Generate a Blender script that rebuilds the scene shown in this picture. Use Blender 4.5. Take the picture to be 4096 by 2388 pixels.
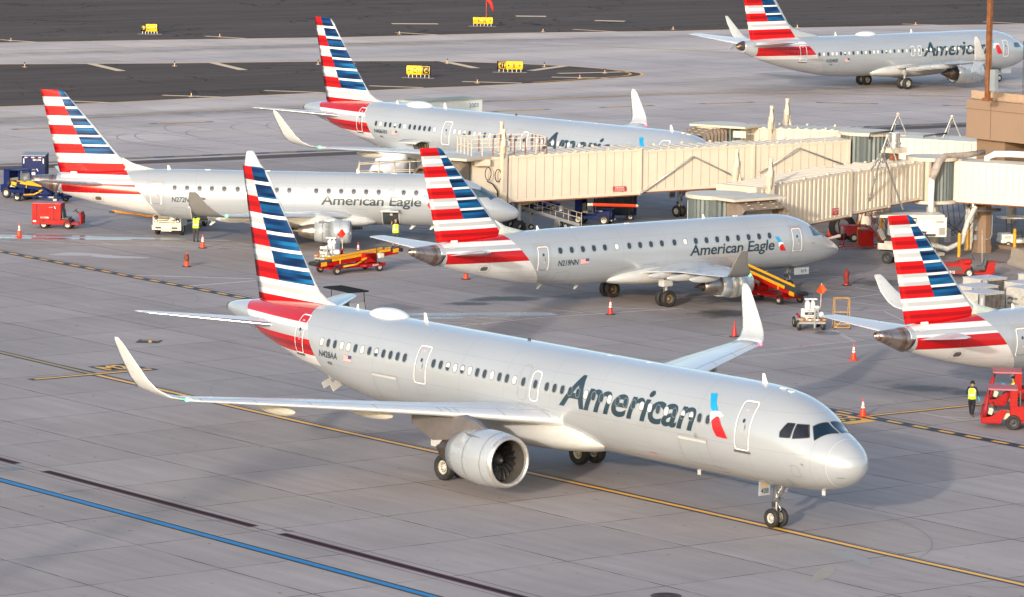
import bpy, bmesh, math, random
import numpy as np
from mathutils import Vector, Matrix
random.seed(7)
PI = math.pi
sc = bpy.context.scene
for o in list(bpy.data.objects): bpy.data.objects.remove(o)
COL = sc.collection

# ---------------------------------------------------------------- camera
CF, CYAW, CPIT, CROL = 17357.07, 141.47469, 7.0941368, 0.7990290
CPOS = np.array([126.11655, -118.530074, 31.309967])
_y, _p, _r = (math.radians(a) for a in (CYAW, CPIT, CROL))
_d = np.array([math.cos(_y)*math.cos(_p), math.sin(_y)*math.cos(_p), -math.sin(_p)])
_rt = np.array([math.sin(_y), -math.cos(_y), 0.0]); _up = np.cross(_rt, _d)
_rt, _up = math.cos(_r)*_rt+math.sin(_r)*_up, -math.sin(_r)*_rt+math.cos(_r)*_up
cd = bpy.data.cameras.new('camera'); cam = bpy.data.objects.new('camera', cd); COL.objects.link(cam)
cd.sensor_width = 36; cd.lens = CF/4096*36; cd.clip_start = 1; cd.clip_end = 6000
m = Matrix.Identity(4)
for i in range(3):
    m[i][0] = _rt[i]; m[i][1] = _up[i]; m[i][2] = -_d[i]; m[i][3] = CPOS[i]
cam.matrix_world = m
sc.camera = cam
def g(u, v, h=0.0):
    "point of the photograph (4096 px wide) carried down to height h"
    w = _d+_rt*(u-2048)/CF-_up*(v-1194)/CF
    return CPOS+w*((h-CPOS[2])/w[2])

# ---------------------------------------------------------------- light
SUN_AZ, SUN_EL = 122.7-180.0, 13.0      # direction towards the sun, world angle from +X
w = bpy.data.worlds.new('World'); sc.world = w; w.use_nodes = True
nt = w.node_tree; bg = nt.nodes['Background']
sky = nt.nodes.new('ShaderNodeTexSky'); sky.sky_type = 'NISHITA'; sky.sun_disc = False
sky.sun_elevation = math.radians(SUN_EL); sky.sun_rotation = math.radians(90-SUN_AZ)
sky.altitude = 300; sky.air_density = 1.0; sky.dust_density = 3.0; sky.ozone_density = 1.0
nt.links.new(sky.outputs[0], bg.inputs[0]); bg.inputs[1].default_value = 0.15
sl = bpy.data.lights.new('sun', 'SUN'); so = bpy.data.objects.new('sun', sl); COL.objects.link(so)
sl.energy = 1.5; sl.angle = math.radians(1.2); sl.color = (1.0, 0.91, 0.80)
a, e = math.radians(SUN_AZ), math.radians(SUN_EL)
sd = Vector((math.cos(a)*math.cos(e), math.sin(a)*math.cos(e), math.sin(e)))
so.rotation_euler = sd.to_track_quat('Z', 'Y').to_euler()
sc.view_settings.view_transform = 'Standard'; sc.view_settings.look = 'None'
sc.view_settings.exposure = 1.12; sc.view_settings.gamma = 1.0; sc.view_settings.use_curve_mapping = False
sc.render.engine = 'CYCLES'
sc.cycles.max_bounces = 6

# ---------------------------------------------------------------- helpers: objects
def link(o, parent=None):
    COL.objects.link(o)
    if parent is not None: o.parent = parent
    return o
def tag(o, label=None, cat=None, group=None, kind=None):
    if label: o['label'] = label
    if cat: o['category'] = cat
    if group: o['group'] = group
    if kind: o['kind'] = kind
    return o
def thing(name, label, cat, loc=(0, 0, 0), rz=0, group=None):
    o = bpy.data.objects.new(name, None); o.empty_display_size = .3
    o.location = loc; o.rotation_euler = (0, 0, rz)
    link(o); return tag(o, label, cat, group)
def copy_tree(o, parent=None):
    c = o.copy(); COL.objects.link(c)
    if parent is not None: c.parent = parent
    for ch in list(o.children): copy_tree(ch, c)
    return c
def dup(root, loc, rz, label, group=None):
    c = copy_tree(root); c.location = loc; c.rotation_euler = (0, 0, rz); c['label'] = label
    if group: c['group'] = group
    return c

class MB:
    "collects shapes into one mesh; every shape carries a material index"
    def __init__(s): s.v = []; s.f = []; s.m = []; s.sm = []
    def add(s, vs, fs, mi=0, smooth=False):
        b = len(s.v); s.v += [tuple(map(float, p)) for p in vs]
        for f in fs: s.f.append([b+i for i in f]); s.m.append(mi); s.sm.append(smooth)
        return s
    def box(s, c, d, mi=0, rz=0, ry=0, rx=0, bev=0):
        x, y, z = (k/2 for k in d)
        R = (Matrix.Rotation(rz, 3, 'Z') @ Matrix.Rotation(ry, 3, 'Y') @ Matrix.Rotation(rx, 3, 'X'))
        if bev:
            bm = bmesh.new(); bmesh.ops.create_cube(bm, size=1)
            for v in bm.verts: v.co = Vector((v.co.x*d[0], v.co.y*d[1], v.co.z*d[2]))
            bmesh.ops.bevel(bm, geom=bm.edges[:], offset=bev, segments=2, affect='EDGES', profile=.5)
            bm.verts.index_update()
            s.add([R @ v.co+Vector(c) for v in bm.verts], [[v.index for v in f.verts] for f in bm.faces], mi)
            bm.free(); return s
        P = [R @ Vector((a*x, b*y, q*z))+Vector(c) for a in (-1, 1) for b in (-1, 1) for q in (-1, 1)]
        return s.add(P, [(0, 1, 3, 2), (4, 6, 7, 5), (0, 4, 5, 1), (2, 3, 7, 6), (0, 2, 6, 4), (1, 5, 7, 3)], mi)
    def cyl(s, p, q, r, mi=0, n=12, r2=None, cap=True, smooth=True):
        p, q = Vector(p), Vector(q); r2 = r if r2 is None else r2
        ax = (q-p).normalized(); u = ax.orthogonal().normalized(); w_ = ax.cross(u)
        vs = []
        for c, rr in ((p, r), (q, r2)):
            for i in range(n):
                t = 2*PI*i/n; vs.append(c+(u*math.cos(t)+w_*math.sin(t))*rr)
        s.add(vs, [(i, (i+1) % n, n+(i+1) % n, n+i) for i in range(n)], mi, smooth)
        if cap: s.add(vs[:n], [tuple(range(n))[::-1]], mi); s.add(vs[n:], [tuple(range(n))], mi)
        return s
    def tube(s, pts, r, mi=0, n=8):
        pts = [Vector(p) for p in pts]
        rs = r if isinstance(r, (list, tuple)) else [r]*len(pts)
        u = None; rings = []
        for i, p in enumerate(pts):
            t = (pts[min(i+1, len(pts)-1)]-pts[max(i-1, 0)]).normalized()
            if u is None: u = t.orthogonal().normalized()
            u = (u-t*u.dot(t)).normalized(); w_ = t.cross(u)
            rings.append([p+(u*math.cos(2*PI*k/n)+w_*math.sin(2*PI*k/n))*rs[i] for k in range(n)])
        return s.loft(rings, mi, True, True)
    def loft(s, rings, mi=0, smooth=True, cap=True, closed=True, mif=None):
        n = len(rings[0]); vs = [p for r in rings for p in r]; b = len(s.v)
        s.v += [tuple(map(float, p)) for p in vs]
        for i in range(len(rings)-1):
            for j in range(n if closed else n-1):
                k = (j+1) % n
                s.f.append([b+i*n+j, b+i*n+k, b+(i+1)*n+k, b+(i+1)*n+j]); s.sm.append(smooth)
                s.m.append(mif(i, j) if mif else mi)
        if cap:
            s.f.append([b+j for j in range(n)][::-1]); s.m.append(mi); s.sm.append(False)
            s.f.append([b+(len(rings)-1)*n+j for j in range(n)]); s.m.append(mi); s.sm.append(False)
        return s
    def lathe(s, prof, o=(0, 0, 0), ax='X', mi=0, n=32, mis=None, smooth=True):
        "prof: (along, radius)"
        rings = []
        for a_, r_ in prof:
            ring = []
            for k in range(n):
                t = 2*PI*k/n; c_, s_ = r_*math.cos(t), r_*math.sin(t)
                p = {'X': (a_, c_, s_), 'Y': (c_, a_, s_), 'Z': (c_, s_, a_)}[ax]
                ring.append((p[0]+o[0], p[1]+o[1], p[2]+o[2]))
            rings.append(ring)
        return s.loft(rings, mi, smooth, False, True, (lambda i, j: mis[i]) if mis else None)
    def prism(s, poly, z0, z1, mi=0, T=None):
        n = len(poly); T = T or (lambda x, y, z: (x, y, z))
        vs = [T(x, y, z0) for x, y in poly]+[T(x, y, z1) for x, y in poly]
        s.add(vs, [tuple(range(n))[::-1], tuple(range(n, 2*n))]+[(i, (i+1) % n, n+(i+1) % n, n+i) for i in range(n)], mi)
        return s
    def quad(s, a, b, c, d, mi=0): return s.add([a, b, c, d], [(0, 1, 2, 3)], mi)
    def sph(s, c, r, mi=0, n=12, sc_=(1, 1, 1)):
        rings = []
        for i in range(1, n):
            t = PI*i/n
            rings.append([(c[0]+r*sc_[0]*math.sin(t)*math.cos(2*PI*k/(2*n)), c[1]+r*sc_[1]*math.sin(t)*math.sin(2*PI*k/(2*n)), c[2]-r*sc_[2]*math.cos(t)) for k in range(2*n)])
        return s.loft(rings, mi, True, True)
    def build_split(s, name, mats, parent=None, **k):
        "every connected piece becomes an object of its own"
        par = list(range(len(s.v)))
        def find(a):
            while par[a] != a: par[a] = par[par[a]]; a = par[a]
            return a
        seen = {}
        for i, p in enumerate(s.v):
            q = tuple(round(c, 4) for c in p)
            if q in seen: par[find(i)] = find(seen[q])
            else: seen[q] = i
        for f in s.f:
            for a in f[1:]: par[find(a)] = find(f[0])
        gr = {}
        for n, f in enumerate(s.f): gr.setdefault(find(f[0]), []).append(n)
        out = []
        for fs in gr.values():
            m_ = MB(); mp = {}
            for n in fs:
                for a in s.f[n]:
                    if a not in mp: mp[a] = len(m_.v); m_.v.append(s.v[a])
                m_.f.append([mp[a] for a in s.f[n]]); m_.m.append(s.m[n]); m_.sm.append(s.sm[n])
            out.append(m_.build(name, mats, parent, **k))
        return out[0]
    def build(s, name, mats, parent=None, label=None, fixn=True):
        me = bpy.data.meshes.new(name); me.from_pydata(s.v, [], s.f)
        if not isinstance(mats, (list, tuple)): mats = [mats]
        for q in mats: me.materials.append(q)
        for p, mi, sm in zip(me.polygons, s.m, s.sm): p.material_index = mi; p.use_smooth = sm
        me.update()
        if fixn:
            bm = bmesh.new(); bm.from_mesh(me); bmesh.ops.recalc_face_normals(bm, faces=bm.faces); bm.to_mesh(me); bm.free()
        o = bpy.data.objects.new(name, me); link(o, parent)
        if label: o['label'] = label
        return o

# ---------------------------------------------------------------- helpers: materials
def lin(r, g_, b):
    f = lambda c: ((c/255+.055)/1.055)**2.4 if c/255 > .04045 else c/255/12.92
    return (f(r), f(g_), f(b), 1)
class NT:
    def __init__(s, name):
        s.m = bpy.data.materials.new(name); s.m.use_nodes = True; s.t = s.m.node_tree
        s.b = s.t.nodes['Principled BSDF']
    def n(s, ty, **k):
        nd = s.t.nodes.new(ty)
        for a_, b in k.items(): setattr(nd, a_, b)
        return nd
    def put(s, sock, val):
        if isinstance(val, bpy.types.NodeSocket): s.t.links.new(val, sock)
        else: sock.default_value = val
    def ma(s, op, a_, b=None, c=None):
        nd = s.n('ShaderNodeMath', operation=op); s.put(nd.inputs[0], a_)
        if b is not None: s.put(nd.inputs[1], b)
        if c is not None: s.put(nd.inputs[2], c)
        return nd.outputs[0]
    def mix(s, f, a_, b, mode='MIX'):
        nd = s.n('ShaderNodeMix', data_type='RGBA', blend_type=mode)
        s.put(nd.inputs[0], f); s.put(nd.inputs[6], a_); s.put(nd.inputs[7], b); return nd.outputs[2]
    def xyz(s, kind='Object'):
        tc = s.n('ShaderNodeTexCoord'); sp = s.n('ShaderNodeSeparateXYZ'); s.t.links.new(tc.outputs[kind], sp.inputs[0])
        return sp.outputs[0], sp.outputs[1], sp.outputs[2], tc.outputs[kind]
    def comb(s, x, y, z):
        nd = s.n('ShaderNodeCombineXYZ'); s.put(nd.inputs[0], x); s.put(nd.inputs[1], y); s.put(nd.inputs[2], z); return nd.outputs[0]
    def noise(s, vec, scale, detail=3, rough=.5, out=0):
        nd = s.n('ShaderNodeTexNoise'); s.put(nd.inputs['Vector'], vec); nd.inputs['Scale'].default_value = scale
        nd.inputs['Detail'].default_value = detail; nd.inputs['Roughness'].default_value = rough; return nd.outputs[out]
    def ramp(s, f, stops, interp='LINEAR'):
        nd = s.n('ShaderNodeValToRGB'); s.put(nd.inputs[0], f); cr = nd.color_ramp; cr.interpolation = interp
        while len(cr.elements) > 1: cr.elements.remove(cr.elements[-1])
        cr.elements[0].position = stops[0][0]; cr.elements[0].color = stops[0][1]
        for p, c in stops[1:]:
            e_ = cr.elements.new(p); e_.color = c
        return nd.outputs[0]
    def mr(s, v, a_, b, c=0., d=1.):
        nd = s.n('ShaderNodeMapRange'); s.put(nd.inputs[0], v)
        for i, q in enumerate((a_, b, c, d)): nd.inputs[i+1].default_value = q
        return nd.outputs[0]
    def fin(s, col, rough=.5, metal=0., spec=.5, coat=0., bump=None, bs=.1):
        s.put(s.b.inputs['Base Color'], col); s.put(s.b.inputs['Roughness'], rough); s.put(s.b.inputs['Metallic'], metal)
        s.b.inputs['Specular IOR Level'].default_value = spec; s.b.inputs['Coat Weight'].default_value = coat
        s.b.inputs['Coat Roughness'].default_value = .06
        if bump is not None:
            bn = s.n('ShaderNodeBump'); bn.inputs['Strength'].default_value = bs; bn.inputs['Distance'].default_value = .02
            s.put(bn.inputs['Height'], bump); s.t.links.new(bn.outputs[0], s.b.inputs['Normal'])
        return s.m
MC = {}
def mat(name, rgb, rough=.5, metal=0., var=.12, scale=3., coat=0., spec=.5, dirt=0.):
    "plain surface with a little wear: rgb linear"
    if name in MC: return MC[name]
    s = NT(name); x, y, z, v = s.xyz()
    n1 = s.noise(v, scale, 5, .6); f = s.mr(n1, .3, .7, 1-var, 1+var*.6)
    c = s.mix(1., (*rgb[:3], 1), s.comb(f, f, f), 'MULTIPLY')
    if dirt:
        n2 = s.noise(v, scale*2.7, 6, .7); k = s.ma('MULTIPLY', s.mr(n2, .5, .75), dirt)
        c = s.mix(k, c, (.06, .05, .04, 1))
    r2 = s.mr(n1, .3, .7, max(rough-.08, .02), min(rough+.1, 1))
    MC[name] = s.fin(c, r2, metal, spec, coat)
    return MC[name]
def emis(name, rgb, st):
    if name in MC: return MC[name]
    s = NT(name); s.b.inputs['Emission Color'].default_value = (*rgb, 1); s.b.inputs['Emission Strength'].default_value = st
    s.b.inputs['Base Color'].default_value = (*rgb, 1); MC[name] = s.m; return s.m
WHITE = mat('white_paint', (.74, .74, .73), .35, var=.05)
BLACK = mat('black_rubber', (.018, .018, .019), .7, var=.3)
DARK = mat('dark_metal', (.05, .05, .055), .5, .3)
STEEL = mat('bare_steel', (.42, .42, .42), .35, .9, var=.2)
CHROME = mat('polished_metal', (.72, .73, .75), .22, .95, var=.06)
REDP = mat('red_paint', (.36, .005, .005), .5, spec=.2, coat=.0, var=.18, dirt=.25)
YEL = mat('yellow_paint', (.66, .32, .01), .4, var=.15, dirt=.3)
BLUEP = mat('navy_blue_paint', (.004, .014, .09), .5, spec=.2, coat=.0, var=.2, dirt=.12)
GLASS = mat('dark_glass', (.02, .028, .035), .06, spec=.8, var=.1)
ORANGE = mat('orange_plastic', (.68, .045, .004), .5, var=.12)
CREAM = mat('cream_paint', (.68, .58, .44), .5, var=.06, scale=1.2, dirt=.1)
GREYP = mat('grey_paint', (.30, .31, .32), .5, var=.1)
VEST = mat('yellow_vest', (.55, .85, .02), .7, var=.1)
REFL = mat('silver_tape', (.62, .64, .62), .3, .2)
SKIN = mat('skin', (.42, .22, .14), .55, var=.06)
SKIND = mat('dark_skin', (.13, .065, .04), .55, var=.06)
NAVYC = mat('navy_cloth', (.008, .010, .02), .85, var=.2)
BLKC = mat('black_cloth', (.01, .01, .011), .85, var=.2)

# ---------------------------------------------------------------- text as mesh (x right, y up), cut into small faces
def text_bm(txt, size=1., shear=0., offset=0., align='LEFT', space=1., cutx=.3, cuty=.08, sx=1.):
    cu = bpy.data.curves.new('t', 'FONT'); cu.body = txt; cu.size = size; cu.shear = shear; cu.offset = offset
    cu.align_x = align; cu.space_character = space; cu.resolution_u = 5
    ob = bpy.data.objects.new('t', cu); COL.objects.link(ob)
    bpy.context.view_layer.update()
    me = bpy.data.meshes.new_from_object(ob.evaluated_get(bpy.context.evaluated_depsgraph_get()))
    bm = bmesh.new(); bm.from_mesh(me); bpy.data.meshes.remove(me); bpy.data.objects.remove(ob); bpy.data.curves.remove(cu)
    for v in bm.verts: v.co.x *= sx
    if cuty: cut_bm(bm, cutx, cuty)
    return bm
def cut_bm(bm, cutx, cuty):
    xs = [v.co.x for v in bm.verts]; ys = [v.co.y for v in bm.verts]
    def cut(lo, hi, st, nrm):
        k = math.floor(lo/st)+1
        while k*st < hi:
            co = Vector((k*st, 0, 0)) if nrm[0] else Vector((0, k*st, 0))
            bmesh.ops.bisect_plane(bm, geom=bm.verts[:]+bm.edges[:]+bm.faces[:], plane_co=co, plane_no=nrm)
            k += 1
    cut(min(ys), max(ys), cuty, (0, 1, 0)); cut(min(xs), max(xs), cutx, (1, 0, 0))
def bm_add(mb, bm, T, mi=0):
    bm.verts.ensure_lookup_table(); bm.verts.index_update()
    mb.add([T(v.co.x, v.co.y) for v in bm.verts], [[v.index for v in f.verts] for f in bm.faces], mi); bm.free()
    return mb
def flat_text(txt, h, T, mb=None, mi=0, bold=.0, shear=0., align='CENTER', sx=1.):
    "text of cap height h put on any flat face by T(x, y)"
    mb = mb or MB(); s = h/.72
    bm = text_bm(txt, s, shear, bold*s, align, 1., 0, 0, sx); return bm_add(mb, bm, T, mi)
def poly_bm(poly, cutx=.3, cuty=.08):
    bm = bmesh.new(); f = bm.faces.new([bm.verts.new((x, y, 0)) for x, y in poly])
    if len(poly) > 4: bmesh.ops.triangulate(bm, faces=[f])
    cut_bm(bm, cutx, cuty); return bm
FUS={
'A321':[ # x, ztop, zbot, halfwidth
 (0.0,3.22,3.10,.06),(.06,3.45,2.88,.32),(.2,3.66,2.68,.55),(.5,3.95,2.43,.85),(.9,4.20,2.24,1.10),(1.4,4.44,2.09,1.32),(1.8,4.63,2.01,1.45),(2.3,4.99,1.93,1.59),(2.8,5.30,1.87,1.70),(3.3,5.52,1.84,1.79),(4.0,5.72,1.81,1.87),(5.0,5.86,1.79,1.94),(6.2,5.915,1.78,1.97),(7.5,5.92,1.78,1.975),
 (29.0,5.92,1.78,1.975),(31.0,5.92,1.84,1.97),(33.0,5.92,2.05,1.94),(35.0,5.92,2.42,1.84),(37.0,5.90,2.88,1.66),(39.0,5.82,3.38,1.38),(41.0,5.68,3.88,1.03),(42.5,5.52,4.25,.76),(43.7,5.35,4.53,.5),(44.3,5.22,4.68,.32),(44.5,5.12,4.78,.2)],
'E175':[
 (0.0,2.22,2.10,.06),(.08,2.42,1.96,.25),(.3,2.60,1.86,.45),(.7,2.84,1.73,.70),(1.2,3.12,1.62,.93),(1.7,3.42,1.53,1.1),(2.2,3.74,1.46,1.23),(2.8,4.08,1.40,1.34),(3.4,4.32,1.36,1.42),(4.2,4.52,1.33,1.47),(5.2,4.63,1.31,1.50),(6.5,4.65,1.30,1.505),
 (20.0,4.65,1.30,1.505),(21.5,4.65,1.38,1.49),(23.2,4.62,1.57,1.44),(25,4.56,1.83,1.32),(26.5,4.49,2.12,1.18),(28.,4.38,2.47,.99),(29.5,4.25,2.88,.76),(30.7,4.14,3.30,.5),(31.4,4.08,3.55,.33),(31.68,4.03,3.68,.22)],
'B738':[
 (0.0,2.92,2.78,.07),(.1,3.10,2.58,.3),(.4,3.34,2.32,.62),(.9,3.58,2.04,.97),(1.4,3.80,1.80,1.22),(1.9,4.10,1.62,1.40),(2.4,4.42,1.47,1.54),(3.0,4.68,1.35,1.66),(3.8,4.92,1.27,1.77),(5,5.12,1.22,1.85),(6.5,5.20,1.20,1.88),
 (24.5,5.20,1.20,1.88),(26.5,5.20,1.30,1.87),(28.5,5.21,1.52,1.83),(31,5.22,1.93,1.68),(33.5,5.20,2.48,1.42),(35.5,5.15,3.02,1.12),(37,5.08,3.5,.85),(38.1,5.0,3.95,.56),(38.8,4.93,4.3,.33)],
}
def interp(tab,x):
    xs=[r[0] for r in tab]; n=len(xs)
    x=min(max(x,xs[0]),xs[-1])
    k=min(max(np.searchsorted(xs,x)-1,0),n-2)
    out=[]
    for c in (1,2,3):
        ys=[r[c] for r in tab]
        def sl(i):
            if i<=0: return (ys[1]-ys[0])/(xs[1]-xs[0])
            if i>=n-1: return (ys[-1]-ys[-2])/(xs[-1]-xs[-2])
            d0=(ys[i]-ys[i-1])/(xs[i]-xs[i-1]);d1=(ys[i+1]-ys[i])/(xs[i+1]-xs[i])
            return 0 if d0*d1<=0 else 2*d0*d1/(d0+d1)
        h=xs[k+1]-xs[k];t=(x-xs[k])/h
        out.append((2*t**3-3*t*t+1)*ys[k]+(t**3-2*t*t+t)*h*sl(k)+(-2*t**3+3*t*t)*ys[k+1]+(t**3-t*t)*h*sl(k+1))
    return out
def ysurf(ty,x,z):
    zt,zb,hw=interp(FUS[ty],x); zc=(zt+zb)/2;h=(zt-zb)/2
    s=1-((z-zc)/h)**2
    return hw*np.sqrt(s) if s>0 else 0.
# ================================================================ AIRCRAFT
# aircraft frame: +X forward, +Y port, Z up, origin on the ground under the nose; (x aft, y starboard, z) -> V
def V(x, y, z): return (-x, -y, z)
def fmat(name, kind, P):
    "painted skin of a fuselage or fin with the tail stripes, all from object coordinates"
    s = NT(name); x, y, z, v = s.xyz(); X = s.ma('MULTIPLY', x, -1.)
    base = (.39, .425, .465, 1)
    W_, G_ = (.74, .75, .76, 1), (.44, .46, .49, 1)
    R1, R2 = (.52, .006, .009, 1), (.30, .004, .007, 1)
    z0, per = P['z0'], P['per']      # z0: lower edge of the first red band, per: band height
    # rear colour by height
    zt = z0+per; N = 9; lo = zt-N*per
    f = s.mr(z, lo, zt)
    st = []
    for k in range(N):        # from the bottom
        top_index = N-1-k      # 0 = top band
        red = top_index % 2 == 0
        c3 = [R1, R2, R1] if red else ([G_, W_, G_] if top_index % 4 == 1 else [W_, G_, W_])
        if red and top_index == 0: c3 = [R2, R1, R1]
        b = k/N
        st += [(b, c3[0]), (b+1/N/3, c3[1]), (b+2/N/3, c3[2])]
    st[0] = (0., st[0][1])
    rear = s.ramp(f, st, 'CONSTANT')
    paint = s.mix(0., base, base)
    if kind == 'fin':
        # front colour: blue blocks with thin white lines
        zs = s.ma('DIVIDE', s.ma('SUBTRACT', zt-.0, z), per)
        fr = s.ma('FRACT', s.ma('ADD', zs, 10.-(1.0 if False else 0.)))
        white = s.ma('LESS_THAN', fr, .2)
        sub = s.ma('FLOOR', s.ma('MULTIPLY', zs, 4.2))
        nz = s.noise(s.comb(s.ma('MULTIPLY', X, .30), s.ma('MULTIPLY', sub, 3.7), 0.), 1.0, 2, .4)
        blue = s.ramp(nz, [(.32, (.001, .008, .035, 1)), (.43, (.002, .022, .09, 1)), (.54, (.003, .055, .17, 1)), (.66, (.005, .13, .32, 1))])
        front = s.mix(white, blue, W_)
        first = s.ma('GREATER_THAN', z, z0)
        front = s.mix(first, front, s.mix(s.ma('LESS_THAN', fr, -1.), blue, blue))
        isf = s.ma('MULTIPLY', s.ma('LESS_THAN', X, s.ma('ADD', P['d0'], s.ma('MULTIPLY', s.ma('SUBTRACT', z, P['dz']), P['ds']))), s.ma('GREATER_THAN', z, P['blue_end']))
        col = s.mix(isf, rear, front)
        le = s.ma('LESS_THAN', X, s.ma('ADD', P['l0'], s.ma('MULTIPLY', s.ma('SUBTRACT', z, P['dz']), P['ls'])))
        col = s.mix(le, col, base)
    else:
        col = rear if not P.get('fstops') else s.ramp(s.mr(z, P['fstops'][0], P['fstops'][1]), [(a_, {'R': R1, 'r': R2, 'W': W_, 'G': G_, 'B': base}[c_]) for a_, c_ in P['fstops'][2]], 'CONSTANT')
        aft = s.ma('GREATER_THAN', X, s.ma('ADD', P['f0'], s.ma('MULTIPLY', s.ma('SUBTRACT', z, P['fz']), P['fs'])))
        fwd = s.ma('LESS_THAN', X, s.ma('ADD', P['r0'], s.ma('MULTIPLY', s.ma('SUBTRACT', z, P['fz']), P['rs'])))
        col = s.mix(s.ma('MULTIPLY', aft, fwd), base, col)
        # panel seams round the barrel and lap joints
        fr = s.ma('FRACT', s.ma('DIVIDE', X, 3.2)); sm = s.ma('LESS_THAN', s.ma('ABSOLUTE', s.ma('SUBTRACT', fr, .5)), .0045)
        l1 = s.ma('LESS_THAN', s.ma('ABSOLUTE', s.ma('SUBTRACT', z, P['lap'])), .012)
        l2 = s.ma('LESS_THAN', s.ma('ABSOLUTE', s.ma('SUBTRACT', z, P['lap']+1.55)), .010)
        k = s.ma('MULTIPLY', s.ma('MAXIMUM', sm, s.ma('MAXIMUM', l1, l2)), .20)
        col = s.mix(k, col, (.15, .15, .15, 1))
        # belly grime streaks
        gz = s.mr(z, P['lap']-.2, P['belly'], 0., 1.)
        gn = s.noise(s.comb(s.ma('MULTIPLY', x, .35), s.ma('MULTIPLY', y, 3.), s.ma('MULTIPLY', z, 3.)), 1.2, 5, .65)
        col = s.mix(s.ma('MULTIPLY', s.ma('MULTIPLY', gz, s.mr(gn, .42, .75)), .35), col, (.22, .19, .15, 1))
    n1 = s.noise(s.comb(s.ma('MULTIPLY', x, .3), y, z), .5, 2, .4)
    col = s.mix(1., col, s.comb(*[s.mr(n1, .3, .7, .93, 1.04)]*3), 'MULTIPLY')
    return s.fin(col, .24 if kind == 'fus' else .5, .25 if kind == 'fus' else 0., .5 if kind == 'fus' else .2, .45 if kind == 'fus' else .04)
LIV = {
 'A321': dict(z0=11.21, per=.76, d0=40.27, dz=6.64, ds=.479, blue_end=6.66, l0=37.50, ls=.822,
              f0=34.86, fz=3.38, fs=.684, r0=39.85, rs=1.2, lap=3.55, belly=1.9,
              fstops=(3.28, 5.95, [(0, 'B'), (.01, 'W'), (.175, 'R'), (.255, 'r'), (.345, 'R'), (.44, 'G'), (.60, 'W'), (.70, 'R')])),
 'E175': dict(z0=9.18, per=.607, d0=28.14, dz=5.55, ds=.455, blue_end=5.54, l0=26.25, ls=.845,
              f0=23.93, fz=2.59, fs=.80, r0=29.55, rs=.12, lap=2.45, belly=1.4,
              fstops=(2.55, 4.7, [(0, 'W'), (.245, 'R'), (.38, 'R'), (.53, 'W'), (.58, 'G'), (.68, 'W'), (.795, 'R')])),
 'B738': dict(z0=11.47, per=.775, d0=35.10, dz=6.81, ds=.466, blue_end=6.84, l0=32.85, ls=.80,
              f0=29.82, fz=3.11, fs=.82, r0=36.9, rs=.05, lap=2.9, belly=1.3,
              fstops=(2.9, 5.6, [(0, 'G'), (.12, 'W'), (.25, 'R'), (.44, 'r'), (.50, 'R'), (.56, 'G'), (.64, 'W'), (.72, 'G'), (.80, 'W')])),
}
for k in LIV: LIV[k]['fin'] = fmat('tail_fin_livery_'+k, 'fin', LIV[k]); LIV[k]['fus'] = fmat('fuselage_livery_'+k, 'fus', LIV[k])
SKINP = mat('grey_silver_paint', (.39, .425, .465), .24, .25, var=.03, coat=.6, scale=.6)
WINGP = mat('wing_paint', (.52, .54, .57), .33, .1, var=.04, coat=.3, scale=.5)
SLAT = mat('slat_metal', (.66, .68, .70), .36, .45, var=.02)
WLP = mat('winglet_paint', (.54, .55, .55), .3, .0, var=.03, coat=.3)
FAIRP = mat('composite_fairing', (.48, .49, .49), .35, .05, var=.05, coat=.3)
LETTER = mat('slate_lettering', (.018, .040, .058), .35, coat=.2, var=.05)
LOGOB = mat('emblem_blue', (.005, .30, .62), .35, coat=.5, var=.15)
LOGOR = mat('emblem_red', (.55, .010, .016), .35, coat=.5, var=.2)
LOGOW = mat('emblem_white', (.78, .79, .80), .35, coat=.5, var=.06)
DOORL = mat('door_outline_white', (.80, .80, .80), .4, var=.02)
SEAM = mat('panel_gap', (.13, .13, .13), .6, var=.05)
PANE = mat('cabin_glass', (.03, .038, .055), .12, spec=.8, var=.3, scale=.7)
PANEL_ = mat('window_surround', (.20, .21, .22), .3, .3, var=.05)
SHADE = mat('window_shade', (.78, .75, .70), .5, var=.05)
HOTM = mat('hot_section_metal', (.16, .12, .10), .38, .8, var=.5, scale=5)
EXH = mat('exhaust_bare_metal', (.42, .37, .33), .33, .9, var=.3, scale=2)
HUB = mat('wheel_hub', (.55, .53, .48), .4, .3, var=.2, scale=9)
HUBB = mat('bronze_hub', (.33, .24, .14), .4, .7, var=.2, scale=9)
BAY = mat('hold_shade_decal', (.05, .055, .055), .8, var=.3)  # flat dark sheet on the skin, painted shade of an open hold

def S_(ty, x, z, off=.0):
    "point on the starboard skin at (x aft, z), pushed out by off"
    zt, zb, hw = interp(FUS[ty], x); zc = (zt+zb)/2; h = (zt-zb)/2
    t = max(-.9999, min(.9999, (z-zc)/h)); cy = math.sqrt(1-t*t); y = hw*cy
    ny, nz = cy/hw, t/h; L = math.hypot(ny, nz); return V(x, y+off*ny/L, z+off*nz/L)
def T_(ty, x, y, off=.0):
    "point on the upper skin at (x aft, y starboard)"
    zt, zb, hw = interp(FUS[ty], x); zc = (zt+zb)/2; h = (zt-zb)/2
    t = max(-.999, min(.999, y/hw)); cz = math.sqrt(1-t*t)
    ny, nz = t/hw, cz/h; L = math.hypot(ny, nz); return V(x, y+off*ny/L, zc+h*cz+off*nz/L)
def decal(mb, ty, bm, X0, Z0, off=.012, mi=0, sgn=1):
    "bm drawn as seen from starboard: its x runs forward"
    return bm_add(mb, bm, lambda x, y: S_(ty, X0-x, Z0+y, off), mi)
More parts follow.
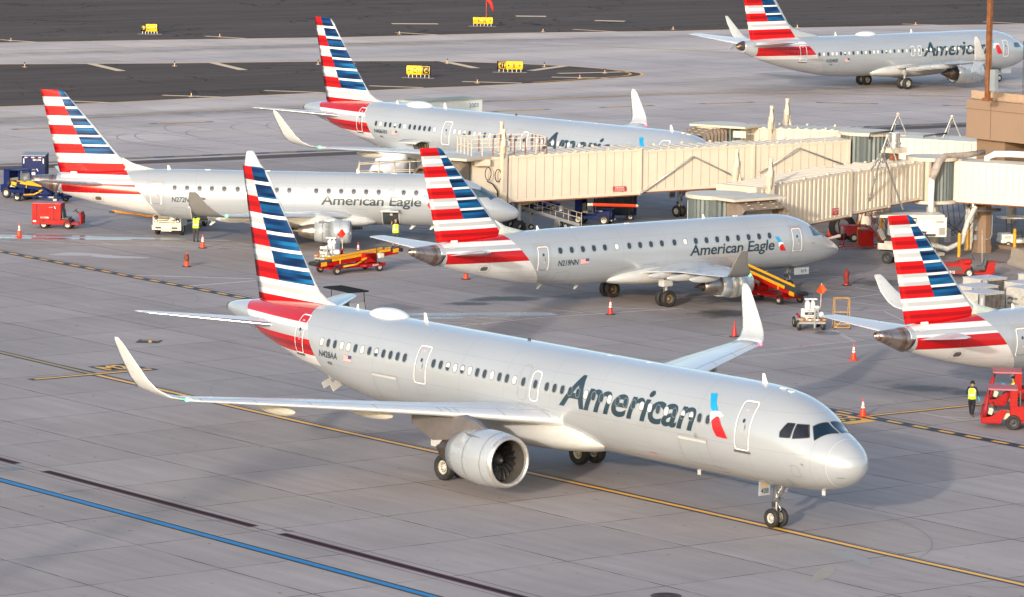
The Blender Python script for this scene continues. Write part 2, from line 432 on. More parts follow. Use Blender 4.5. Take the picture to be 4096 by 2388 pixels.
def rrect(w, h, r, n=5, cx=0, cy=0, skew=0):
    P = []
    for (sx, sy, a0) in ((1, 1, 0), (-1, 1, 90), (-1, -1, 180), (1, -1, 270)):
        for k in range(n+1):
            a_ = math.radians(a0+90*k/n)
            px, py = sx*(w/2-r)+r*math.cos(a_), sy*(h/2-r)+r*math.sin(a_); P.append((cx+px+skew*py, cy+py))
    return P
def ring_bm(poly, t, seg=.15):
    "closed ribbon of width t just inside the outline"
    Q = []
    n = len(poly)
    for i in range(n):
        a_, b = Vector(poly[i]), Vector(poly[(i+1) % n]); k = max(1, int((b-a_).length/seg))
        for j in range(k): Q.append(a_.lerp(b, j/k))
    n = len(Q); bm = bmesh.new(); o = []; i_ = []
    ar = sum(Q[k].x*Q[(k+1) % n].y-Q[(k+1) % n].x*Q[k].y for k in range(n))
    for k in range(n):
        d = (Q[(k+1) % n]-Q[k-1]).normalized(); nrm = Vector((-d.y, d.x))*(1 if ar > 0 else -1)
        o.append(bm.verts.new((Q[k].x, Q[k].y, 0))); q = Q[k]+nrm*t; i_.append(bm.verts.new((q.x, q.y, 0)))
    for k in range(n): bm.faces.new((o[k], o[(k+1) % n], i_[(k+1) % n], i_[k]))
    return bm
def outline(mb, ty, x, z, w, h, r, t=.05, off=.014, mi=0, skew=0):
    decal(mb, ty, ring_bm(rrect(w, h, r, 5, 0, 0, skew), t), x, z, off, mi)

AF = [(1, .0), (.9, .018), (.75, .042), (.6, .063), (.45, .077), (.3, .080), (.2, .073), (.12, .060), (.06, .044), (.02, .026), (0, 0), (.02, -.020), (.06, -.030), (.12, -.038), (.2, -.044), (.3, -.047), (.45, -.043), (.6, -.034), (.75, -.022), (.9, -.009)]
def wing_rings(secs, side):
    "secs: (xLE, y, z, chord, thickness factor, cant degrees from horizontal)"
    R = []
    for (x, y, z, c, tf, ca) in secs:
        ca = math.radians(ca); ty_, tz = -math.sin(ca), math.cos(ca)
        R.append([V(x+c*px, side*(y+c*pz*tf*ty_), z+c*pz*tf*tz) for px, pz in AF])
    return R
def fuselage_mesh(ty, x0, x1, mats, parent, name='fuselage', st=.45, hole=None):
    mb = MB(); xs = []; x = x0
    while x < x1-1e-6:
        xs.append(x); x += .05 if x < .3 else .12 if x < 1.5 else .25 if x < 7 else st
    xs.append(x1); n = 64; rings = []
    for x in xs:
        zt, zb, hw = interp(FUS[ty], x); zc = (zt+zb)/2; h = (zt-zb)/2
        rings.append([V(x, hw*math.cos(2*PI*k/n), zc+h*math.sin(2*PI*k/n)) for k in range(n)])
    mb.loft(rings, 0, True, True)
    if hole:     # openings: drop the faces inside (x0,x1,z0,z1) on the starboard side
        keep = []
        for f, m_, s_ in zip(mb.f, mb.m, mb.sm):
            c = [sum(mb.v[i][q] for i in f)/len(f) for q in range(3)]
            if any(a_ < -c[0] < b and c_ < c[2] < d_ and c[1] < 0 for a_, b, c_, d_ in hole) and len(f) == 4: continue
            keep.append((f, m_, s_))
        mb.f = [k[0] for k in keep]; mb.m = [k[1] for k in keep]; mb.sm = [k[2] for k in keep]
    return mb.build(name, mats, parent)
def wheel(mb_t, mb_h, c, r, w, nb=10):
    "tyre and hub with the axle along Y"
    x, y, z = c; q = w/2
    mb_t.lathe([(-q*.55, r*.52), (-q*.8, r*.62), (-q, r*.80), (-q*.82, r*.95), (-q*.35, r), (q*.35, r), (q*.82, r*.95), (q, r*.80), (q*.8, r*.62), (q*.55, r*.52)], (x, y, z), 'Y', 0, 28)
    for sg in (-1, 1):
        mb_h.lathe([(sg*q*.55, r*.54), (sg*q*.62, r*.50), (sg*q*.30, r*.42), (sg*q*.25, r*.24), (sg*q*.62, r*.16), (sg*q*.66, .001)], (x, y, z), 'Y', 0, 24)
        for k in range(nb):
            a_ = 2*PI*k/nb; mb_h.cyl((x+math.cos(a_)*r*.33, y+sg*q*.22, z+math.sin(a_)*r*.33), (x+math.cos(a_)*r*.33, y+sg*q*.38, z+math.sin(a_)*r*.33), r*.05, 1, 6)
def gear(root, x, y, rw, ww, sp, ztop, nose=False, hubm=None, door=None):
    g_ = MB(); mat_ = STEEL if nose else GREYP
    g_.cyl(V(x, y, rw), V(x, y, ztop), .075 if nose else .13, 0, 14)
    g_.cyl(V(x, y, rw+.05), V(x, y, rw+(ztop-rw)*.45), .05 if nose else .09, 1, 12)
    g_.cyl(V(x, y-sp, rw), V(x, y+sp, rw), .06, 0, 10)
    g_.tube([V(x, y, rw+.12), V(x-.28, y, rw+.38), V(x, y, rw+.7)], .03, 0, 6)
    g_.cyl(V(x, y, rw+.75), V(x-(.9 if nose else .0), y+(0 if nose else -.9)*(1 if y > 0 else -1), ztop), .045, 0, 8)
    if nose:
        g_.cyl(V(x, y, rw+.9), V(x-.3, y+.3, ztop), .03, 0, 8); g_.cyl(V(x, y, rw+.9), V(x-.3, y-.3, ztop), .03, 0, 8)
        for sgn in (-1, 1):
            g_.cyl(V(x-.10, y+sgn*.14, rw+.78), V(x-.20, y+sgn*.14, rw+.78), .085, 0, 14); g_.cyl(V(x, y, rw+.78), V(x-.12, y+sgn*.14, rw+.78), .025, 1, 6)
        g_.box(V(x+.08, y, rw+.55), (.16, .26, .2), 1); g_.tube([V(x+.06, y+.09, rw+.1), V(x+.13, y+.12, rw+.5), V(x+.05, y+.08, ztop)], .015, 1, 5)
    else:
        g_.tube([V(x+.12, y+.05, rw+.05), V(x+.2, y+.1, rw+.6), V(x+.1, y+.05, ztop)], .02, 1, 5)
        g_.box(V(x, y, ztop-.25), (.34, .28, .5), 0, bev=.04)
    o = g_.build('nose_gear' if nose else 'main_gear', [mat_, DARK], root)
    for s in (-1, 1):
        t = MB(); h = MB(); wheel(t, h, V(x, y+s*sp, rw), rw, ww)
        to = t.build('wheel', BLACK, o); h.build('hub', [hubm or HUB, DARK], to)
    return o
def engine(root, x, y, z, R, L, core, spec):
    "x lip, L length of the fan cowl; core: list of (x, r) profile of the core nozzle; all aft of the lip"
    e_ = thing_part('engine', root)
    o = lambda a_, b: (-(x+a_), b)
    nac = MB(); pr = [(.16, R*.955), (.35, R*.985), (.8, R*1.03), (1.3, R*1.05), (L*.55, R*1.03), (L*.8, R*.93), (L, R*spec.get('tail', .80))]
    C_ = V(0, y, z)
    nac.lathe([o(*p) for p in pr]+[o(L, R*spec.get('tail', .80)-.03), o(L-.5, R*.62)], C_, 'X', 0, 48)
    nac.lathe([o(L-.5, R*.62), o(L-.5, .1)], C_, 'X', 1, 48)
    nb = nac.build('fan_cowl', [SKINP, DARK], root)
    if spec.get('chevron'):
        ch = MB()
        n = 18
        for k in range(n):
            a0, a1 = 2*PI*k/n, 2*PI*(k+1)/n; am = (a0+a1)/2; r0 = R*spec['tail']+.005; r1 = r0-.06
            ch.add([V(x+L-.02, y+r0*math.cos(a0), z+r0*math.sin(a0)), V(x+L-.02, y+r0*math.cos(a1), z+r0*math.sin(a1)), V(x+L+.34, y+r1*math.cos(am), z+r1*math.sin(am)), V(x+L+.3, y+(r1-.03)*math.cos(am), z+(r1-.03)*math.sin(am))], [(0, 1, 2), (1, 0, 3), (0, 2, 3), (1, 3, 2)], 0)
        ch.build('chevron_nozzle', DARK, nb)
    lip = MB(); lp = [(.16, R*.955), (.07, R*.925), (.02, R*.89), (0, R*.86), (.03, R*.82), (.10, R*.795), (.2, R*.785)]
    lip.lathe([o(*p) for p in lp], C_, 'X', 0, 48); lip.build('inlet_lip', mat('inlet_lip_metal', (.62, .61, .60), .33, .75, var=.08), nb)
    duct = MB(); duct.lathe([o(.2, R*.785), o(.55, R*.775), o(.95, R*.80)], C_, 'X', 0, 48)
    duct.lathe([o(.95, R*.80), o(1.1, R*.80), o(1.15, .05)], C_, 'X', 1, 48)
    duct.build('inlet_duct', [mat('acoustic_liner', (.09, .085, .08), .45, .4, var=.1), mat('fan_shadow_black', (.006, .006, .007), .6)], nb)
    fan = MB(); nbld = 20
    for k in range(nbld):
        a_ = 2*PI*k/nbld; rings = []
        for t in range(7):
            rr = R*(.24+.54*t/6); tw = .30+.22*t/6; da = -.10*t/6+.20*(t/6)**2; w_ = .16+.12*t/6
            A1, A2 = a_+da-w_*.5*R/rr*.8, a_+da+w_*.5*R/rr*.8
            rings.append([V(x+.86-tw*.25, y+rr*math.cos(A1), z+rr*math.sin(A1)), V(x+.86+tw*.35, y+rr*math.cos(A2), z+rr*math.sin(A2))])
        vs = [p for r_ in rings for p in r_]; fan.add(vs, [(2*i, 2*i+1, 2*i+3, 2*i+2) for i in range(6)], 0, True)
    fan.build('fan', mat('fan_blade_metal', (.07, .07, .08), .3, .7, var=.2), nb, fixn=False)
    sp = MB(); sp.lathe([o(.5, .001), o(.55, R*.06), o(.7, R*.15), o(.88, R*.24), o(1.0, R*.26)], C_, 'X', 0, 24); sp.build('spinner', DARK, nb)
    co = MB(); co.lathe([o(*p) for p in core[0]], C_, 'X', 0, 32); co.build('core_nozzle', spec.get('corem', HOTM), nb)
    pl = MB(); pl.lathe([o(*p) for p in core[1]], C_, 'X', 0, 24); pl.build('exhaust_plug', HOTM, nb)
    if spec.get('ring'):
        rg = MB(); rg.lathe([o(L+.0, R*.66), o(L+.30, R*.60), o(L+.31, R*.5)], C_, 'X', 0, 40); rg.build('bypass_ring', DARK, nb)
    # strake, access panels, seams
    st = MB(); an = math.radians(52)
    for dx in (0, .0):
        b0 = V(x+1.1, y+R*1.04*math.cos(an), z+R*1.04*math.sin(an)); b1 = V(x+2.0, y+R*1.04*math.cos(an), z+R*1.04*math.sin(an)); b2 = V(x+2.0, y+R*1.26*math.cos(an), z+R*1.22*math.sin(an))
        st.add([b0, b1, b2, (b0[0], b0[1], b0[2]-.02), (b1[0], b1[1], b1[2]-.02), (b2[0], b2[1], b2[2]-.02)], [(0, 1, 2), (5, 4, 3), (0, 3, 4, 1), (1, 4, 5, 2), (2, 5, 3, 0)], 0)
    st.build('nacelle_strake', SKINP, nb)
    sm = MB()
    for xs_ in (.62, 1.75):
        rr = R*(1.022 if xs_ < 1 else 1.055); 
        sm.lathe([o(xs_, rr-.0), o(xs_+.012, rr+.004), o(xs_+.024, rr)], C_, 'X', 0, 48)
    sm.build('cowl_seam', SEAM, nb)
    bpy.data.objects.remove(e_)
    nb.name = 'engine'
    return nb
def thing_part(n, r): return link(bpy.data.objects.new(n, None), r)
def pylon(root, x0, x1, y, zb, ztf, hw=.22, mi=None, prof=None):
    mb = MB(); rings = []
    for (x, zl, zh, w_) in prof:
        rings.append([V(x, y-w_, zl), V(x, y-w_, zh-.08), V(x, y-w_*.6, zh), V(x, y+w_*.6, zh), V(x, y+w_, zh-.08), V(x, y+w_, zl)])
    mb.loft(rings, 0, False, True); return mb.build('engine_pylon', mi or SKINP, root)
def canoe(root, x, y, z, L, r, m_):
    mb = MB(); mb.sph((0, 0, 0), 1, 0, 12)
    mb.v = [V(x+L/2*a_, y+r*b, z+r*1.5*c*(1 if c < 0 else .6)) for a_, b, c in mb.v]
    return mb.build('flap_track_fairing', m_, root)
FLAGR = mat('flag_red', (.55, .02, .03), .4); FLAGB = mat('flag_blue', (.01, .02, .12), .4)
def flag(ty, root, X0, Z0, w_, h_):
    "stars and stripes, canton towards the nose"
    mb = MB()
    for k in range(13):
        decal(mb, ty, poly_bm([(0, h_*k/13), (w_, h_*k/13), (w_, h_*(k+1)/13), (0, h_*(k+1)/13)]), X0, Z0, .012, 0 if k % 2 == 0 else 1)
    decal(mb, ty, poly_bm([(w_*.58, h_*6/13), (w_, h_*6/13), (w_, h_), (w_*.58, h_)]), X0, Z0, .017, 2)
    for i in range(5):
        for j in range(4): decal(mb, ty, poly_bm(rrect(w_*.022, h_*.03, w_*.005, 1, w_*(.63+.08*i), h_*(.53+.12*j))), X0, Z0, .021, 1)
    return mb.build('flag_decal', [FLAGR, WHITE, FLAGB], root)
def emblem(ty, root, pts_b, pts_w, pts_r):
    "flight symbol: blue, white and red wedges given as (x aft, z) outlines"
    mb = MB()
    for pts, mi, off in ((pts_b, 0, .013), (pts_w, 1, .013), (pts_r, 2, .017)):
        decal(mb, ty, poly_bm([(-x, z) for x, z in pts]), 0, 0, off, mi)
    return mb.build('airline_emblem', [LOGOB, LOGOW, LOGOR], root)
def windows(ty, fus, xs, z, w_, h_, shades):
    for i, x in enumerate(xs):
        mb = MB(); r = min(w_, h_)*.46
        decal(mb, ty, ring_bm(rrect(w_+.06, h_+.06, r+.03, 4), .03, .2), x, z, .016, 0)
        decal(mb, ty, poly_bm(rrect(w_, h_, r, 4), .3, .09), x, z, .010, 1)
        q = shades[i % len(shades)] if isinstance(shades, str) else shades[i]
        if q == 'w': decal(mb, ty, poly_bm(rrect(w_*.96, h_*.96, r*.95, 4), .3, .09), x, z, .013, 2)
        if q == 'h':
            P = [(a_, max(b, -h_*.12)) for a_, b in rrect(w_*.96, h_*.96, r*.95, 4)]
            decal(mb, ty, ring_bm(P, .001), x, z, .013, 2); decal(mb, ty, poly_bm([(-w_*.45, -h_*.1), (w_*.45, -h_*.1), (w_*.45, h_*.22), (w_*.2, h_*.44), (-w_*.2, h_*.44), (-w_*.45, h_*.22)], .3, .09), x, z, .013, 2)
        mb.build('cabin_window', [PANEL_, PANE, SHADE], fus)
def blade_antenna(root, ty, x, h=.38, c=.32, back=.18, name='blade_antenna'):
    zt = interp(FUS[ty], x)[0]-.03; mb = MB()
    r0 = [V(x+q*c, .02*s_, zt) for q, s_ in ((0, 0), (.3, 1), (1, .3), (1, -.3), (.3, -1))]
    r1 = [V(x+back+q*c*.45, .012*s_, zt+h) for q, s_ in ((0, 0), (.3, 1), (1, .3), (1, -.3), (.3, -1))]
    mb.loft([r0, r1], 0, False, True); return mb.build(name, WHITE, root)
def door(ty, root, x, z, w_, h_, r=.13, t=.05, skew=0, sill=True, win=True, name='cabin_door', mi=None, gap=False):
    mb = MB(); outline(mb, ty, x, z, w_, h_, r, t, .016, 0, skew)
    outline(mb, ty, x, z, w_-2*t, h_-2*t, r*.7, .014, .018, 1, skew)
    if win:
        decal(mb, ty, poly_bm(rrect(.15, .17, .07, 3, 0, .22)), x, z, .018, 2); decal(mb, ty, poly_bm(rrect(.05, .2, .02, 2, .12, -.02)), x, z, .018, 1)
        decal(mb, ty, poly_bm(rrect(.18, .05, .01, 1, 0, .62)), x, z, .018, 4); decal(mb, ty, poly_bm(rrect(.1, .05, .01, 1, .05, -.22)), x, z, .018, 4)
    if sill: decal(mb, ty, poly_bm(rrect(w_*1.15, .1, .04, 2, skew*-h_/2, -h_/2-.06)), x, z, .03, 3)
    return mb.build(name, [mi or DOORL, SEAM, PANE, mat('scuff_plate', (.16, .15, .14), .45, .5), mat('faded_red_decal', (.75, .35, .38), .5)], root)
def wing_pair(root, S, secs, wl, m_wing, m_le, m_wl, slat=4, lei=(7, 12)):
    "main wing and winglet on both sides"
    for side in (-1, 1):      # -1 = starboard (our y is starboard-positive inside V)
        sd_ = 1 if side < 0 else -1
        R = wing_rings([(x, sd_*1*y, z, c, t, ca) for (x, y, z, c, t, ca) in secs], 1) if False else [[V(*(q)) for q in ring] for ring in [[(x+c*px, sd_*(y-c*pz*t*math.sin(math.radians(ca))), z+c*pz*t*math.cos(math.radians(ca))) for px, pz in AF] for (x, y, z, c, t, ca) in secs]]
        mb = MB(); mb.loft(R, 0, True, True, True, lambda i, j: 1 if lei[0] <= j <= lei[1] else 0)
        w_ = mb.build('wing', [m_wing, m_le], root)
        # control surface seams on the upper skin, flap hinge line and slat joints
        sm = MB()
        def up(i, t, f):      # point on the upper skin between sections i and i+1
            a_, b = secs[i], secs[i+1]; q = [a_[k]*(1-t)+b[k]*t for k in range(5)]
            for k in range(9):
                if AF[k][0] >= f >= AF[k+1][0]:
                    u_ = (AF[k][0]-f)/(AF[k][0]-AF[k+1][0]+1e-9); pz = AF[k][1]*(1-u_)+AF[k+1][1]*u_; break
            else: pz = .05
            return (q[0]+q[3]*f, sd_*q[1], q[2]+q[3]*pz*q[4]+.006)
        for f0 in (.72, .14):
            for i in range(len(secs)-1):
                if secs[i+1][5] > 20: break
                for k in range(8):
                    a0, a1 = up(i, k/8, f0), up(i, (k+1)/8, f0)
                    sm.quad(V(*a0), V(*a1), V(a1[0]+.02, a1[1], a1[2]), V(a0[0]+.02, a0[1], a0[2]))
        for i in range(1, len(secs)-1):
            if secs[i][5] > 15: break
            for t in (0., .5):
                P = [up(i, t, f) for f in (.02, .06, .1, .14)]
                for p, q in zip(P, P[1:]): sm.quad(V(*p), V(*q), V(q[0], q[1]+.025, q[2]), V(p[0], p[1]+.025, p[2]))
                P = [up(i, t, f) for f in (.73, .8, .9, .97)]
                for p, q in zip(P, P[1:]): sm.quad(V(*p), V(*q), V(q[0], q[1]+.03, q[2]), V(p[0], p[1]+.03, p[2]))
        sm.build('wing_panel_lines', SEAM, w_, fixn=False)
        if wl:
            R = [[V(x+c*px, sd_*(y-c*pz*t*math.sin(math.radians(ca))), z+c*pz*t*math.cos(math.radians(ca))) for px, pz in AF] for (x, y, z, c, t, ca) in wl]
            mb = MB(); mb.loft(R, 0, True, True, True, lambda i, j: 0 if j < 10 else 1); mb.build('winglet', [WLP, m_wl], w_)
            x, y, z = wl[0][:3]; nl = MB(); nl.sph(V(x-.0, sd_*(y), z+.02), .075, 0, 6)
            nl.build('navigation_light', emis('green_lamp', (.05, 1., .25), 9) if sd_ > 0 else emis('red_lamp', (1., .05, .08), 5), w_)
        if side == -1: stb = w_
    return stb
def stabs(root, secs, m_, m_le):
    for sd_ in (1, -1):
        R = [[V(x+c*px, sd_*y, z+c*pz*t) for px, pz in AF] for (x, y, z, c, t, ca) in secs]
        mb = MB(); mb.loft(R, 0, True, True, True, lambda i, j: 1 if 8 <= j <= 11 else 0)
        mb.build('horizontal_stabilizer', [m_, m_le], root)
def fin(root, te, le, m_, tf=.9, mle=None):
    "te, le: lists of (x aft, z) from the top down; shared heights by interpolation"
    def at(L, z):
        L = sorted(L, key=lambda p: p[1])
        for a_, b in zip(L, L[1:]):
            if a_[1] <= z <= b[1]: return a_[0]+(b[0]-a_[0])*(z-a_[1])/(b[1]-a_[1]+1e-9)
        return L[0][0] if z < L[0][1] else L[-1][0]
    zs = sorted({z for x, z in te+le}); lo = min(p[1] for p in le); hi = max(zs)
    Z = [lo+(hi-lo)*k/40 for k in range(41)]; Z = sorted(set(Z) | {z for z in zs if z > lo})
    R = []
    for z in Z:
        xt, xl = at(te, z), at(le, z); c = max(xt-xl, .05)
        tt = 1.0*min(1, 3.2/c)
        R.append([V(xl+c*px, c*pz_*tf*tt, z) for px, pz_ in [(p[0], p[1]) for p in AF[:11]]+[(p[0], -p[1]) for p in AF[1:10]][::-1]])
    mb = MB(); mb.loft(R, 0, True, True); f_ = mb.build('tail_fin', m_, root)
    return f_
def lettering(ty, root, txt, x0, z0, x1, zc, shear, name, off=.011, bold=.018, boldf=None, m_=None, sx=None):
    "fit txt between x0 (left, aft) and x1 (right), baseline z0, cap top zc"
    bm = text_bm(txt, 1., shear, bold, 'LEFT', .97, 0, 0)
    xs = [v.co.x for v in bm.verts]
    A = [v.co.y for v in bm.verts]; cap = .70
    b2 = text_bm('A', 1., 0, bold, 'LEFT', 1., 0, 0); cap = max(v.co.y for v in b2.verts); b2.free()
    s_ = (zc-z0)/cap; sx_ = (x0-x1)/(max(xs)-min(xs)); mn = min(xs)
    for v in bm.verts: v.co.x = (v.co.x-mn)*sx_; v.co.y *= s_
    cut_bm(bm, .35, .07)
    mb = MB(); decal(mb, ty, bm, x0, z0, off); return mb.build(name, m_ or LETTER, root)
def small_marks(ty, root, L, m_=None, name='service_panel'):
    mb = MB()
    for (x, z, w_, h_) in L: outline(mb, ty, x, z, w_, h_, min(w_, h_)*.25, .012, .012, 0)
    return mb.build_split(name, m_ or SEAM, root)

random.seed(11)
def a321(root, reg, no, shades, hold=False, detail=True):
    ty = 'A321'
    fus = fuselage_mesh(ty, 0, 44.5, LIV[ty]['fus'], root)
    ex = MB(); ex.lathe([(-44.48, .21), (-44.56, .20), (-44.57, .15), (-44.3, .14), (-44.3, .001)], (0, 0, 4.95), 'X', 0, 20); ex.build('exhaust_outlet', DARK, fus)
    fin(root, [(43.56, 11.82), (42.17, 5.9), (42.02, 5.2)], [(41.95, 11.84), (41.68, 11.76), (41.31, 11.45), (40.52, 10.37), (38.95, 8.41), (37.62, 6.87), (37.15, 6.40), (36.5, 6.10), (35.6, 5.90), (34.9, 5.6)], LIV[ty]['fin'], .75)
    stabs(root, [(38.3, .5, 4.62, 3.9, .9, 0), (39.1, 1.2, 4.70, 3.55, .85, 0), (42.4, 6.0, 5.25, 1.25, .75, 0), (42.85, 6.22, 5.27, .7, .5, 0)], WINGP, CHROME)
    secs = [(16.2, .9, 2.85, 7.2, 1.0, 0), (17.1, 2.2, 3.05, 6.2, 1.0, 0), (18.94, 5.75, 3.38, 4.25, .95, 3), (19.28, 6.4, 3.44, 3.9, .95, 3), (21.9, 11.4, 3.83, 2.95, .85, 4), (24.05, 15.6, 4.13, 1.95, .8, 6), (24.35, 16.2, 4.2, 1.8, .8, 10)]
    wl = [(24.35, 16.2, 4.2, 1.8, .8, 10), (24.75, 16.75, 4.32, 1.72, .75, 32), (25.2, 17.15, 4.62, 1.58, .7, 58), (25.6, 17.35, 5.0, 1.4, .65, 74), (26.35, 17.6, 5.85, 1.0, .6, 78), (26.9, 17.76, 6.45, .65, .55, 80), (27.2, 17.82, 6.68, .3, .5, 80)]
    wing_pair(root, None, secs, wl, WINGP, SLAT, WLP)
    # belly fairing
    mb = MB(); R = []
    for t in range(15):
        q = t/14; x = 14.85+11.9*q; e_ = math.sin(PI*min(1, max(0, q)))**.42 if 0 < q < 1 else .02
        hw, zt, zb = 1.2+1.02*e_, 2.3+1.2*e_*(1-.42*q), 2.1-.62*e_
        zc, h = (zt+zb)/2, (zt-zb)/2
        R.append([V(x, hw*math.copysign(abs(math.cos(2*PI*k/40))**.62, math.cos(2*PI*k/40)), zc+h*math.copysign(abs(math.sin(2*PI*k/40))**.75, math.sin(2*PI*k/40))) for k in range(40)])
    mb.loft(R, 0, True, True); mb.build('belly_fairing', FAIRP, root)
    for sd_ in (1, -1):
        y = 5.75*sd_
        en = engine(root, 15.5, y, 1.80, 1.17, 3.35, ([(2.9, .70), (3.5, .66), (4.2, .50), (4.45, .44), (4.44, .36)], [(4.1, .34), (4.5, .30), (5.0, .12), (5.15, .01)]), {'tail': .78})
        pylon(root, 0, 0, y, 0, 0, prof=[(17.0, 2.6, 2.98, .10), (17.8, 2.6, 3.28, .2), (18.7, 2.55, 3.42, .24), (19.3, 2.3, 3.3, .26), (20.6, 2.1, 3.2, .24), (22.3, 2.6, 3.2, .1)], mi=mat('pylon_paint', (.17, .155, .155), .4, .3, var=.15))
        gear(root, 21.95, 3.8*sd_, .58, .42, .46, 2.9)
        dr = MB(); dr.box(V(21.95, 4.45*sd_, 2.1), (1.5, .06, 1.3), 0, bev=.02); dr.build('gear_door', FAIRP, root)
        for (x, yy, z, L) in ((22.9, 7.75, 3.22, 3.6), (23.9, 11.9, 3.56, 2.8)): canoe(root, x, yy*sd_, z, L, .19, mat('flap_fairing_paint', (.46, .45, .40), .4, var=.1))
        canoe(root, 22.8, 4.0*sd_, 2.55, 3.6, .3, FAIRP)
    gear(root, 5.07, 0, .40, .22, .25, 2.1, True)
    nd = MB(); nd.box(V(5.2, -.40, 1.66), (.7, .03, .42), 0, bev=.02); nd.build('nose_gear_door', SKINP, root)
    pc = MB(); pc.box(V(5.5, .30, 1.62), (.04, .62, .66), 0, bev=.015); po = pc.build('nose_gear_door', SKINP, root)
    tt = MB(); K = lambda x, y: V(5.5-.03, .30+(-x), 1.45+y) ; flat_text(str(no), .20, lambda x, y: V(5.47, .30-x, 1.40+y), tt, 0, .02); flat_text('A321', .13, lambda x, y: V(5.47, .30-x, 1.70+y), tt, 1, .03)
    bb = MB()
    tt.build('fleet_number', [LETTER, YEL], po)
    # doors, windows and writing
    door(ty, root, 5.13, 4.36, .86, 1.98, .16, .055, 0)
    door(ty, root, 26.83, 4.32, .86, 1.66, .13, .05, 0, False)
    o_ = door(ty, root, 18.68, 4.35, .62, 1.30, .22, .055, 0, False, False, 'emergency_exit')
    pp = MB(); outline(pp, ty, 19.51, 4.42, .62, 1.5, .25, .012, .012, 0); pp.build('exit_panel_outline', SEAM, root)
    door(ty, root, 36.48, 4.62, .72, 1.75, .14, .045, 0)
    xs = [34.49-.534*i for i in range(13)]+[25.95-.529*i for i in range(12)]+[19.51, 18.68]+[17.88-.5305*i for i in range(22)]
    zf = lambda x: 4.44
    for x, q in zip(xs, shades): windows(ty, fus, [x], 4.36+.14*min(1, max(0, (x-6.7)/20)), .24, .35, q)
    lettering(ty, root, 'American', 16.93, 3.80, 8.05, 5.17, .26, 'airline_lettering')
    emblem(ty, root, [(7.74, 5.37), (7.33, 5.39), (7.13, 5.1), (6.80, 4.78), (7.1, 4.74), (7.28, 4.80), (7.52, 5.12)],
           [(7.19, 4.68), (6.95, 4.76), (6.62, 4.74), (6.38, 4.62), (6.52, 4.55), (6.80, 4.50), (7.02, 4.34), (7.12, 4.30), (7.20, 4.5)],
           [(7.05, 4.36), (6.85, 4.52), (6.66, 4.57), (6.40, 4.25), (6.15, 3.98), (5.96, 3.74), (6.3, 3.73), (6.66, 3.76), (6.88, 4.0)])
    lettering(ty, root, reg, 34.68, 3.82, 33.15, 4.11, .08, 'registration', bold=.02)
    lettering(ty, root, str(no), 34.02, 3.52, 33.66, 3.66, .05, 'fleet_number', bold=.01)
    flag(ty, root, 32.62, 3.82, .60, .30)
    cg = MB(); outline(cg, ty, 8.2, 2.95, 1.85, 1.25, .08, .012, .012, 0); decal(cg, ty, poly_bm(rrect(1.8, .10, .04, 2)), 8.2, 3.42, .035, 1); cg.build('cargo_door', [SEAM, FAIRP], root); cg = MB()
    outline(cg, ty, 29.45, 3.0, 1.85, 1.2, .08, .012, .012, 0); decal(cg, ty, poly_bm(rrect(1.8, .10, .04, 2)), 29.5, 3.50, .035, 1)
    if not hold: cg.build('cargo_door', [SEAM, FAIRP], root)
    small_marks(ty, root, [(2.35, 2.85, .42, .48), (26.75, 3.18, .6, .45), (6.9, 2.25, .5, .22)])
    rl = MB(); outline(rl, ty, .93, 3.1, .03, 1.9, .012, .010, .008, 0); 
    # radome joint ring
    zt, zb, hw = interp(FUS[ty], .92); rj = MB(); n = 64; zc, h = (zt+zb)/2, (zt-zb)/2
    rj.loft([[V(xx, (hw+dd)*math.cos(2*PI*k/n), zc+(h+dd)*math.sin(2*PI*k/n)) for k in range(n)] for xx, dd in ((.92, .002), (.93, .012), (.945, .010))], 0, True, False); rj.build('radome_joint', mat('joint_grey', (.40, .41, .42), .4), fus)
    mk = MB()
    for (x, z, r_) in ((7.95, 3.62, .10), (3.0, 2.3, .13)):
        decal(mk, ty, ring_bm(rrect(2*r_, 2*r_, r_*.98, 6), .02), x, z, .013, 0); decal(mk, ty, poly_bm(rrect(.07, .05, .02, 2)), x, z, .013, 0)
    decal(mk, ty, poly_bm(rrect(.5, .035, .01, 1)), 11.3, 2.4, .013, 1); decal(mk, ty, poly_bm(rrect(.25, .03, .01, 1)), .5, 2.75, .013, 0)
    mk.build_split('service_mark', [SEAM, LOGOR], root)
    # cockpit glazing
    ck = MB(); fr = MB()
    side_ = [[(2.98, 4.71), (2.69, 4.71), (2.64, 4.19), (3.10, 4.17), (3.14, 4.36)], [(2.60, 4.70), (2.24, 4.68), (1.94, 4.25), (2.52, 4.17)]]
    for P in side_:
        Q = [(-x, z) for x, z in P]
        decal(ck, ty, poly_bm(Q, .1, .05), 0, 0, .012, 0); decal(fr, ty, ring_bm([(a_, b) for a_, b in Q], -.03, .08), 0, 0, .014, 0)
        for sg in (1,):
            for mbx, bmx in ((ck, poly_bm(Q, .1, .05)),): bm_add(mbx, bmx, lambda x, y: (lambda p: (p[0], -p[1], p[2]))(S_(ty, -x, y, .012)), 0)
    ws = [(-1.98, .07), (-2.08, .78), (-1.70, 1.05), (-1.33, .07)]
    for sg in (1, -1):
        bm_add(ck, poly_bm([(a_, b) for a_, b in ws], .1, .06), lambda x, y: T_(ty, -x, sg*y, .012), 1)
        bm_add(fr, ring_bm([(a_, b) for a_, b in ws], -.03, .08), lambda x, y: T_(ty, -x, sg*y, .014), 0)
    cw = ck.build('cockpit_window', [mat('tinted_side_glass', (.010, .008, .010), .08, spec=.9, var=.3), mat('windshield_glass', (.004, .014, .026), .05, spec=1., var=.4, scale=1.5)], fus)
    fr.build('window_frame', DARK, cw, fixn=False)
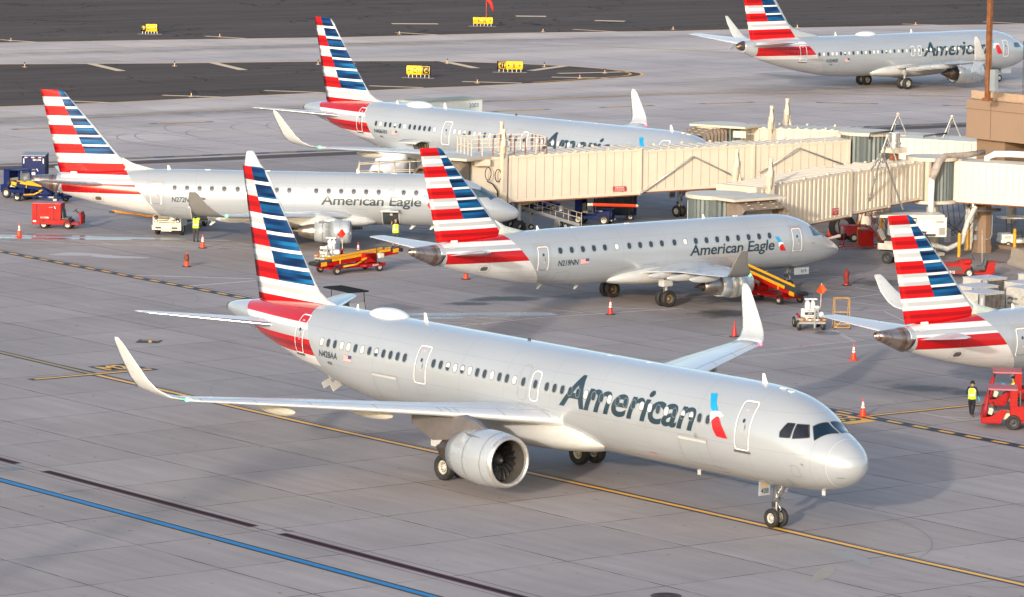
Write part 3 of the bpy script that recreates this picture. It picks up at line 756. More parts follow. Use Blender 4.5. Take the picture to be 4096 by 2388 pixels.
    # roof fittings
    mb = MB(); mb.sph((0, 0, 0), 1, 0, 12); mb.v = [V(31.65+1.45*a_*(1 if a_ > 0 else .85), .62*b, 5.84+max(c, -.2)*.40) for a_, b, c in mb.v]; mb.build('satellite_dome', WHITE, root)
    for x in (5.75, 28.8): blade_antenna(root, ty, x, .42, .34, .2)
    blade_antenna(root, ty, 34.1, .25, .22, .05)
    sf = MB()
    for x in (4.2, 4.7, 13.2, 15.8): sf.box(V(x, .1, 5.90 if x > 6 else interp(FUS[ty], x)[0]+.01), (.3, .16, .05), 0, bev=.02)
    sf.sph(V(21.5, 0, 5.95), .08, 1, 5); sf.build_split('roof_fitting', [WHITE, DARK], root)
    bl = MB()
    for x in (1.9, 9.6): bl.box(V(x, .3, interp(FUS[ty], x)[1]-.08), (.18, .04, .22), 0)
    bl.box(V(35.2, .5, 2.28), (.08, .5, .36), 0, rx=.5); bl.box(V(35.9, .5, 2.30), (.06, .5, .3), 0, rx=.4); bl.build_split('drain_mast', FAIRP, root)
    pt = MB()
    for q in (.35, .55): pt.cyl(S_(ty, 2.0, 3.1+q*.2, 0), S_(ty, 1.85, 3.1+q*.2, .09), .012, 0, 6)
    pt.build('pitot_probe', STEEL, root)
    if hold:
        ho = MB(); decal(ho, ty, poly_bm(rrect(1.8, 1.15, .06, 2)), 29.5, 2.92, .012, 0)
        decal(ho, ty, ring_bm(rrect(1.92, 1.27, .08, 2), .06), 29.5, 2.92, .02, 1)
        for k in range(6): decal(ho, ty, poly_bm(rrect(.03, 1.0, .01, 1, -.75+.3*k, -.05)), 29.5, 2.92, .018, 2)
        hd = ho.build('cargo_hold_opening', [BAY, FAIRP, YEL], root)
        dp = MB(); R = []
        for k in range(7):
            t = k/6; ang = math.radians(18*t); yy = 1.95+1.35*t; zz = 3.56+.10*math.sin(PI*t)*1.6-.05*t
            R.append([V(28.55, yy, zz), V(30.4, yy, zz), V(30.4, yy, zz-.06), V(28.55, yy, zz-.06)])
        dp.loft(R, 0, True, True); dp.build('cargo_door', FAIRP, root)
        dg = MB(); dg.box(V(31.0, 3.0, 3.78), (.1, .1, .35), 0); 
    return root
def e175(root, reg, shades, holds=False, numb=None):
    ty = 'E175'
    fus = fuselage_mesh(ty, 0, 30.0, LIV[ty]['fus'], root)
    mb = MB(); n = 40; R = []
    for t in range(9):
        x = 29.75+1.93*t/8; zt, zb, hw = interp(FUS[ty], x); zc, h = (zt+zb)/2, (zt-zb)/2
        R.append([V(x+(.42*(1-t/8))*(-math.sin(2*PI*k/n))*.8, (hw+.004)*math.cos(2*PI*k/n), zc+(h+.004)*math.sin(2*PI*k/n)) for k in range(n)])
    R.append([V(31.66, .16*math.cos(2*PI*k/n), 3.86+.14*math.sin(2*PI*k/n)) for k in range(n)]); R.append([V(31.3, .12*math.cos(2*PI*k/n), 3.86+.1*math.sin(2*PI*k/n)) for k in range(n)])
    mb.loft(R, 0, True, True)
    s = NT('scorched_tail_cone') if 'stc' not in MC else None
    if s:
        x, y, z, v = s.xyz(); nz = s.noise(s.comb(s.ma('MULTIPLY', x, 1.3), 0., 0.), 1.1, 2, .5); n2 = s.noise(v, 3., 4, .6)
        c = s.ramp(s.ma('ADD', s.ma('MULTIPLY', nz, .8), s.ma('MULTIPLY', n2, .2)), [(.32, (.10, .045, .03, 1)), (.42, (.26, .17, .13, 1)), (.5, (.40, .36, .34, 1)), (.57, (.20, .10, .07, 1)), (.66, (.45, .42, .40, 1))])
        MC['stc'] = s.fin(c, .30, .85)
    mb.build('tail_cone', MC['stc'], fus)
    fin(root, [(31.13, 9.62), (29.85, 4.2), (29.8, 4.0)], [(30.35, 9.64), (29.80, 9.62), (29.55, 9.50), (29.25, 9.15), (27.33, 7.06), (25.96, 5.43), (25.35, 4.9), (25.1, 4.55), (24.9, 4.3)], LIV[ty]['fin'], .75)
    df = MB()        # dorsal fillet ahead of the fin
    Z = [(25.8, 5.35), (25.1, 4.98), (24.3, 4.76), (23.6, 4.60)]
    df.loft([[V(x, .02, z), V(x+.05, .05, z-.2), V(x+.1, .16, 4.40), V(x+.1, -.16, 4.40), V(x+.05, -.05, z-.2), V(x, -.02, z)] for x, z in Z], 0, True, True); df.build('dorsal_fillet', mat('fillet_paint', (.50, .55, .52), .4, coat=.2), root)
    stabs(root, [(26.2, .4, 3.55, 3.2, .9, 0), (26.75, 1.0, 3.62, 2.85, .85, 0), (29.9, 4.8, 4.20, 1.15, .75, 0), (30.3, 5.0, 4.22, .65, .5, 0)], WINGP, CHROME)
    secs = [(9.9, .6, 1.75, 6.6, .95, 0), (11.1, 1.7, 1.95, 5.2, .95, 0), (12.55, 4.1, 2.2, 3.6, .9, 3), (12.85, 4.6, 2.25, 3.35, .9, 4), (15.4, 9.0, 2.62, 2.4, .85, 5), (17.1, 12.0, 2.92, 1.85, .8, 7), (17.35, 12.4, 2.97, 1.78, .8, 12)]
    wl = [(17.35, 12.4, 2.97, 1.78, .8, 12), (17.6, 12.75, 3.05, 1.66, .7, 35), (17.9, 13.1, 3.28, 1.5, .6, 55), (18.45, 13.55, 3.8, 1.1, .55, 60), (18.95, 14.1, 4.55, .55, .5, 62), (19.05, 14.17, 4.64, .38, .5, 62)]
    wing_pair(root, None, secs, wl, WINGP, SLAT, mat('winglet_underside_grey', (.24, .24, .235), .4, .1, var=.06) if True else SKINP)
    mb = MB(); R = []
    for t in range(15):
        q = t/14; x = 9.2+9.0*q; e_ = math.sin(PI*q)**.45 if 0 < q < 1 else .02
        hw, zt, zb = .9+.80*e_, 1.7+.62*e_, 1.45-.42*e_; zc, h = (zt+zb)/2, (zt-zb)/2
        R.append([V(x, hw*math.copysign(abs(math.cos(2*PI*k/40))**.7, math.cos(2*PI*k/40)), zc+h*math.copysign(abs(math.sin(2*PI*k/40))**.8, math.sin(2*PI*k/40))) for k in range(40)])
    mb.loft(R, 0, True, True); mb.build('belly_fairing', FAIRP, root)
    for sd_ in (1, -1):
        y = 4.1*sd_
        engine(root, 10.47, y, 1.24, .76, 2.28, ([(1.9, .52), (2.3, .52), (2.6, .50), (3.0, .42), (3.32, .31), (3.34, .27)], [(3.2, .22), (3.5, .17), (4.02, .01)]), {'tail': .86, 'ring': True, 'corem': EXH})
        pylon(root, 0, 0, y, 0, 0, prof=[(11.3, 1.8, 2.02, .08), (12.0, 1.75, 2.28, .16), (12.7, 1.7, 2.36, .18), (13.6, 1.6, 2.26, .17), (14.9, 1.95, 2.2, .08)])
        gear(root, 15.35, 2.6*sd_, .49, .34, .24*1.0+.02, 2.1, hubm=HUBB)
        gb = MB(); gb.box(V(15.35, 2.6*sd_, 1.45), (.75, .5, .55), 0, bev=.08); gb.build('gear_fairing', FAIRP, root)
        for (x, yy, z, L) in ((15.9, 3.2, 1.98, 2.4), (16.6, 5.8, 2.15, 2.6), (17.4, 8.6, 2.40, 2.3)): canoe(root, x, yy*sd_, z, L, .17, FAIRP)
    gear(root, 3.88, 0, .31, .20, .20, 1.6, True)
    pc = MB(); pc.box(V(3.1, .42, 1.12), (1.15, .03, .42), 0, bev=.012); pc.box(V(3.1, -.42, 1.12), (1.15, .03, .42), 0, bev=.012); po = pc.build_split('nose_gear_door', SKINP, root)
    if numb:
        tt = MB(); flat_text(numb, .2, lambda x, y: V(2.95-x, .44, 1.02+y), tt, 0, .02); tt.build('fleet_number', LETTER, po)
    door(ty, root, 4.40, 3.15, .74, 1.36, .12, .05, 0, False); door(ty, root, 23.38, 3.13, .74, 1.36, .12, .05, 0, False)
    hh = MB()
    for x in (4.40, 23.38):
        decal(hh, ty, poly_bm(rrect(.86, .13, .06, 3)), x, 3.90, .02, 0); decal(hh, ty, poly_bm(rrect(.55, .04, .02, 2)), x, 2.48, .022, 1); outline(hh, ty, x, 3.0, 1.05, 1.9, .04, .010, .010, 1)
    hh.build('door_hinge_cover', [mat('hinge_grey', (.28, .28, .28), .5), SEAM], root)
    xs = [6.55+.806*k for k in range(10)]+[14.74+.806*k for k in range(4)]+[18.08, 18.95, 19.75, 20.55, 21.36, 22.17]
    for x, q in zip(xs, shades): windows(ty, fus, [x], 3.525, .26, .33, q)
    lettering(ty, root, 'American Eagle', 12.68, 2.69, 6.21, 3.31, .10, 'airline_lettering', bold=.016)
    emblem(ty, root, [(6.14, 3.45), (5.84, 3.43), (5.74, 3.28), (5.66, 3.12), (5.92, 3.12), (6.02, 3.25)],
           [(5.90, 3.08), (5.7, 3.11), (5.48, 3.04), (5.6, 2.99), (5.74, 2.95), (5.82, 2.82), (5.88, 2.9)],
           [(5.82, 2.86), (5.72, 2.97), (5.60, 3.00), (5.44, 2.80), (5.28, 2.57), (5.66, 2.59), (5.76, 2.68)])
    lettering(ty, root, reg, 22.35, 2.66, 20.90, 2.98, .10, 'registration', bold=.02)
    flag(ty, root, 20.75, 2.68, .60, .30)
    small_marks(ty, root, [(27.2, 2.72, .7, .42), (21.9, 2.0, 1.0, .6), (15.6, 2.15, 1.0, .45), (10.0, 2.3, .6, .2)])
    ap = MB(); decal(ap, ty, poly_bm(rrect(.42, .24, .1, 4)), 27.2, 2.74, .014, 0); decal(ap, ty, poly_bm(rrect(.35, .03, .01, 1)), 3.05, 2.9, .014, 0)
    decal(ap, ty, poly_bm(rrect(.4, .10, .04, 1)), 29.3, 4.0, .04, 1); ap.build('vent_opening', [mat('vent_dark', (.09, .085, .08), .6), FAIRP], root)
    ck = MB(); fr = MB()
    ws = [(-2.45, .06), (-2.42, .66), (-1.78, .84), (-1.40, .06)]; sw = [(2.98, 3.83), (2.5, 3.72), (1.92, 3.33), (2.95, 3.33)]
    for sg in (1, -1):
        bm_add(ck, poly_bm(ws, .1, .06), lambda x, y: T_(ty, -x, sg*y, .012), 0); bm_add(fr, ring_bm(ws, -.03, .08), lambda x, y: T_(ty, -x, sg*y, .014), 0)
        bm_add(ck, poly_bm([(-a_, b) for a_, b in sw], .1, .05), lambda x, y: (lambda p: (p[0], sg*p[1], p[2]))(S_(ty, -x, y, .012)), 0)
        bm_add(fr, ring_bm([(-a_, b) for a_, b in sw], -.03, .08), lambda x, y: (lambda p: (p[0], sg*p[1], p[2]))(S_(ty, -x, y, .014)), 0)
    cw = ck.build('cockpit_window', mat('regional_windshield', (.05, .09, .12), .05, spec=1., var=.4), fus); fr.build('window_frame', DARK, cw, fixn=False)
    for x in (10.3, 22.6, 25.0): blade_antenna(root, ty, x, .26, .24, .14)
    sf = MB()
    for x in (8.1, 16.3, 20.2): sf.box(V(x, .1, 4.66), (.35, .15, .05), 0, bev=.02)
    sf.box(V(28.9, .35, 4.32), (.45, .14, .14), 0, bev=.05); sf.build_split('roof_fitting', WHITE, root)
    bl = MB()
    for x in (5.3, 6.6, 22.3, 19.6): bl.prism([(0, 0), (.3, 0), (.5, -.28), (.38, -.3)], -.015, .015, 0, lambda a_, b, c: V(x+a_, c, interp(FUS[ty], x)[1]+.03+b))
    bl.build_split('drain_mast', FAIRP, root)
    if holds:
        for x, nm in ((8.2, 0), (20.6, 1)):
            ho = MB(); decal(ho, ty, poly_bm(rrect(1.02, .92, .06, 2)), x, 1.86, .012, 0); decal(ho, ty, ring_bm(rrect(1.14, 1.04, .08, 2), .06), x, 1.86, .02, 1)
            for k in range(5): decal(ho, ty, poly_bm(rrect(.02, .75, .005, 1, -.4+.2*k, -.05)), x, 1.86, .018, 2)
            for k in range(4): decal(ho, ty, poly_bm(rrect(.9, .02, .005, 1, 0, -.35+.2*k)), x, 1.86, .018, 2)
            decal(ho, ty, poly_bm(rrect(.16, .16, .01, 1, .05, .28)), x, 1.86, .022, 3)
            ho.build('cargo_hold_opening', [BAY, FAIRP, mat('net_blue', (.02, .07, .12), .7), CREAM], root)
            dp = MB(); R = []
            for k in range(5):
                t = k/4; R.append([V(x-.57, 1.36+.75*t, 2.40+.08*math.sin(PI*t)), V(x+.57, 1.36+.75*t, 2.40+.08*math.sin(PI*t)), V(x+.57, 1.36+.75*t, 2.34+.06*math.sin(PI*t)), V(x-.57, 1.36+.75*t, 2.34+.06*math.sin(PI*t))])
            dp.loft(R, 0, True, True); dp.build('cargo_door', FAIRP, root)
    return root
def b738(root):
    ty = 'B738'
    fus = fuselage_mesh(ty, 0, 38.2, LIV[ty]['fus'], root)
    ex = MB(); ex.lathe([(-38.1, .50), (-38.5, .38), (-38.8, .25), (-38.82, .2), (-38.5, .17), (-38.5, .01)], (0, 0, 4.55), 'X', 0, 20); ex.build('exhaust_cone', HOTM, fus)
    fin(root, [(38.95, 12.3), (37.25, 5.3), (37.1, 4.9)], [(37.6, 12.35), (36.9, 12.3), (34.01, 8.82), (32.30, 6.50), (31.6, 6.05), (30.6, 5.72), (28.65, 5.35), (28.2, 5.1)], LIV[ty]['fin'], .7)
    stabs(root, [(32.6, .5, 4.60, 4.6, .8, 0), (33.4, 1.0, 4.65, 4.2, .8, 0), (37.4, 6.95, 5.30, 1.5, .7, 0), (37.8, 7.17, 5.32, .9, .5, 0)], mat('stabilizer_red_white', (.56, .57, .59), .33, coat=.4), CHROME)
    secs = [(11.9, .8, 1.75, 8.0, .9, 0), (13.2, 1.9, 1.95, 6.6, .9, 0), (15.6, 5.6, 2.45, 4.2, .85, 4), (19.6, 12.5, 3.15, 2.7, .8, 5), (22.0, 16.4, 3.62, 1.7, .8, 8)]
    wl = [(22.0, 16.4, 3.62, 1.7, .8, 8), (22.4, 16.8, 3.8, 1.6, .7, 40), (22.9, 17.1, 4.2, 1.4, .6, 68), (23.9, 17.45, 5.4, .8, .5, 76), (24.5, 17.6, 6.1, .35, .5, 76)]
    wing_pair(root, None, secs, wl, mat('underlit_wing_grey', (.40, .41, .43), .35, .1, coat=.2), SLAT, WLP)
    mb = MB(); R = []
    for t in range(15):
        q = t/14; x = 11.5+11.0*q; e_ = math.sin(PI*q)**.45 if 0 < q < 1 else .02
        hw, zt, zb = 1.1+.95*e_, 1.8+.7*e_, 1.45-.50*e_; zc, h = (zt+zb)/2, (zt-zb)/2
        R.append([V(x, hw*math.copysign(abs(math.cos(2*PI*k/40))**.7, math.cos(2*PI*k/40)), zc+h*math.copysign(abs(math.sin(2*PI*k/40))**.8, math.sin(2*PI*k/40))) for k in range(40)])
    mb.loft(R, 0, True, True); mb.build('belly_fairing', FAIRP, root)
    for sd_ in (1, -1):
        y = 4.83*sd_
        engine(root, 11.6, y, 1.50, 1.10, 3.35, ([(2.9, .66), (3.5, .62), (4.1, .42), (4.12, .36)], [(4.0, .36), (4.5, .25), (5.1, .01)]), {'tail': .80, 'chevron': True})
        pylon(root, 0, 0, y, 0, 0, prof=[(12.8, 2.3, 2.6, .10), (13.8, 2.2, 2.75, .2), (15.0, 2.1, 2.7, .22), (16.5, 1.9, 2.6, .2), (18.0, 2.2, 2.5, .08)])
        gear(root, 19.6, 2.86*sd_, .56, .40, .43, 1.9)
        for (x, yy, z, L) in ((19.6, 4.6, 2.1, 3.0), (20.6, 7.2, 2.45, 3.0), (21.6, 9.9, 2.75, 2.6)): canoe(root, x, yy*sd_, z, L, .2, FAIRP)
        vs = MB(); vs.prism([(22.6, 3.62), (24.0, 3.75), (24.7, 2.7), (24.2, 2.8)], -.04, .04, 0, lambda a_, b, c: V(a_, sd_*(16.8+.35*(3.7-b))+c, b)); vs.build('lower_winglet', SKINP, root)
    gear(root, 4.0, 0, .34, .2, .2, 1.5, True)
    pc = MB(); pc.box(V(3.2, .40, 1.05), (1.3, .03, .5), 0, bev=.012); po = pc.build_split('nose_gear_door', SKINP, root)
    door(ty, root, 4.78, 3.43, .74, 1.60, .13, .05, 0, False); door(ty, root, 31.75, 3.72, .80, 1.52, .12, .05, 0, True)
    for x in (17.58, 16.66): door(ty, root, x, 3.56, .52, .98, .2, .055, 0, False, False, 'emergency_exit')
    n = 44; xs = [29.85-(29.85-5.9)*k/n for k in range(n+1)]
    xs = [x for x in xs if not (17.0 < x < 17.25)]
    for i, x in enumerate(xs): windows(ty, fus, [x], 3.62, .25, .34, 'dwdwwdhwdw'[i % 10])
    lettering(ty, root, 'American', 16.18, 3.03, 7.45, 4.34, .22, 'airline_lettering')
    emblem(ty, root, [(7.25, 4.58), (6.7, 4.58), (6.5, 4.4), (6.30, 4.04), (6.8, 4.06), (7.0, 4.3)],
           [(6.5, 3.92), (6.2, 3.99), (5.8, 3.95), (5.62, 3.86), (5.9, 3.78), (6.15, 3.7), (6.3, 3.5), (6.42, 3.6)],
           [(6.25, 3.66), (6.1, 3.8), (5.85, 3.84), (5.6, 3.5), (5.28, 2.93), (5.86, 2.91), (6.1, 3.2)])
    lettering(ty, root, 'N304RB', 28.97, 2.80, 27.50, 3.14, .12, 'registration', bold=.015); lettering(ty, root, '3RB', 28.45, 2.5, 28.1, 2.66, .1, 'fleet_number', bold=.01)
    flag(ty, root, 26.62, 2.80, .62, .33)
    ck = MB(); fr = MB()
    ws = [(-2.7, .08), (-2.68, .72), (-2.1, .95), (-1.75, .08)]; sw = [(3.45, 3.92), (3.0, 3.95), (2.45, 3.9), (2.35, 3.5), (2.95, 3.45), (3.45, 3.5)]
    for sg in (1, -1):
        bm_add(ck, poly_bm(ws, .1, .06), lambda x, y: T_(ty, -x, sg*y, .012), 0)
        bm_add(ck, poly_bm([(-a_, b) for a_, b in sw], .1, .05), lambda x, y: (lambda p: (p[0], sg*p[1], p[2]))(S_(ty, -x, y, .012)), 0)
    ck.build('cockpit_window', MC['regional_windshield'], fus)
    mb = MB(); mb.sph((0, 0, 0), 1, 0, 12); mb.v = [V(22.2+1.3*a_, .55*b, 5.17+max(c, -.2)*.34) for a_, b, c in mb.v]; mb.build('satellite_dome', WHITE, root)
    for x in (26.0, 15.9): blade_antenna(root, ty, x, .38, .32, .15)
    small_marks(ty, root, [(27.9, 2.3, 1.4, 1.0), (6.5, 1.9, .5, .2)])
    return root
def plane_root(label, cat, x, y, h, name='airliner'): return thing(name, label, cat, (x, y, 0), math.radians(h))
sh_a = 'wddwwdwdhdddd' 'ddhwhwddwddw' 'dd' 'dddddwddwdddwwdwdhhddwd' 'dd'
sh_b = 'dwddhdwdddddw' 'wwhdwwdwdwhd' 'dd' 'dwwdwwdwdwdddddwdddwdw' 'dd'
A_ = a321(plane_root('large silver airliner taxiing in the foreground, registration N428AA, red and blue striped fin', 'airliner', 0, 0, 0), 'N428AA', 428, sh_a)
B_ = a321(plane_root('silver airliner N406AN with open cargo door, nose behind the long cream jet bridge', 'airliner', -95.421, 77.019, 5.268), 'N406AN', 406, sh_b, hold=True)
sh_c = 'ddddddddwdddddwddddddd'
C__ = e175(plane_root('regional airliner N219NN parked under the jet bridge, nose pointing right, fleet number 019', 'airliner', -65.230, 58.764, 88.672, 'regional_airliner'), 'N219NN', sh_c, numb='019')
D_ = e175(plane_root('regional airliner N272NN on the left with two open cargo holds', 'airliner', -91.313, 55.067, 47.823, 'regional_airliner'), 'N272NN', 'ddwddddddwdddddddddddd', holds=True)
E_ = e175(plane_root('regional airliner cut by the right edge of the photo, only its tail in view', 'airliner', -24.527, 56.506, 87.985, 'regional_airliner'), 'N255NN', sh_c)
F_ = b738(plane_root('airliner N304RB taxiing at the top right behind the rusty light pole', 'airliner', -182.295, 192.548, 90.240))
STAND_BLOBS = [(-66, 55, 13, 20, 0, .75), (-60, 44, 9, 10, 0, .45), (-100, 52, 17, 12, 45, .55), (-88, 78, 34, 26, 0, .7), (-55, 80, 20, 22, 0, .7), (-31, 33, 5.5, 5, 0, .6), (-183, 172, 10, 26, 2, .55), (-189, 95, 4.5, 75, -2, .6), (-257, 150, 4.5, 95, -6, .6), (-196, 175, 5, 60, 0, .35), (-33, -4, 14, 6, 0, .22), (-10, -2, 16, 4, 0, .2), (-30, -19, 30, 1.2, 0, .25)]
OIL_BLOBS = [(-70.8, 37.6, 4.5, 2.2, 60, 1.), (-70.2, 34.5, 3.5, 1.5, 60, .8), (-69.5, 43, 2.5, 6, 0, .75), (-58.6, 44.5, 3.5, 5, 0, .8), (-64, 50, 5, 8, 0, .75), (-31, 33, 3.5, 2.5, 40, .85), (-28, 34, 3, 2.5, 10, .85), (-105, 49, 4, 2, 45, .7), (-96, 47, 4, 3, 45, .8), (-110, 44, 4, 2, 45, .7), (-103, 53, 6, 2, 45, .8), (-65, 62, 4, 5, 0, .7), (-67, 70, 8, 6, 0, .6), (-91, 74, 10, 8, 0, .6)]
# ================================================================ GROUND
_o = {1: (0, 0), 2: (1366, 0), 3: (2730, 0), 4: (0, 796), 5: (1366, 796), 6: (2730, 796), 7: (0, 1592), 8: (1366, 1592), 9: (2730, 1592)}
def K(k, x, y, h=0.): return g(_o[k][0]+x*.542063, _o[k][1]+y*.542063, h)
def Q(ox, oy, s, x, y, h=0.): return g(ox+x*s, oy+y*s, h)
s = NT('concrete_slabs'); X, Y, Z, v = s.xyz()
# slab grid turned by one degree
ca, sa = math.cos(math.radians(-1.0)), math.sin(math.radians(-1.0))
gx = s.ma('ADD', s.ma('MULTIPLY', X, ca), s.ma('MULTIPLY', Y, sa)); gy = s.ma('SUBTRACT', s.ma('MULTIPLY', Y, ca), s.ma('MULTIPLY', X, sa))
wob = s.ma('MULTIPLY', s.ma('SUBTRACT', s.noise(v, 1.1, 3), .5), .05)
ux = s.ma('DIVIDE', s.ma('ADD', s.ma('ADD', gx, 9.86+610), wob), 6.1); uy = s.ma('DIVIDE', s.ma('ADD', s.ma('ADD', gy, 5.98+609), wob), 6.09)
def near_edge(u, wd): return s.ma('GREATER_THAN', s.ma('ABSOLUTE', s.ma('SUBTRACT', s.ma('FRACT', u), .5)), .5-wd)
joint = s.ma('MAXIMUM', near_edge(ux, .0052), near_edge(uy, .0060))
jn = s.mr(s.noise(v, .6, 4), .38, .6, .35, 1.)
slab = s.n('ShaderNodeTexWhiteNoise', noise_dimensions='2D'); s.put(slab.inputs['Vector'], s.comb(s.ma('FLOOR', ux), s.ma('FLOOR', uy), 0.))
tone = s.mr(slab.outputs[0], 0, 1, .93, 1.05)
base = s.mix(s.noise(v, .045, 4, .55), (.385, .335, .315, 1), (.335, .300, .298, 1))
farm = s.ma('ADD', s.ma('LESS_THAN', X, s.ma('MULTIPLY_ADD', Y, .10, -159.5)), 0.)
lane = s.mr(s.noise(s.comb(s.ma('MULTIPLY', X, .05), s.ma('MULTIPLY', Y, .004), 1.), 1., 3, .5), .38, .62)
base = s.mix(farm, base, s.mix(lane, (.60, .51, .465, 1), (.48, .42, .405, 1)))
base = s.mix(1., base, s.comb(tone, tone, tone), 'MULTIPLY')
# brushed streaks, tyre greys, fine grain
st1 = s.noise(s.comb(s.ma('MULTIPLY', gx, .12), s.ma('MULTIPLY', gy, 1.3), 0.), 1., 6, .62)
st2 = s.noise(s.comb(s.ma('MULTIPLY', gx, .9), s.ma('MULTIPLY', gy, .10), 3.), 1., 6, .62)
blend = s.mr(X, -150, -120, 1., 0.)
stt = s.mix(blend, s.comb(*[s.mr(st1, .32, .72, 1.06, .88)]*3), s.comb(*[s.mr(st2, .32, .72, 1.06, .86)]*3))
base = s.mix(1., base, stt, 'MULTIPLY')
big = s.mr(s.noise(v, .11, 5, .6), .35, .7, 1.05, .88); base = s.mix(1., base, s.comb(big, big, big), 'MULTIPLY')
fine = s.mr(s.noise(v, 9., 4, .7), .3, .7, .95, 1.05); base = s.mix(1., base, s.comb(fine, fine, fine), 'MULTIPLY')
# worn dark stand areas near the gates (oil, rubber)
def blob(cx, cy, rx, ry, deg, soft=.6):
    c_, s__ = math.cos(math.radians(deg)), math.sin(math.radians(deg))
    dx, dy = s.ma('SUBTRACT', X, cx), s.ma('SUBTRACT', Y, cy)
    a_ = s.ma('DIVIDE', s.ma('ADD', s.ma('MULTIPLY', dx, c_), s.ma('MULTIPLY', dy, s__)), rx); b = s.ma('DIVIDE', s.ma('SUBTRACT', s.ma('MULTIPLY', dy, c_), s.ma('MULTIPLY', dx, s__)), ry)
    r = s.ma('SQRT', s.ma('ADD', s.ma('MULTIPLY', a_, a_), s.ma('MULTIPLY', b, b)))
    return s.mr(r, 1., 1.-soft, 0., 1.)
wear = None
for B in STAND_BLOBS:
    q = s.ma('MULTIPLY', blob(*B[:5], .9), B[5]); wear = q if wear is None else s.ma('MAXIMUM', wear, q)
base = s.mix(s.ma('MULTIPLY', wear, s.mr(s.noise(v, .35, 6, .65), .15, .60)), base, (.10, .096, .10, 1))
oil = None
for B in OIL_BLOBS:
    q = s.ma('MULTIPLY', blob(*B[:5], .8), B[5]); oil = q if oil is None else s.ma('MAXIMUM', oil, q)
on = s.noise(s.comb(s.ma('MULTIPLY', gx, 1.), s.ma('MULTIPLY', gy, .45), 0.), .9, 7, .7)
oilm = s.mr(s.ma('ADD', s.ma('MULTIPLY', oil, .60), on), .78, .99, 0., .92)
base = s.mix(oilm, base, (.035, .032, .035, 1))
sp = s.mr(s.noise(v, 1.9, 2, .4), .735, .76, 0., .55); base = s.mix(sp, base, (.12, .11, .10, 1))
sp2 = s.mr(s.noise(s.comb(X, Y, 7.), .8, 5, .75), .70, .74, 0., .4); base = s.mix(sp2, base, (.16, .15, .15, 1))
base = s.mix(s.ma('MULTIPLY', joint, s.ma('MULTIPLY', jn, 1.)), base, (.05, .045, .045, 1))
CONC = s.fin(base, s.mr(oilm, 0, 1, .85, .45), 0, .12, 0, s.noise(v, 6, 5, .7), .12)
mb = MB(); mb.quad((-900, -400, 0), (300, -400, 0), (300, 900, 0), (-900, 900, 0))
tag(mb.build('ground', CONC), kind='structure')

def asph(name):
    s = NT(name); X, Y, Z, v = s.xyz()
    c = s.mix(s.noise(v, .03, 5, .6), (.070, .053, .047, 1), (.105, .082, .074, 1))
    n2 = s.mr(s.noise(s.comb(s.ma('MULTIPLY', X, .25), s.ma('MULTIPLY', Y, .03), 0.), 1., 5, .6), .35, .7, 1.25, .78); c = s.mix(1., c, s.comb(n2, n2, n2), 'MULTIPLY')
    vo = s.n('ShaderNodeTexVoronoi', feature='DISTANCE_TO_EDGE'); wv = s.noise(v, .12, 4, .7, 1)
    mx = s.n('ShaderNodeVectorMath', operation='MULTIPLY_ADD'); s.put(mx.inputs[0], wv); mx.inputs[1].default_value = (3.5, 3.5, 0); s.put(mx.inputs[2], s.comb(s.ma('MULTIPLY', X, .55), s.ma('MULTIPLY', Y, .42), 0.))
    s.t.links.new(mx.outputs[0], vo.inputs['Vector']); vo.inputs['Scale'].default_value = .22
    cr = s.ma('MULTIPLY', s.ma('LESS_THAN', vo.outputs[0], .010), s.mr(s.noise(v, .05, 4), .42, .55)); c = s.mix(s.ma('MULTIPLY', cr, .85), c, (.012, .010, .011, 1))
    ln = s.ma('LESS_THAN', s.ma('FRACT', s.ma('ADD', s.ma('DIVIDE', X, 7.), s.ma('MULTIPLY', s.noise(v, .03, 3), .25))), .03); c = s.mix(s.ma('MULTIPLY', ln, .45), c, (.16, .13, .12, 1))
    return s.fin(c, .9, 0, .08, 0)
ASPH = asph('old_asphalt')
def sheet(name, pts, m_, h=.004, kind='structure', cut=0):
    bm = bmesh.new(); bm.faces.new([bm.verts.new((p[0], p[1], h)) for p in pts])
    bmesh.ops.triangulate(bm, faces=bm.faces[:])
    me = bpy.data.meshes.new(name); bm.to_mesh(me); bm.free(); me.materials.append(m_)
    me.update()
    o = link(bpy.data.objects.new(name, me)); return tag(o, kind=kind)
NE = [(-300.5, 10), (-276.03, 130.29), (-271.76, 150.0), (-266.84, 169.35), (-264.03, 192.38), (-258.32, 212.5), (-256.79, 228.96), (-253.83, 245.21), (-249.69, 259.93), (-226, 380)]
sheet('asphalt_shoulder', NE+[(-880, 500), (-880, -100)], ASPH)
ISL = [(-268, 50), (-247.95, 112.91), (-241.2, 129.39), (-236.63, 143.44), (-235.05, 147.83), (-231.31, 155.56), (-224.37, 160.83), (-218.65, 163.4), (-215.06, 164.04), (-210.77, 164.06), (-207.9, 163.6), (-206.4, 162.6), (-205.2, 161.2), (-204.62, 159.8), (-203.77, 155.58), (-202.41, 146.73), (-202.09, 138.11), (-202.51, 131.88), (-202.4, 120.03), (-202.62, 108.16), (-202.13, 95.98), (-202.92, 85.05), (-203.5, 50)]
sheet('asphalt_island', ISL, ASPH)
def pmat(name, rgb, wear=.35, rough=.6):
    "traffic paint, worn through to the concrete"
    s = NT(name); x, y, z, v = s.xyz(); c = s.mix(s.mr(s.noise(v, 2.2, 7, .75), .50, .72, 0., wear), (*rgb, 1), (.22, .19, .17, 1))
    return s.fin(c, rough, 0, .3)
PY = pmat('yellow_marking', (.85, .44, .07), .25); PK = pmat('black_marking', (.022, .024, .034), .22); PYW = pmat('worn_yellow_marking', (.38, .25, .09), .9)
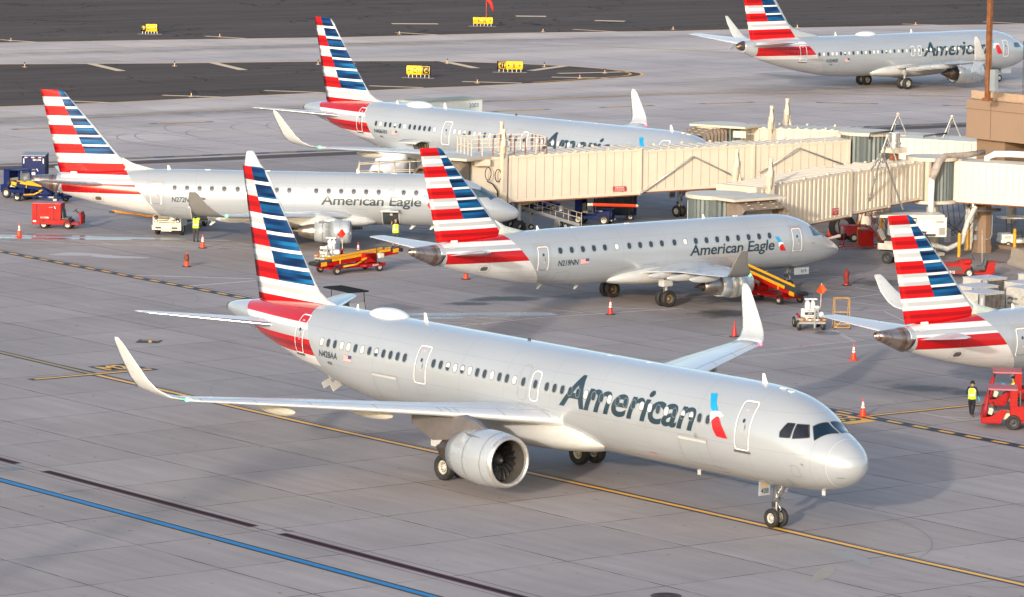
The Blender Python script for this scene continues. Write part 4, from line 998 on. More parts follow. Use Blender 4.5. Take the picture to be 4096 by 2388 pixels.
PB = pmat('blue_marking', (.003, .19, .47), .12); PW = pmat('white_marking', (.62, .56, .58), .65); PP = pmat('pale_shoulder_stripe', (.72, .52, .30), .35); PTAN = pmat('faded_tan_edge', (.40, .33, .26), .3)
def ribbon(mb, pts, w_, h=.006, mi=0, closed=False):
    pts = [Vector((p[0], p[1])) for p in pts]; n = len(pts); A = []; B = []
    for i, p in enumerate(pts):
        a_ = pts[i-1] if i > 0 or closed else p; b = pts[(i+1) % n] if i < n-1 or closed else p
        d = (b-a_).normalized(); nn = Vector((-d.y, d.x))*w_/2
        A.append((p.x+nn.x, p.y+nn.y, h)); B.append((p.x-nn.x, p.y-nn.y, h))
    for i in range(n-1): mb.quad(B[i], B[i+1], A[i+1], A[i], mi)
    return mb
def marking(name, specs, mats):
    mb = MB()
    for pts, w_, h, mi in specs: ribbon(mb, pts, w_, h, mi)
    return tag(mb.build(name, mats, fixn=False), kind='structure')
# taxi line under the big airliner
TL = [(-140, 2.3), (-67, 1.05), (-58, .72), (-46, .38), (-36, .17), (-28.3, .13), (-21.3, .05), (-11, -.05), (-5, -.2), (2, -.42), (9.6, -.52), (16, -.9), (60, -4)]
marking('taxi_centreline', [(TL, .64, .008, 1), (TL[2:], .30, .012, 0), (TL[:3], .30, .012, 2)], [PY, PK, PYW])
T2 = [(-57.7, -2.79), (-57.51, 4.13)]; marking('stop_bar_marking', [([(-57.72, -3.05), (-57.50, 4.4)], .62, .016, 1), (T2, .28, .020, 0)], [PY, PK])
# boundary line of black with yellow dashes
c0, c1 = Vector((-107, 25.6)), Vector((-2, 23.55)); d_ = (c1-c0).normalized(); L_ = (c1-c0).length; sp_ = [([c0-d_*60, c1+d_*40], .78, .008, 1)]
k = 0
while k*1.82 < L_+90: a_ = c0-d_*50+d_*(k*1.82+.35); sp_.append(([a_, a_+d_*1.02], .30, .012, 0)); k += 1
marking('dashed_boundary_line', sp_, [PY, PK])
# blue line with dark borders
BL_ = [(-60, -20.0), (-33, -20.28), (-7.5, -20.7), (20, -21.15)]; marking('blue_line', [(BL_, .86, .008, 2), (BL_, .66, .012, 1), (BL_, .33, .016, 0)], [PB, PK, PTAN])
# slot drains
DR = mat('drain_grate_rust', (.050, .018, .020), .8, 0., var=.5, scale=6, spec=.08); sl_ = []
for a_, b in (((-52, -17.05), (-36.0, -17.36)), ((-33.6, -17.42), (-17.2, -17.74)), ((-15.2, -17.78), (1.2, -18.1)), ((3, -18.1), (19, -18.4))):
    sl_ += [([a_, b], .55, .008, 1), ([a_, b], .34, .012, 0)]
JT = mat('joint_seal', (.05, .045, .045), .9, spec=.08)
sl_ += [([(-52, -16.45), (19, -17.75)], .035, .008, 2), ([(-52, -17.70), (19, -18.98)], .035, .008, 2)]
marking('slot_drain', sl_, [DR, mat('drain_frame', (.12, .10, .11), .8, 0., spec=.1), JT])
# painted boxes with characters
mk = MB(); mk.quad(*[(x, y, .016) for x, y in ((-60.08, 1.9), (-58.2, 1.9), (-58.12, 4.22), (-60.0, 4.25))], 1)
bm = text_bm('M2', 1, 0, .03, 'LEFT', .95, 0, 0); bm_add(mk, bm, lambda x, y: (-58.36-y*2.05, 2.03+x*1.30, .020), 0)
tag(mk.build('painted_gate_code', [PY, PK], fixn=False), kind='structure')
mk = MB(); mk.quad(*[(x, y, .016) for x, y in ((-66.45, 9.05), (-65.56, 9.94), (-66.43, 10.83), (-67.38, 9.96))], 1)
ub, us = Vector((.74, .63)).normalized(), Vector((.82, -.58)).normalized(); o0 = Vector((-67.16, 9.94))
def uq(a0, a1, b0, b1): return [tuple(o0+ub*a_+us*b)+(.020,) for a_, b in ((a0, b0), (a1, b0), (a1, b1), (a0, b1))]
mk.quad(*uq(0, .97, 0, .16), 0); mk.quad(*uq(.39, .57, .16, 1.02), 0); tag(mk.build('painted_letter_t', [PY, PK], fixn=False), kind='structure')
mk = MB(); mk.quad(*[(x, y, .016) for x, y in ((-26.65, 21.6), (-23.95, 21.6), (-23.95, 23.45), (-26.65, 23.5))], 0)
bm = text_bm('B8', 1, 0, .02, 'LEFT', 1., 0, 0); bm_add(mk, bm, lambda x, y: (-26.45+x*1.75, 21.72+y*2.2, .020), 1); tag(mk.build('painted_gate_number', [PY, PK], fixn=False), kind='structure')
GL = [(-25.41, 24.3), (-25.14, 31.9), (-24.8, 44)]; marking('gate_lead_in_line', [(GL, .5, .016, 1), (GL, .24, .020, 0)], [PY, PK])
# thin white and pink safety lines on the stands
def px(L, fn): return [fn(*p) for p in L]
a4 = lambda x, y: Q(0, 860, .43651, x, y)
W_ = []
for L in ([(0, 243), (700, 266), (2310, 305)], [(0, 232), (100, 246)], [(0, 218), (22, 198)], [(250, 204), (600, 263)], [(930, 256), (1040, 272)], [(1400, 268), (1560, 290)], [(1700, 240), (2035, 299)], [(2180, 258), (2300, 278)], [(-200, 150), (0, 160), (1500, 190)]): W_.append((px(L, a4), .10, .006, 0))
for L in ([(1240, 552), (2340, 586)], [(1690, 655), (2345, 602)]): W_.append((px(L, a4), .20, .006, 0))
for L in ([(20, 560), (650, 514), (905, 528)], [(300, 478), (700, 492)], [(310, 196), (420, 222), (680, 228)], [(875, 938), (1420, 880), (2520, 805)], [(735, 910), (1075, 925)], [(1020, 875), (1260, 893)], [(1160, 848), (1430, 862)], [(1560, 818), (1780, 838)], [(1960, 800), (2400, 820)], [(1770, 420), (2300, 440)]): W_.append((px(L, lambda x, y: K(5, x, y)), .11, .006, 0))
for L in ([(0, 1165), (470, 1123), (1255, 1050), (1100, 968)], [(0, 1170), (475, 1131), (1278, 1052), (1122, 966)], [(395, 1166), (1480, 1065), (1900, 1020)], [(395, 1173), (1480, 1074), (1900, 1030)], [(1205, 1006), (1420, 1007)], [(1490, 830), (1640, 903)], [(1040, 735), (1800, 830)], [(1000, 845), (1640, 812)], [(800, 598), (1300, 560), (1600, 575)], [(1000, 668), (1240, 684)], [(1275, 652), (1475, 686)], [(880, 508), (1005, 524), (900, 545)], [(1200, 735), (2100, 620)]): W_.append((px(L, lambda x, y: K(6, x, y)), .075, .006, 0))
b4 = lambda x, y: Q(3280, 1600, .32381, x, y)
for L in ([(1230, 157), (1770, 253), (2250, 205)], [(1510, 205), (1980, 228)], [(1530, 122), (2360, 150)]): W_.append((px(L, b4), .10, .006, 0))
marking('stand_safety_lines', W_, [PW])
Yl = [(px([(-200, 183), (0, 190), (900, 222), (2310, 246)], a4), .16, .005, 0), (px([(600, 886), (1400, 815), (2520, 745)], lambda x, y: K(5, x, y)), .16, .005, 0), (px([(0, 730), (900, 640), (1200, 632)], lambda x, y: K(6, x, y)), .14, .005, 0), (px([(2040, 95), (2300, 120)], lambda x, y: K(5, x, y)), .12, .005, 0)]
marking('stand_lead_in_lines', Yl, [PYW])
rd = [(px([(870, 1088), (880, 1082)], lambda x, y: K(6, x, y)), .12, .007, 0), (px([(918, 1082), (955, 1088)], lambda x, y: K(6, x, y)), .12, .007, 0)]; marking('red_paint_mark', rd, [pmat('red_spot_paint', (.7, .08, .03), .1)])
# far taxiway markings
sp_ = [(NE, .32, .010, 0), (ISL, .32, .010, 0), ([p for p in ISL if p[1] > 150], .3, .012, 0)]
off = [(x+1.0, y+.35) for x, y in ISL[5:17]]; sp_.append(([(p[0]-1.4 if i > 8 else p[0]-.9, p[1]-.8) for i, p in enumerate(ISL[9:16])], .22, .012, 0))
F1 = [(-300, 0), (-266, 120), (-257.73, 163.61), (-256.69, 176.88), (-250.32, 205.64), (-240, 250), (-215, 340)]; F2 = [(-257.73, 163.61), (-252.5, 173), (-248.72, 180.2), (-238.84, 187.55), (-232.87, 190.65), (-224.6, 192.74), (-196, 196), (-150, 230)]
F3 = [(-196, 20), (-192.25, 78.45), (-190.78, 91.39), (-189.26, 104.81), (-187.0, 127.13), (-185.76, 141.48), (-184.46, 149.06), (-183.59, 163.77), (-183.24, 175.45), (-184, 181), (-188, 187.5), (-189, 240)]
F4 = [(-187.0, 127.13), (-186.02, 150.34), (-179.12, 161.44), (-168.45, 172.59), (-150, 190)]
for F in (F1, F2, F3, F4): sp_.append((F, .42, .010, 1)); sp_.append((F, .20, .014, 0))
for a_, b in (((-181.45, 87.42), (-180.79, 92.0)), ((-182.56, 74.3), (-182.35, 78)), ((-177.61, 121.47), (-177.07, 126.17)), ((-176.23, 132.75), (-175.79, 137.38)), ((-175.01, 143.68), (-174.32, 148.23)), ((-170.63, 154.37), (-167.52, 157.47)), ((-162.41, 162.61), (-158.1, 166.6)), ((-179.5, 104.2), (-179, 108.6))):
    v_ = (Vector(b)-Vector(a_)).normalized()*.7; sp_.append(([Vector(a_)-v_, Vector(b)+v_], .7, .010, 1)); sp_.append(([a_, b], .34, .014, 0))
marking('far_taxiway_lines', sp_, [PY, pmat('faint_black_marking', (.10, .09, .09), .3)])
DL = [(-164, 0), (-156.4, 56.26), (-155.83, 67.36), (-153.34, 86.3), (-148.69, 139.83), (-147.32, 150.04), (-141, 200)]; sp_ = [(DL, 1.1, .008, 1)]
for a_, b in zip(DL, DL[1:]):
    a_, b = Vector(a_), Vector(b); L_ = (b-a_).length; k = 0
    while k < L_: sp_.append(([a_+(b-a_)*(k/L_), a_+(b-a_)*(min(k+2.4, L_)/L_)], .42, .012, 0)); k += 4.2
marking('far_dashed_line', sp_, [PYW, PK])
DB = [(-162, 0), (-153.9, 54.7), (-150.9, 83.9), (-146.3, 141), (-139, 200)]; marking('asphalt_strip', [(DB, 2.6, .006, 0)], [mat('strip_asphalt', (.12, .095, .09), .9, var=.2, spec=.08)])
sp_ = [(px(L, lambda x, y: Q(1500, 80, .44444, x, y)), w_, .012, 0) for L, w_ in (([(1395, 457), (1700, 415)], 1.), ([(620, 372), (905, 433)], 1.), ([(1648, 481), (2280, 467)], .85), ([(1590, 514), (2130, 524)], .8), ([(785, 554), (1320, 569)], .8))]
for L, w_ in ((((-244.4, 121.5), (-234.55, 118.7)), 1.), (((-240.2, 133.5), (-230.1, 130.3)), 1.), (((-235.6, 146.3), (-232.2, 145.3)), 1.), (((-207.2, 129.0), (-202.9, 132.2)), .8), (((-206.98, 105.1), (-202.5, 108.6)), .8), (((-207.2, 116.72), (-202.5, 120.03)), .8), (((-206.2, 93.2), (-202.13, 95.98)), .8), (((-280.22, 132.88), (-274.83, 134.19)), .8), (((-275.19, 156.59), (-269.93, 158.36)), .8), (((-270.84, 180.06), (-264.97, 181.71)), .8), (((-266.25, 202.44), (-260.45, 204.19)), .8), (((-256.62, 246.07), (-251.9, 249.24)), .8), (((-255.37, 258.6), (-250.09, 260.33)), .8), (((-284.3, 189.47), (-281.6, 194.3)), 1.6), (((-289.84, 212.6), (-287.62, 215.6)), 2.), (((-278.43, 215.76), (-275.71, 218.2)), 1.8)): sp_.append((L, w_, .012, 0))
marking('shoulder_stripes', sp_, [PP])
# wet and spilled patches, patches of repair, manhole
def patch(name, cx, cy, rx, ry, deg, m_, h=.005, seed=1, n=44, rag=.28):
    r = random.Random(seed); ph = [r.random()*6.28 for _ in range(6)]; P = []
    for k in range(n):
        t = 2*PI*k/n; q = 1+sum(rag/(j+1)*math.sin((j+2)*t+ph[j]) for j in range(5)); a_, b = rx*q*math.cos(t), ry*q*math.sin(t); c_, s__ = math.cos(math.radians(deg)), math.sin(math.radians(deg))
        P.append((cx+a_*c_-b*s__, cy+a_*s__+b*c_))
    return sheet(name, P, m_, h, 'stuff')
WET = mat('wet_concrete', (.17, .18, .21), .10, spec=.6, var=.2); RSP = mat('red_hydraulic_spill', (.16, .012, .010), .15, spec=.6, var=.5, scale=1.2); SHEEN = mat('pale_spill_sheen', (.34, .37, .42), .35, var=.25, scale=.7)  # pale one: white spill, its wet reflection put into the colour
RAW = mat('fresh_concrete_patch', (.44, .42, .40), .7, var=.05); TANP = mat('tan_stain', (.32, .27, .22), .5, var=.1)
p = Q(0, 860, .43651, 1050, 212); patch('puddle', p[0], p[1], 5.4, .75, 50, SHEEN, .009, 3)
p = Q(0, 860, .43651, 480, 208); patch('fluid_spill', p[0], p[1], 5.0, .65, 52, RSP, .008, 5); patch('fluid_spill', *Q(0, 860, .43651, 300, 190)[:2], 3.4, .4, 52, RSP, .008, 8)
p = Q(0, 860, .43651, 120, 208); patch('puddle', p[0], p[1], 3., .5, 52, WET, .007, 9)
p = Q(0, 860, .43651, 860, 370); patch('dried_spill', p[0], p[1], 2.4, .9, 45, mat('chalky_stain', (.47, .45, .46), .7, var=.1), .006, 11, rag=.5)
p = K(5, 1000, 850); patch('puddle', p[0], p[1], 4.2, .9, 60, mat('damp_patch', (.19, .20, .24), .3, spec=.5, var=.3, scale=.8), .007, 13); p = K(5, 620, 880); patch('puddle', p[0], p[1], 2.2, .45, 60, MC['damp_patch'], .007, 14)
p = K(9, 1240, 1170); patch('damp_mark', p[0], p[1], 1.5, .5, -30, mat('faint_tan_stain', (.27, .24, .22), .5), .006, 15); p = K(9, 1040, 1298); patch('damp_mark', p[0], p[1], 1.5, .35, -52, TANP, .006, 16, rag=.1)
p = K(7, 60, 520); patch('oil_mark', p[0], p[1], .7, .28, 60, mat('oil_stain', (.07, .065, .07), .4, var=.3), .009, 17)
p = K(7, 1560, 905); patch('oil_mark', p[0], p[1], .5, .16, 50, MC['oil_stain'], .009, 18); p = K(7, 2120, 980); patch('oil_mark', p[0], p[1], .35, .12, 20, MC['oil_stain'], .009, 19)
p = K(8, 2395, 1460); mb = MB(); mb.lathe([(0, .001), (.02, .5), (.02, .56), (0, .6)], (p[0], p[1], .004), 'Z', 0, 32)
for r_ in (.15, .28, .4):
    mb.lathe([(.024, r_), (.03, r_+.02), (.024, r_+.04)], (p[0], p[1], .004), 'Z', 0, 32)
tag(mb.build('manhole_cover', mat('cast_iron_rust', (.07, .035, .035), .6, .3, var=.3, scale=8)), 'round rusty manhole cover in the concrete at the bottom edge', 'manhole cover')
p = K(6, 1070, 990); mb = MB(); mb.lathe([(0, .001), (.015, .6), (.012, .7), (0, .75)], (p[0], p[1], .004), 'Z', 0, 32); tag(mb.build('fuel_pit_cover', mat('pit_cover_grey', (.16, .16, .17), .5, .3, var=.2)), 'round grey fuel pit cover in the apron below the yellow steps', 'pit cover')

TM = mat('tyre_mark', (.19, .18, .18), .8, var=.2); sp_ = []
for k, (cx, cy, r, a0, a1) in enumerate([(-168, 82, 9, 200, 330), (-166, 83, 9.5, 205, 320), (-165.5, 86, 11, 200, 320), (-167, 90, 9, 200, 325), (-170, 93, 12, 205, 315), (-169, 97, 10, 200, 320), (-168, 101, 11, 210, 315), (-7, -3, 11, 20, 80), (-44, 8, 9, 190, 260), (-84, 16, 7, 30, 120), (-86, 17, 9, 40, 110), (3, 2, 8, 280, 340)]):
    n = 18; sp_.append(([(cx+r*math.cos(math.radians(a0+(a1-a0)*i/n)), cy+r*.8*math.sin(math.radians(a0+(a1-a0)*i/n))) for i in range(n+1)], .07 if k > 6 else .12, .0055, 0))
marking('tyre_marks', sp_, [pmat('rubber_scuff', (.24, .22, .22), .75)])
# ================================================================ JET BRIDGES AND TERMINAL
def wbuild(mb, name, mats, root, **k):
    "mesh given in world space, parented to a root standing at its base"
    L = root.location; mb.v = [(a-L.x, b-L.y, c-L.z) for a, b, c in mb.v]
    return mb.build(name, mats, root, **k)
CRM = mat('bridge_cream', (.55, .485, .40), .5, var=.05, scale=.8, dirt=.06); CRM2 = mat('bridge_shadow_groove', (.30, .26, .20), .7, var=.1)
RUST = mat('rust', (.20, .07, .025), .8, var=.4, scale=6); CORR = mat('rotunda_shutter_grey', (.12, .145, .15), .45, .3, var=.08); PIPE = mat('galvanised_pipe', (.46, .47, .46), .4, .6, var=.15)
WALKW = mat('walkway_white', (.62, .58, .50), .5, var=.05); BELLOW = mat('canopy_canvas', (.19, .15, .12), .85, var=.25, scale=2.5, dirt=.2); CABLE = mat('black_cable', (.012, .012, .012), .6)
def frame_(p0, p1, z0, z1):
    p0, p1 = Vector((p0[0], p0[1], 0)), Vector((p1[0], p1[1], 0)); d = (p1-p0); n = Vector((-d.y, d.x, 0)).normalized()
    return lambda s_, t, z: tuple(p0+d*s_+n*t+Vector((0, 0, z0+(z1-z0)*s_+z)))
def tb(mb, F, s0, s1, t0, t1, a, b, mi=0):
    P = [F(s_, t, z) for s_ in (s0, s1) for t in (t0, t1) for z in (a, b)]
    mb.add(P, [(0, 1, 3, 2), (4, 6, 7, 5), (0, 4, 5, 1), (2, 3, 7, 6), (0, 2, 6, 4), (1, 5, 7, 3)], mi)
def tunnel(root, p0, p1, z0, z1, w_, h, style, m_=None, roofrib=True, name='tunnel_section'):
    "p0, p1: centre line, z0, z1 underside"
    F = frame_(p0, p1, z0, z1); L = (Vector(p1)-Vector(p0)).length; mb = MB(); q = w_/2
    tb(mb, F, 0, 1, -q, q, .0, h-.12, 0)
    tb(mb, F, 0, 1, -q-.05, q+.05, -.02, .14, 0)         # sill rails
    tb(mb, F, 0, 1, -q-.07, q+.07, h-.16, h-.04, 0)
    tb(mb, F, 0, 1, -q-.055, q+.055, -.10, -.03, 2)
    if style == 'flat':
        n = max(2, round(L/.61))
        for i in range(1, n):
            for sg in (-1, 1): tb(mb, F, i/n-.018/L, i/n+.018/L, sg*q-.012, sg*q+.012, .14, h-.16, 1)
    else:
        n = max(2, round(L/.46))
        for i in range(n):
            for sg in (-1, 1):
                a_, b = (i+.15)/n, (i+.62)/n; c_, d_ = (i+.05)/n, (i+.72)/n; o = .09*sg
                P = [F(c_, sg*q, .14), F(a_, sg*q+o, .14), F(b, sg*q+o, .14), F(d_, sg*q, .14)]; P2 = [F(c_, sg*q, h-.16), F(a_, sg*q+o, h-.16), F(b, sg*q+o, h-.16), F(d_, sg*q, h-.16)]
                mb.add(P+P2, [(0, 1, 5, 4), (1, 2, 6, 5), (2, 3, 7, 6), (0, 3, 2, 1), (4, 5, 6, 7)], 0)
    if roofrib:
        n = max(2, round(L/.61))
        for i in range(n):
            a_, b, c_, d_ = (i+.08)/n, (i+.3)/n, (i+.62)/n, (i+.84)/n
            for sg in (1,):
                P = [F(a_, -q, h-.12), F(b, -q+.06, h+.02), F(c_, -q+.06, h+.02), F(d_, -q, h-.12), F(a_, q, h-.12), F(b, q-.06, h+.02), F(c_, q-.06, h+.02), F(d_, q, h-.12)]
                mb.add(P, [(0, 1, 2, 3), (4, 7, 6, 5), (0, 4, 5, 1), (1, 5, 6, 2), (2, 6, 7, 3)], 0)
        for s_ in (.25, .5, .75):
            for sg in (-1, 1): tb(mb, F, s_-.06/L, s_+.06/L, sg*q-.08, sg*q+.08, h-.02, h+.13, 0)
    else:
        tb(mb, F, 0, 1, -q+.02, q-.02, h-.12, h-.02, 0)
    # end collars
    for s_ in (0, 1): tb(mb, F, s_-.09/L, s_+.09/L, -q-.09, q+.09, -.06, h+.03, 0)
    return wbuild(mb, name, [m_ or CRM, CRM2, RUST], root)
def drum(root, x, y, r, z0, z1, a0=0, a1=360, roof=True, name='rotunda'):
    mb = MB(); n = 72; R = []
    for k in range(n+1):
        t = math.radians(a0+(a1-a0)*k/n); rr = r+(.05 if k % 2 else -.02); R.append((x+rr*math.cos(t), y+rr*math.sin(t)))
    for k in range(n): mb.quad((*R[k], z0), (*R[k+1], z0), (*R[k+1], z1), (*R[k], z1), 1)
    rf = [(x+(r+.22)*math.cos(2*PI*k/40), y+(r+.22)*math.sin(2*PI*k/40)) for k in range(40)]
    mb.prism(rf, z1, z1+.22, 0); mb.prism(rf, z0-.2, z0, 0)
    return wbuild(mb, name, [CRM, CORR], root)
def lift_column(root, x, y, z0, z1, nm='lift_column'):
    mb = MB(); mb.box((x, y, (z0+z1-1.1)/2), (.36, .36, z1-1.1-z0), 0); mb.cyl((x, y, z1-1.1), (x, y, z1-.75), .24, 0, 14); mb.cyl((x, y, z1-.75), (x, y, z1-.45), .16, 0, 12); mb.cyl((x, y, z1-.45), (x, y, z1), .13, 0, 12); mb.cyl((x, y, z1-.06), (x, y, z1+.02), .16, 0, 12)
    mb.box((x, y, z1-1.6), (.5, .5, .06), 0); mb.tube([(x+.14, y-.05, z1-.2), (x+.34, y-.1, z1-.7), (x+.3, y-.1, z1-1.4), (x+.2, y-.1, z1-1.9)], .018, 1, 5)
    for s_ in (-1, 1): mb.add([(x+s_*.18, y, z0+.9), (x+s_*.5, y, z0+.1), (x+s_*.18, y, z0+.1)], [(0, 1, 2)], 0)
    return wbuild(mb, nm, [CRM, CABLE], root)
def tripod(root, pts, apex, r=.045, name='cable_hoist_frame'):
    mb = MB()
    for p in pts:
        mb.cyl(p, apex, r, 0, 8)
        for t in (.3, .6, .85):
            q = Vector(p).lerp(Vector(apex), t); mb.sph(q, r*1.7, 0, 4)
    mb.sph(apex, .12, 1, 5); mb.tube([apex, (apex[0]+.12, apex[1]+.1, apex[2]-.7), tuple(Vector(pts[-1]).lerp(Vector(apex), .55))], .015, 2, 5)
    return wbuild(mb, name, [PIPE, CRM, CABLE], root)
def canopy(root, c, d, n, z0, z1, dep, wid, folds=7):
    "folded canvas hood: c centre of the fixed end, d direction towards the aircraft, n sideways"
    mb = MB(); c, d, n = Vector((*c, 0)), Vector((*d, 0)).normalized(), Vector((*n, 0)).normalized()
    R = []
    for k in range(folds*2+1):
        t = k/(folds*2); ex = .13 if k % 2 else 0; q = wid/2-ex*.8+.25*t; zz = z1-ex-.55*t*t
        b = c+d*(dep*t)
        R.append([tuple(b-n*q+Vector((0, 0, z0))), tuple(b-n*q+Vector((0, 0, zz-.25))), tuple(b-n*(q-.25)+Vector((0, 0, zz))), tuple(b+n*(q-.25)+Vector((0, 0, zz))), tuple(b+n*q+Vector((0, 0, zz-.25))), tuple(b+n*q+Vector((0, 0, z0)))])
    mb.loft(R, 0, False, False, False)
    for k in range(folds):
        t = (k+.5)/folds; b = c+d*(dep*t); zz = z1-.55*t*t+.03
        for s_ in (-.6, 0, .6): mb.box(tuple(b+n*(s_*wid/2)+Vector((0, 0, zz-.02))), (.25, .05, .04), 1, rz=math.atan2(d.y, d.x))
    return wbuild(mb, 'canopy_hood', [BELLOW, mat('canvas_strap', (.45, .40, .33), .8)], root)
def sign_panel(root, c, w_, h, d, lines, bgm, fgm, name='caution_sign'):
    "c: centre (world), d: direction of reading"
    d = Vector((*d, 0)).normalized(); nn = Vector((d.y, -d.x, 0)); c = Vector(c)
    T = lambda x, y, o=0.: tuple(c+d*x+Vector((0, 0, y))+nn*o)
    mb = MB(); P = [T(-w_/2, -h/2, 0), T(w_/2, -h/2, 0), T(w_/2, h/2, 0), T(-w_/2, h/2, 0)]; P2 = [T(-w_/2, -h/2, .03), T(w_/2, -h/2, .03), T(w_/2, h/2, .03), T(-w_/2, h/2, .03)]
    mb.add(P+P2, [(3, 2, 1, 0), (4, 5, 6, 7), (0, 1, 5, 4), (1, 2, 6, 5), (2, 3, 7, 6), (3, 0, 4, 7)], 0)
    for txt, y, hh, sx in lines: flat_text(txt, hh, lambda a_, b: T(a_, y+b, .036), mb, 1, .015, 0, 'CENTER', sx)
    return wbuild(mb, name, [bgm, fgm], root)
REDS = mat('sign_red', (.42, .02, .025), .5, var=.05)
CAUT = [('CAUTION', .10, .17, 1.1), ('High Profile Vehicles Prohibited', -.06, .075, .85), ('From Driving Under The Jet Bridge', -.20, .075, .80)]
def wp(root, pts, r, m_, name, n=10):
    mb = MB(); mb.tube(pts, r, 0, n); return wbuild(mb, name, m_, root)
# ---- bridge to the regional airliner on the left
b1 = thing('jet_bridge', 'long cream jet bridge in the middle with a rusty railed platform on its cab roof', 'jet bridge', (-87.5, 83.6, 0), group='cream jet bridges')
n1 = Vector((-.949, .316)); o1 = n1*1.47
def P1(y): return (-97+(y-58.6)*.335, y)
def C1(y, o=1.47): p = P1(y); return (p[0]+n1.x*o, p[1]+n1.y*o)
tunnel(b1, C1(58.7), C1(67.5), 2.28, 2.60, 2.94, 3.05, 'flat'); tunnel(b1, C1(67.5), C1(75.3), 2.72, 3.0, 2.70, 2.80, 'flat'); tunnel(b1, C1(75.3), C1(82.0), 3.10, 3.32, 2.5, 2.62, 'flat')
drum(b1, *C1(83.8), 1.75, 3.2, 6.2)
F = frame_(C1(56.2), C1(58.7), 2.2, 2.28); mb = MB(); tb(mb, F, 0, 1, -1.35, 1.35, 0, 2.85); tb(mb, F, -.1, 1.02, -1.5, 1.5, 2.85, 3.0)
wbuild(mb, 'cab', [CRM], b1); c_ = C1(56.4); drum(b1, c_[0]-.4, c_[1]-.6, 1.6, 2.2, 5.0, name='cab_rotunda')
canopy(b1, (c_[0]+.2, c_[1]-1.6), (.35, -1.), (1., .3), 2.4, 5.1, 1.8, 3.0)
mb = MB(); mb.box((c_[0]+.6, c_[1]-1.2, 5.25), (3.4, 3.0, .16), 0, rz=.3); wbuild(mb, 'cab_roof', [CRM], b1)
lc = P1(58.2); lift_column(b1, lc[0]+.2, lc[1], 2.1, 7.1); lift_column(b1, lc[0]-2.7, lc[1]+2.1, 2.1, 7.3)
mb = MB(); F = frame_(C1(56.2), C1(61.2), 5.35, 5.4)
for z in (.55, 1.1):
    for t in (-1.4, 1.4): tb(mb, F, 0, 1, t-.025, t+.025, z-.025, z+.025, 0)
    for s_ in (0, 1): tb(mb, F, s_-.005, s_+.005, -1.4, 1.4, z-.025, z+.025, 0)
for k in range(8):
    for t in (-1.4, 1.4): tb(mb, F, k/7-.006, k/7+.006, t-.03, t+.03, 0, 1.12, 1 if k in (2, 4, 5, 7) else 0)
for t in (-.7, 0, .7): tb(mb, F, -.006, .006, t-.03, t+.03, 0, 1.12, 0); tb(mb, F, .994, 1.006, t-.03, t+.03, 0, 1.12, 1)
wbuild(mb, 'roof_railing', [CRM, RUST], b1)
a_ = P1(66.2); sign_panel(b1, (a_[0]+.10, a_[1]-.2, 3.0), .92, .32, (.318, .948), [('CAUTION', .03, .10, 1.), ('High Profile Vehicles Prohibited', -.05, .045, .85), ('From Driving Under The Jet Bridge', -.12, .045, .8)], REDS, WHITE)
for (y0, y1, y2, zb_, za) in ((67.4, 71.0, 75.3, 2.6, 5.05), (75.6, 78.3, 81.6, 3.9, 5.5)):
    p, q, r = P1(y0), P1(y1), P1(y2); wp(b1, [(p[0]+.16, p[1], zb_), (q[0]+.16, q[1]-.3, za-.12), (q[0]+.16, q[1], za), (q[0]+.16, q[1]+.3, za-.1), (r[0]+.16, r[1], zb_+.35)], .055, PIPE, 'service_conduit', 8)
wp(b1, [(P1(63.8)[0]+.3, 63.8, 2.0), (P1(63.9)[0]+.3, 63.9, 2.0), (P1(67.1)[0]+.3, 67.1, 1.84), (P1(67.2)[0]+.3, 67.2, 1.83)], .10, mat('tow_bar_cream', (.62, .55, .45), .5), 'boarding_tube')
mb = MB(); p, q = P1(64.1), P1(67.0); mb.cyl((p[0]+.33, p[1], 2.0), (q[0]+.33, q[1], 1.85), .105, 0, 12); wbuild(mb, 'orange_tube_band', [ORANGE], b1)
mb = MB()
for k in (0, 1):
    xx, yy = c_[0]+1.9+.1*k, c_[1]+.2+.75*k; zc = 4.2-.15*k
    mb.tube([(xx+.1, yy+.25*math.sin(t_*2*PI/14), zc+.42*math.cos(t_*2*PI/14)) for t_ in range(15)], .03, 0, 6)
mb.tube([(c_[0]+1.9, c_[1]+.2, 3.7), (c_[0]+2.0, c_[1]+.6, 3.5), (c_[0]+2.0, c_[1]+1.0, 3.0), (c_[0]+2.05, c_[1]+1.0, 2.4)], .05, 0, 6); wbuild(mb, 'cable_loop', [CABLE], b1)
mb = MB(); mb.box((c_[0]+1.75, c_[1]-.2, 4.95), (.5, 1.1, .42), 0, rz=-.3); wbuild(mb, 'cab_floodlight_box', [CRM], b1)
mb = MB(); mb.cyl((*C1(83.8), 0), (*C1(83.8), 3.1), .45, 0, 18); wbuild(mb, 'rotunda_column', [CRM], b1)
mb = MB(); q = C1(59.6)
for t in (-.9, .9):
    mb = MB(); mb.cyl((q[0]+n1.x*t, q[1]+n1.y*t, 0.5), (q[0]+n1.x*t, q[1]+n1.y*t, 2.4), .14, 0, 10); wbuild(mb, 'wheel_column', [GREYP], b1)
for t in (-.9, .9): mb = MB(); mb.lathe([(-.18, .2), (-.18, .42), (-.1, .5), (.1, .5), (.18, .42), (.18, .2)], (q[0]+n1.x*t, q[1]+n1.y*t, .5), 'X', 0, 20); wbuild(mb, 'drive_wheel', [BLACK], b1)
# cable tripods standing on the roofs
def xy1(y, o): p = P1(y); return (p[0]+n1.x*o, p[1]+n1.y*o)
A3 = g(3549, 544, 7.9); tripod(b1, [(A3[0]-.3, A3[1]-.5, 6.1), (A3[0]+.4, A3[1]+.6, 6.1), (A3[0]-.7, A3[1]+.3, 6.1)], tuple(A3))
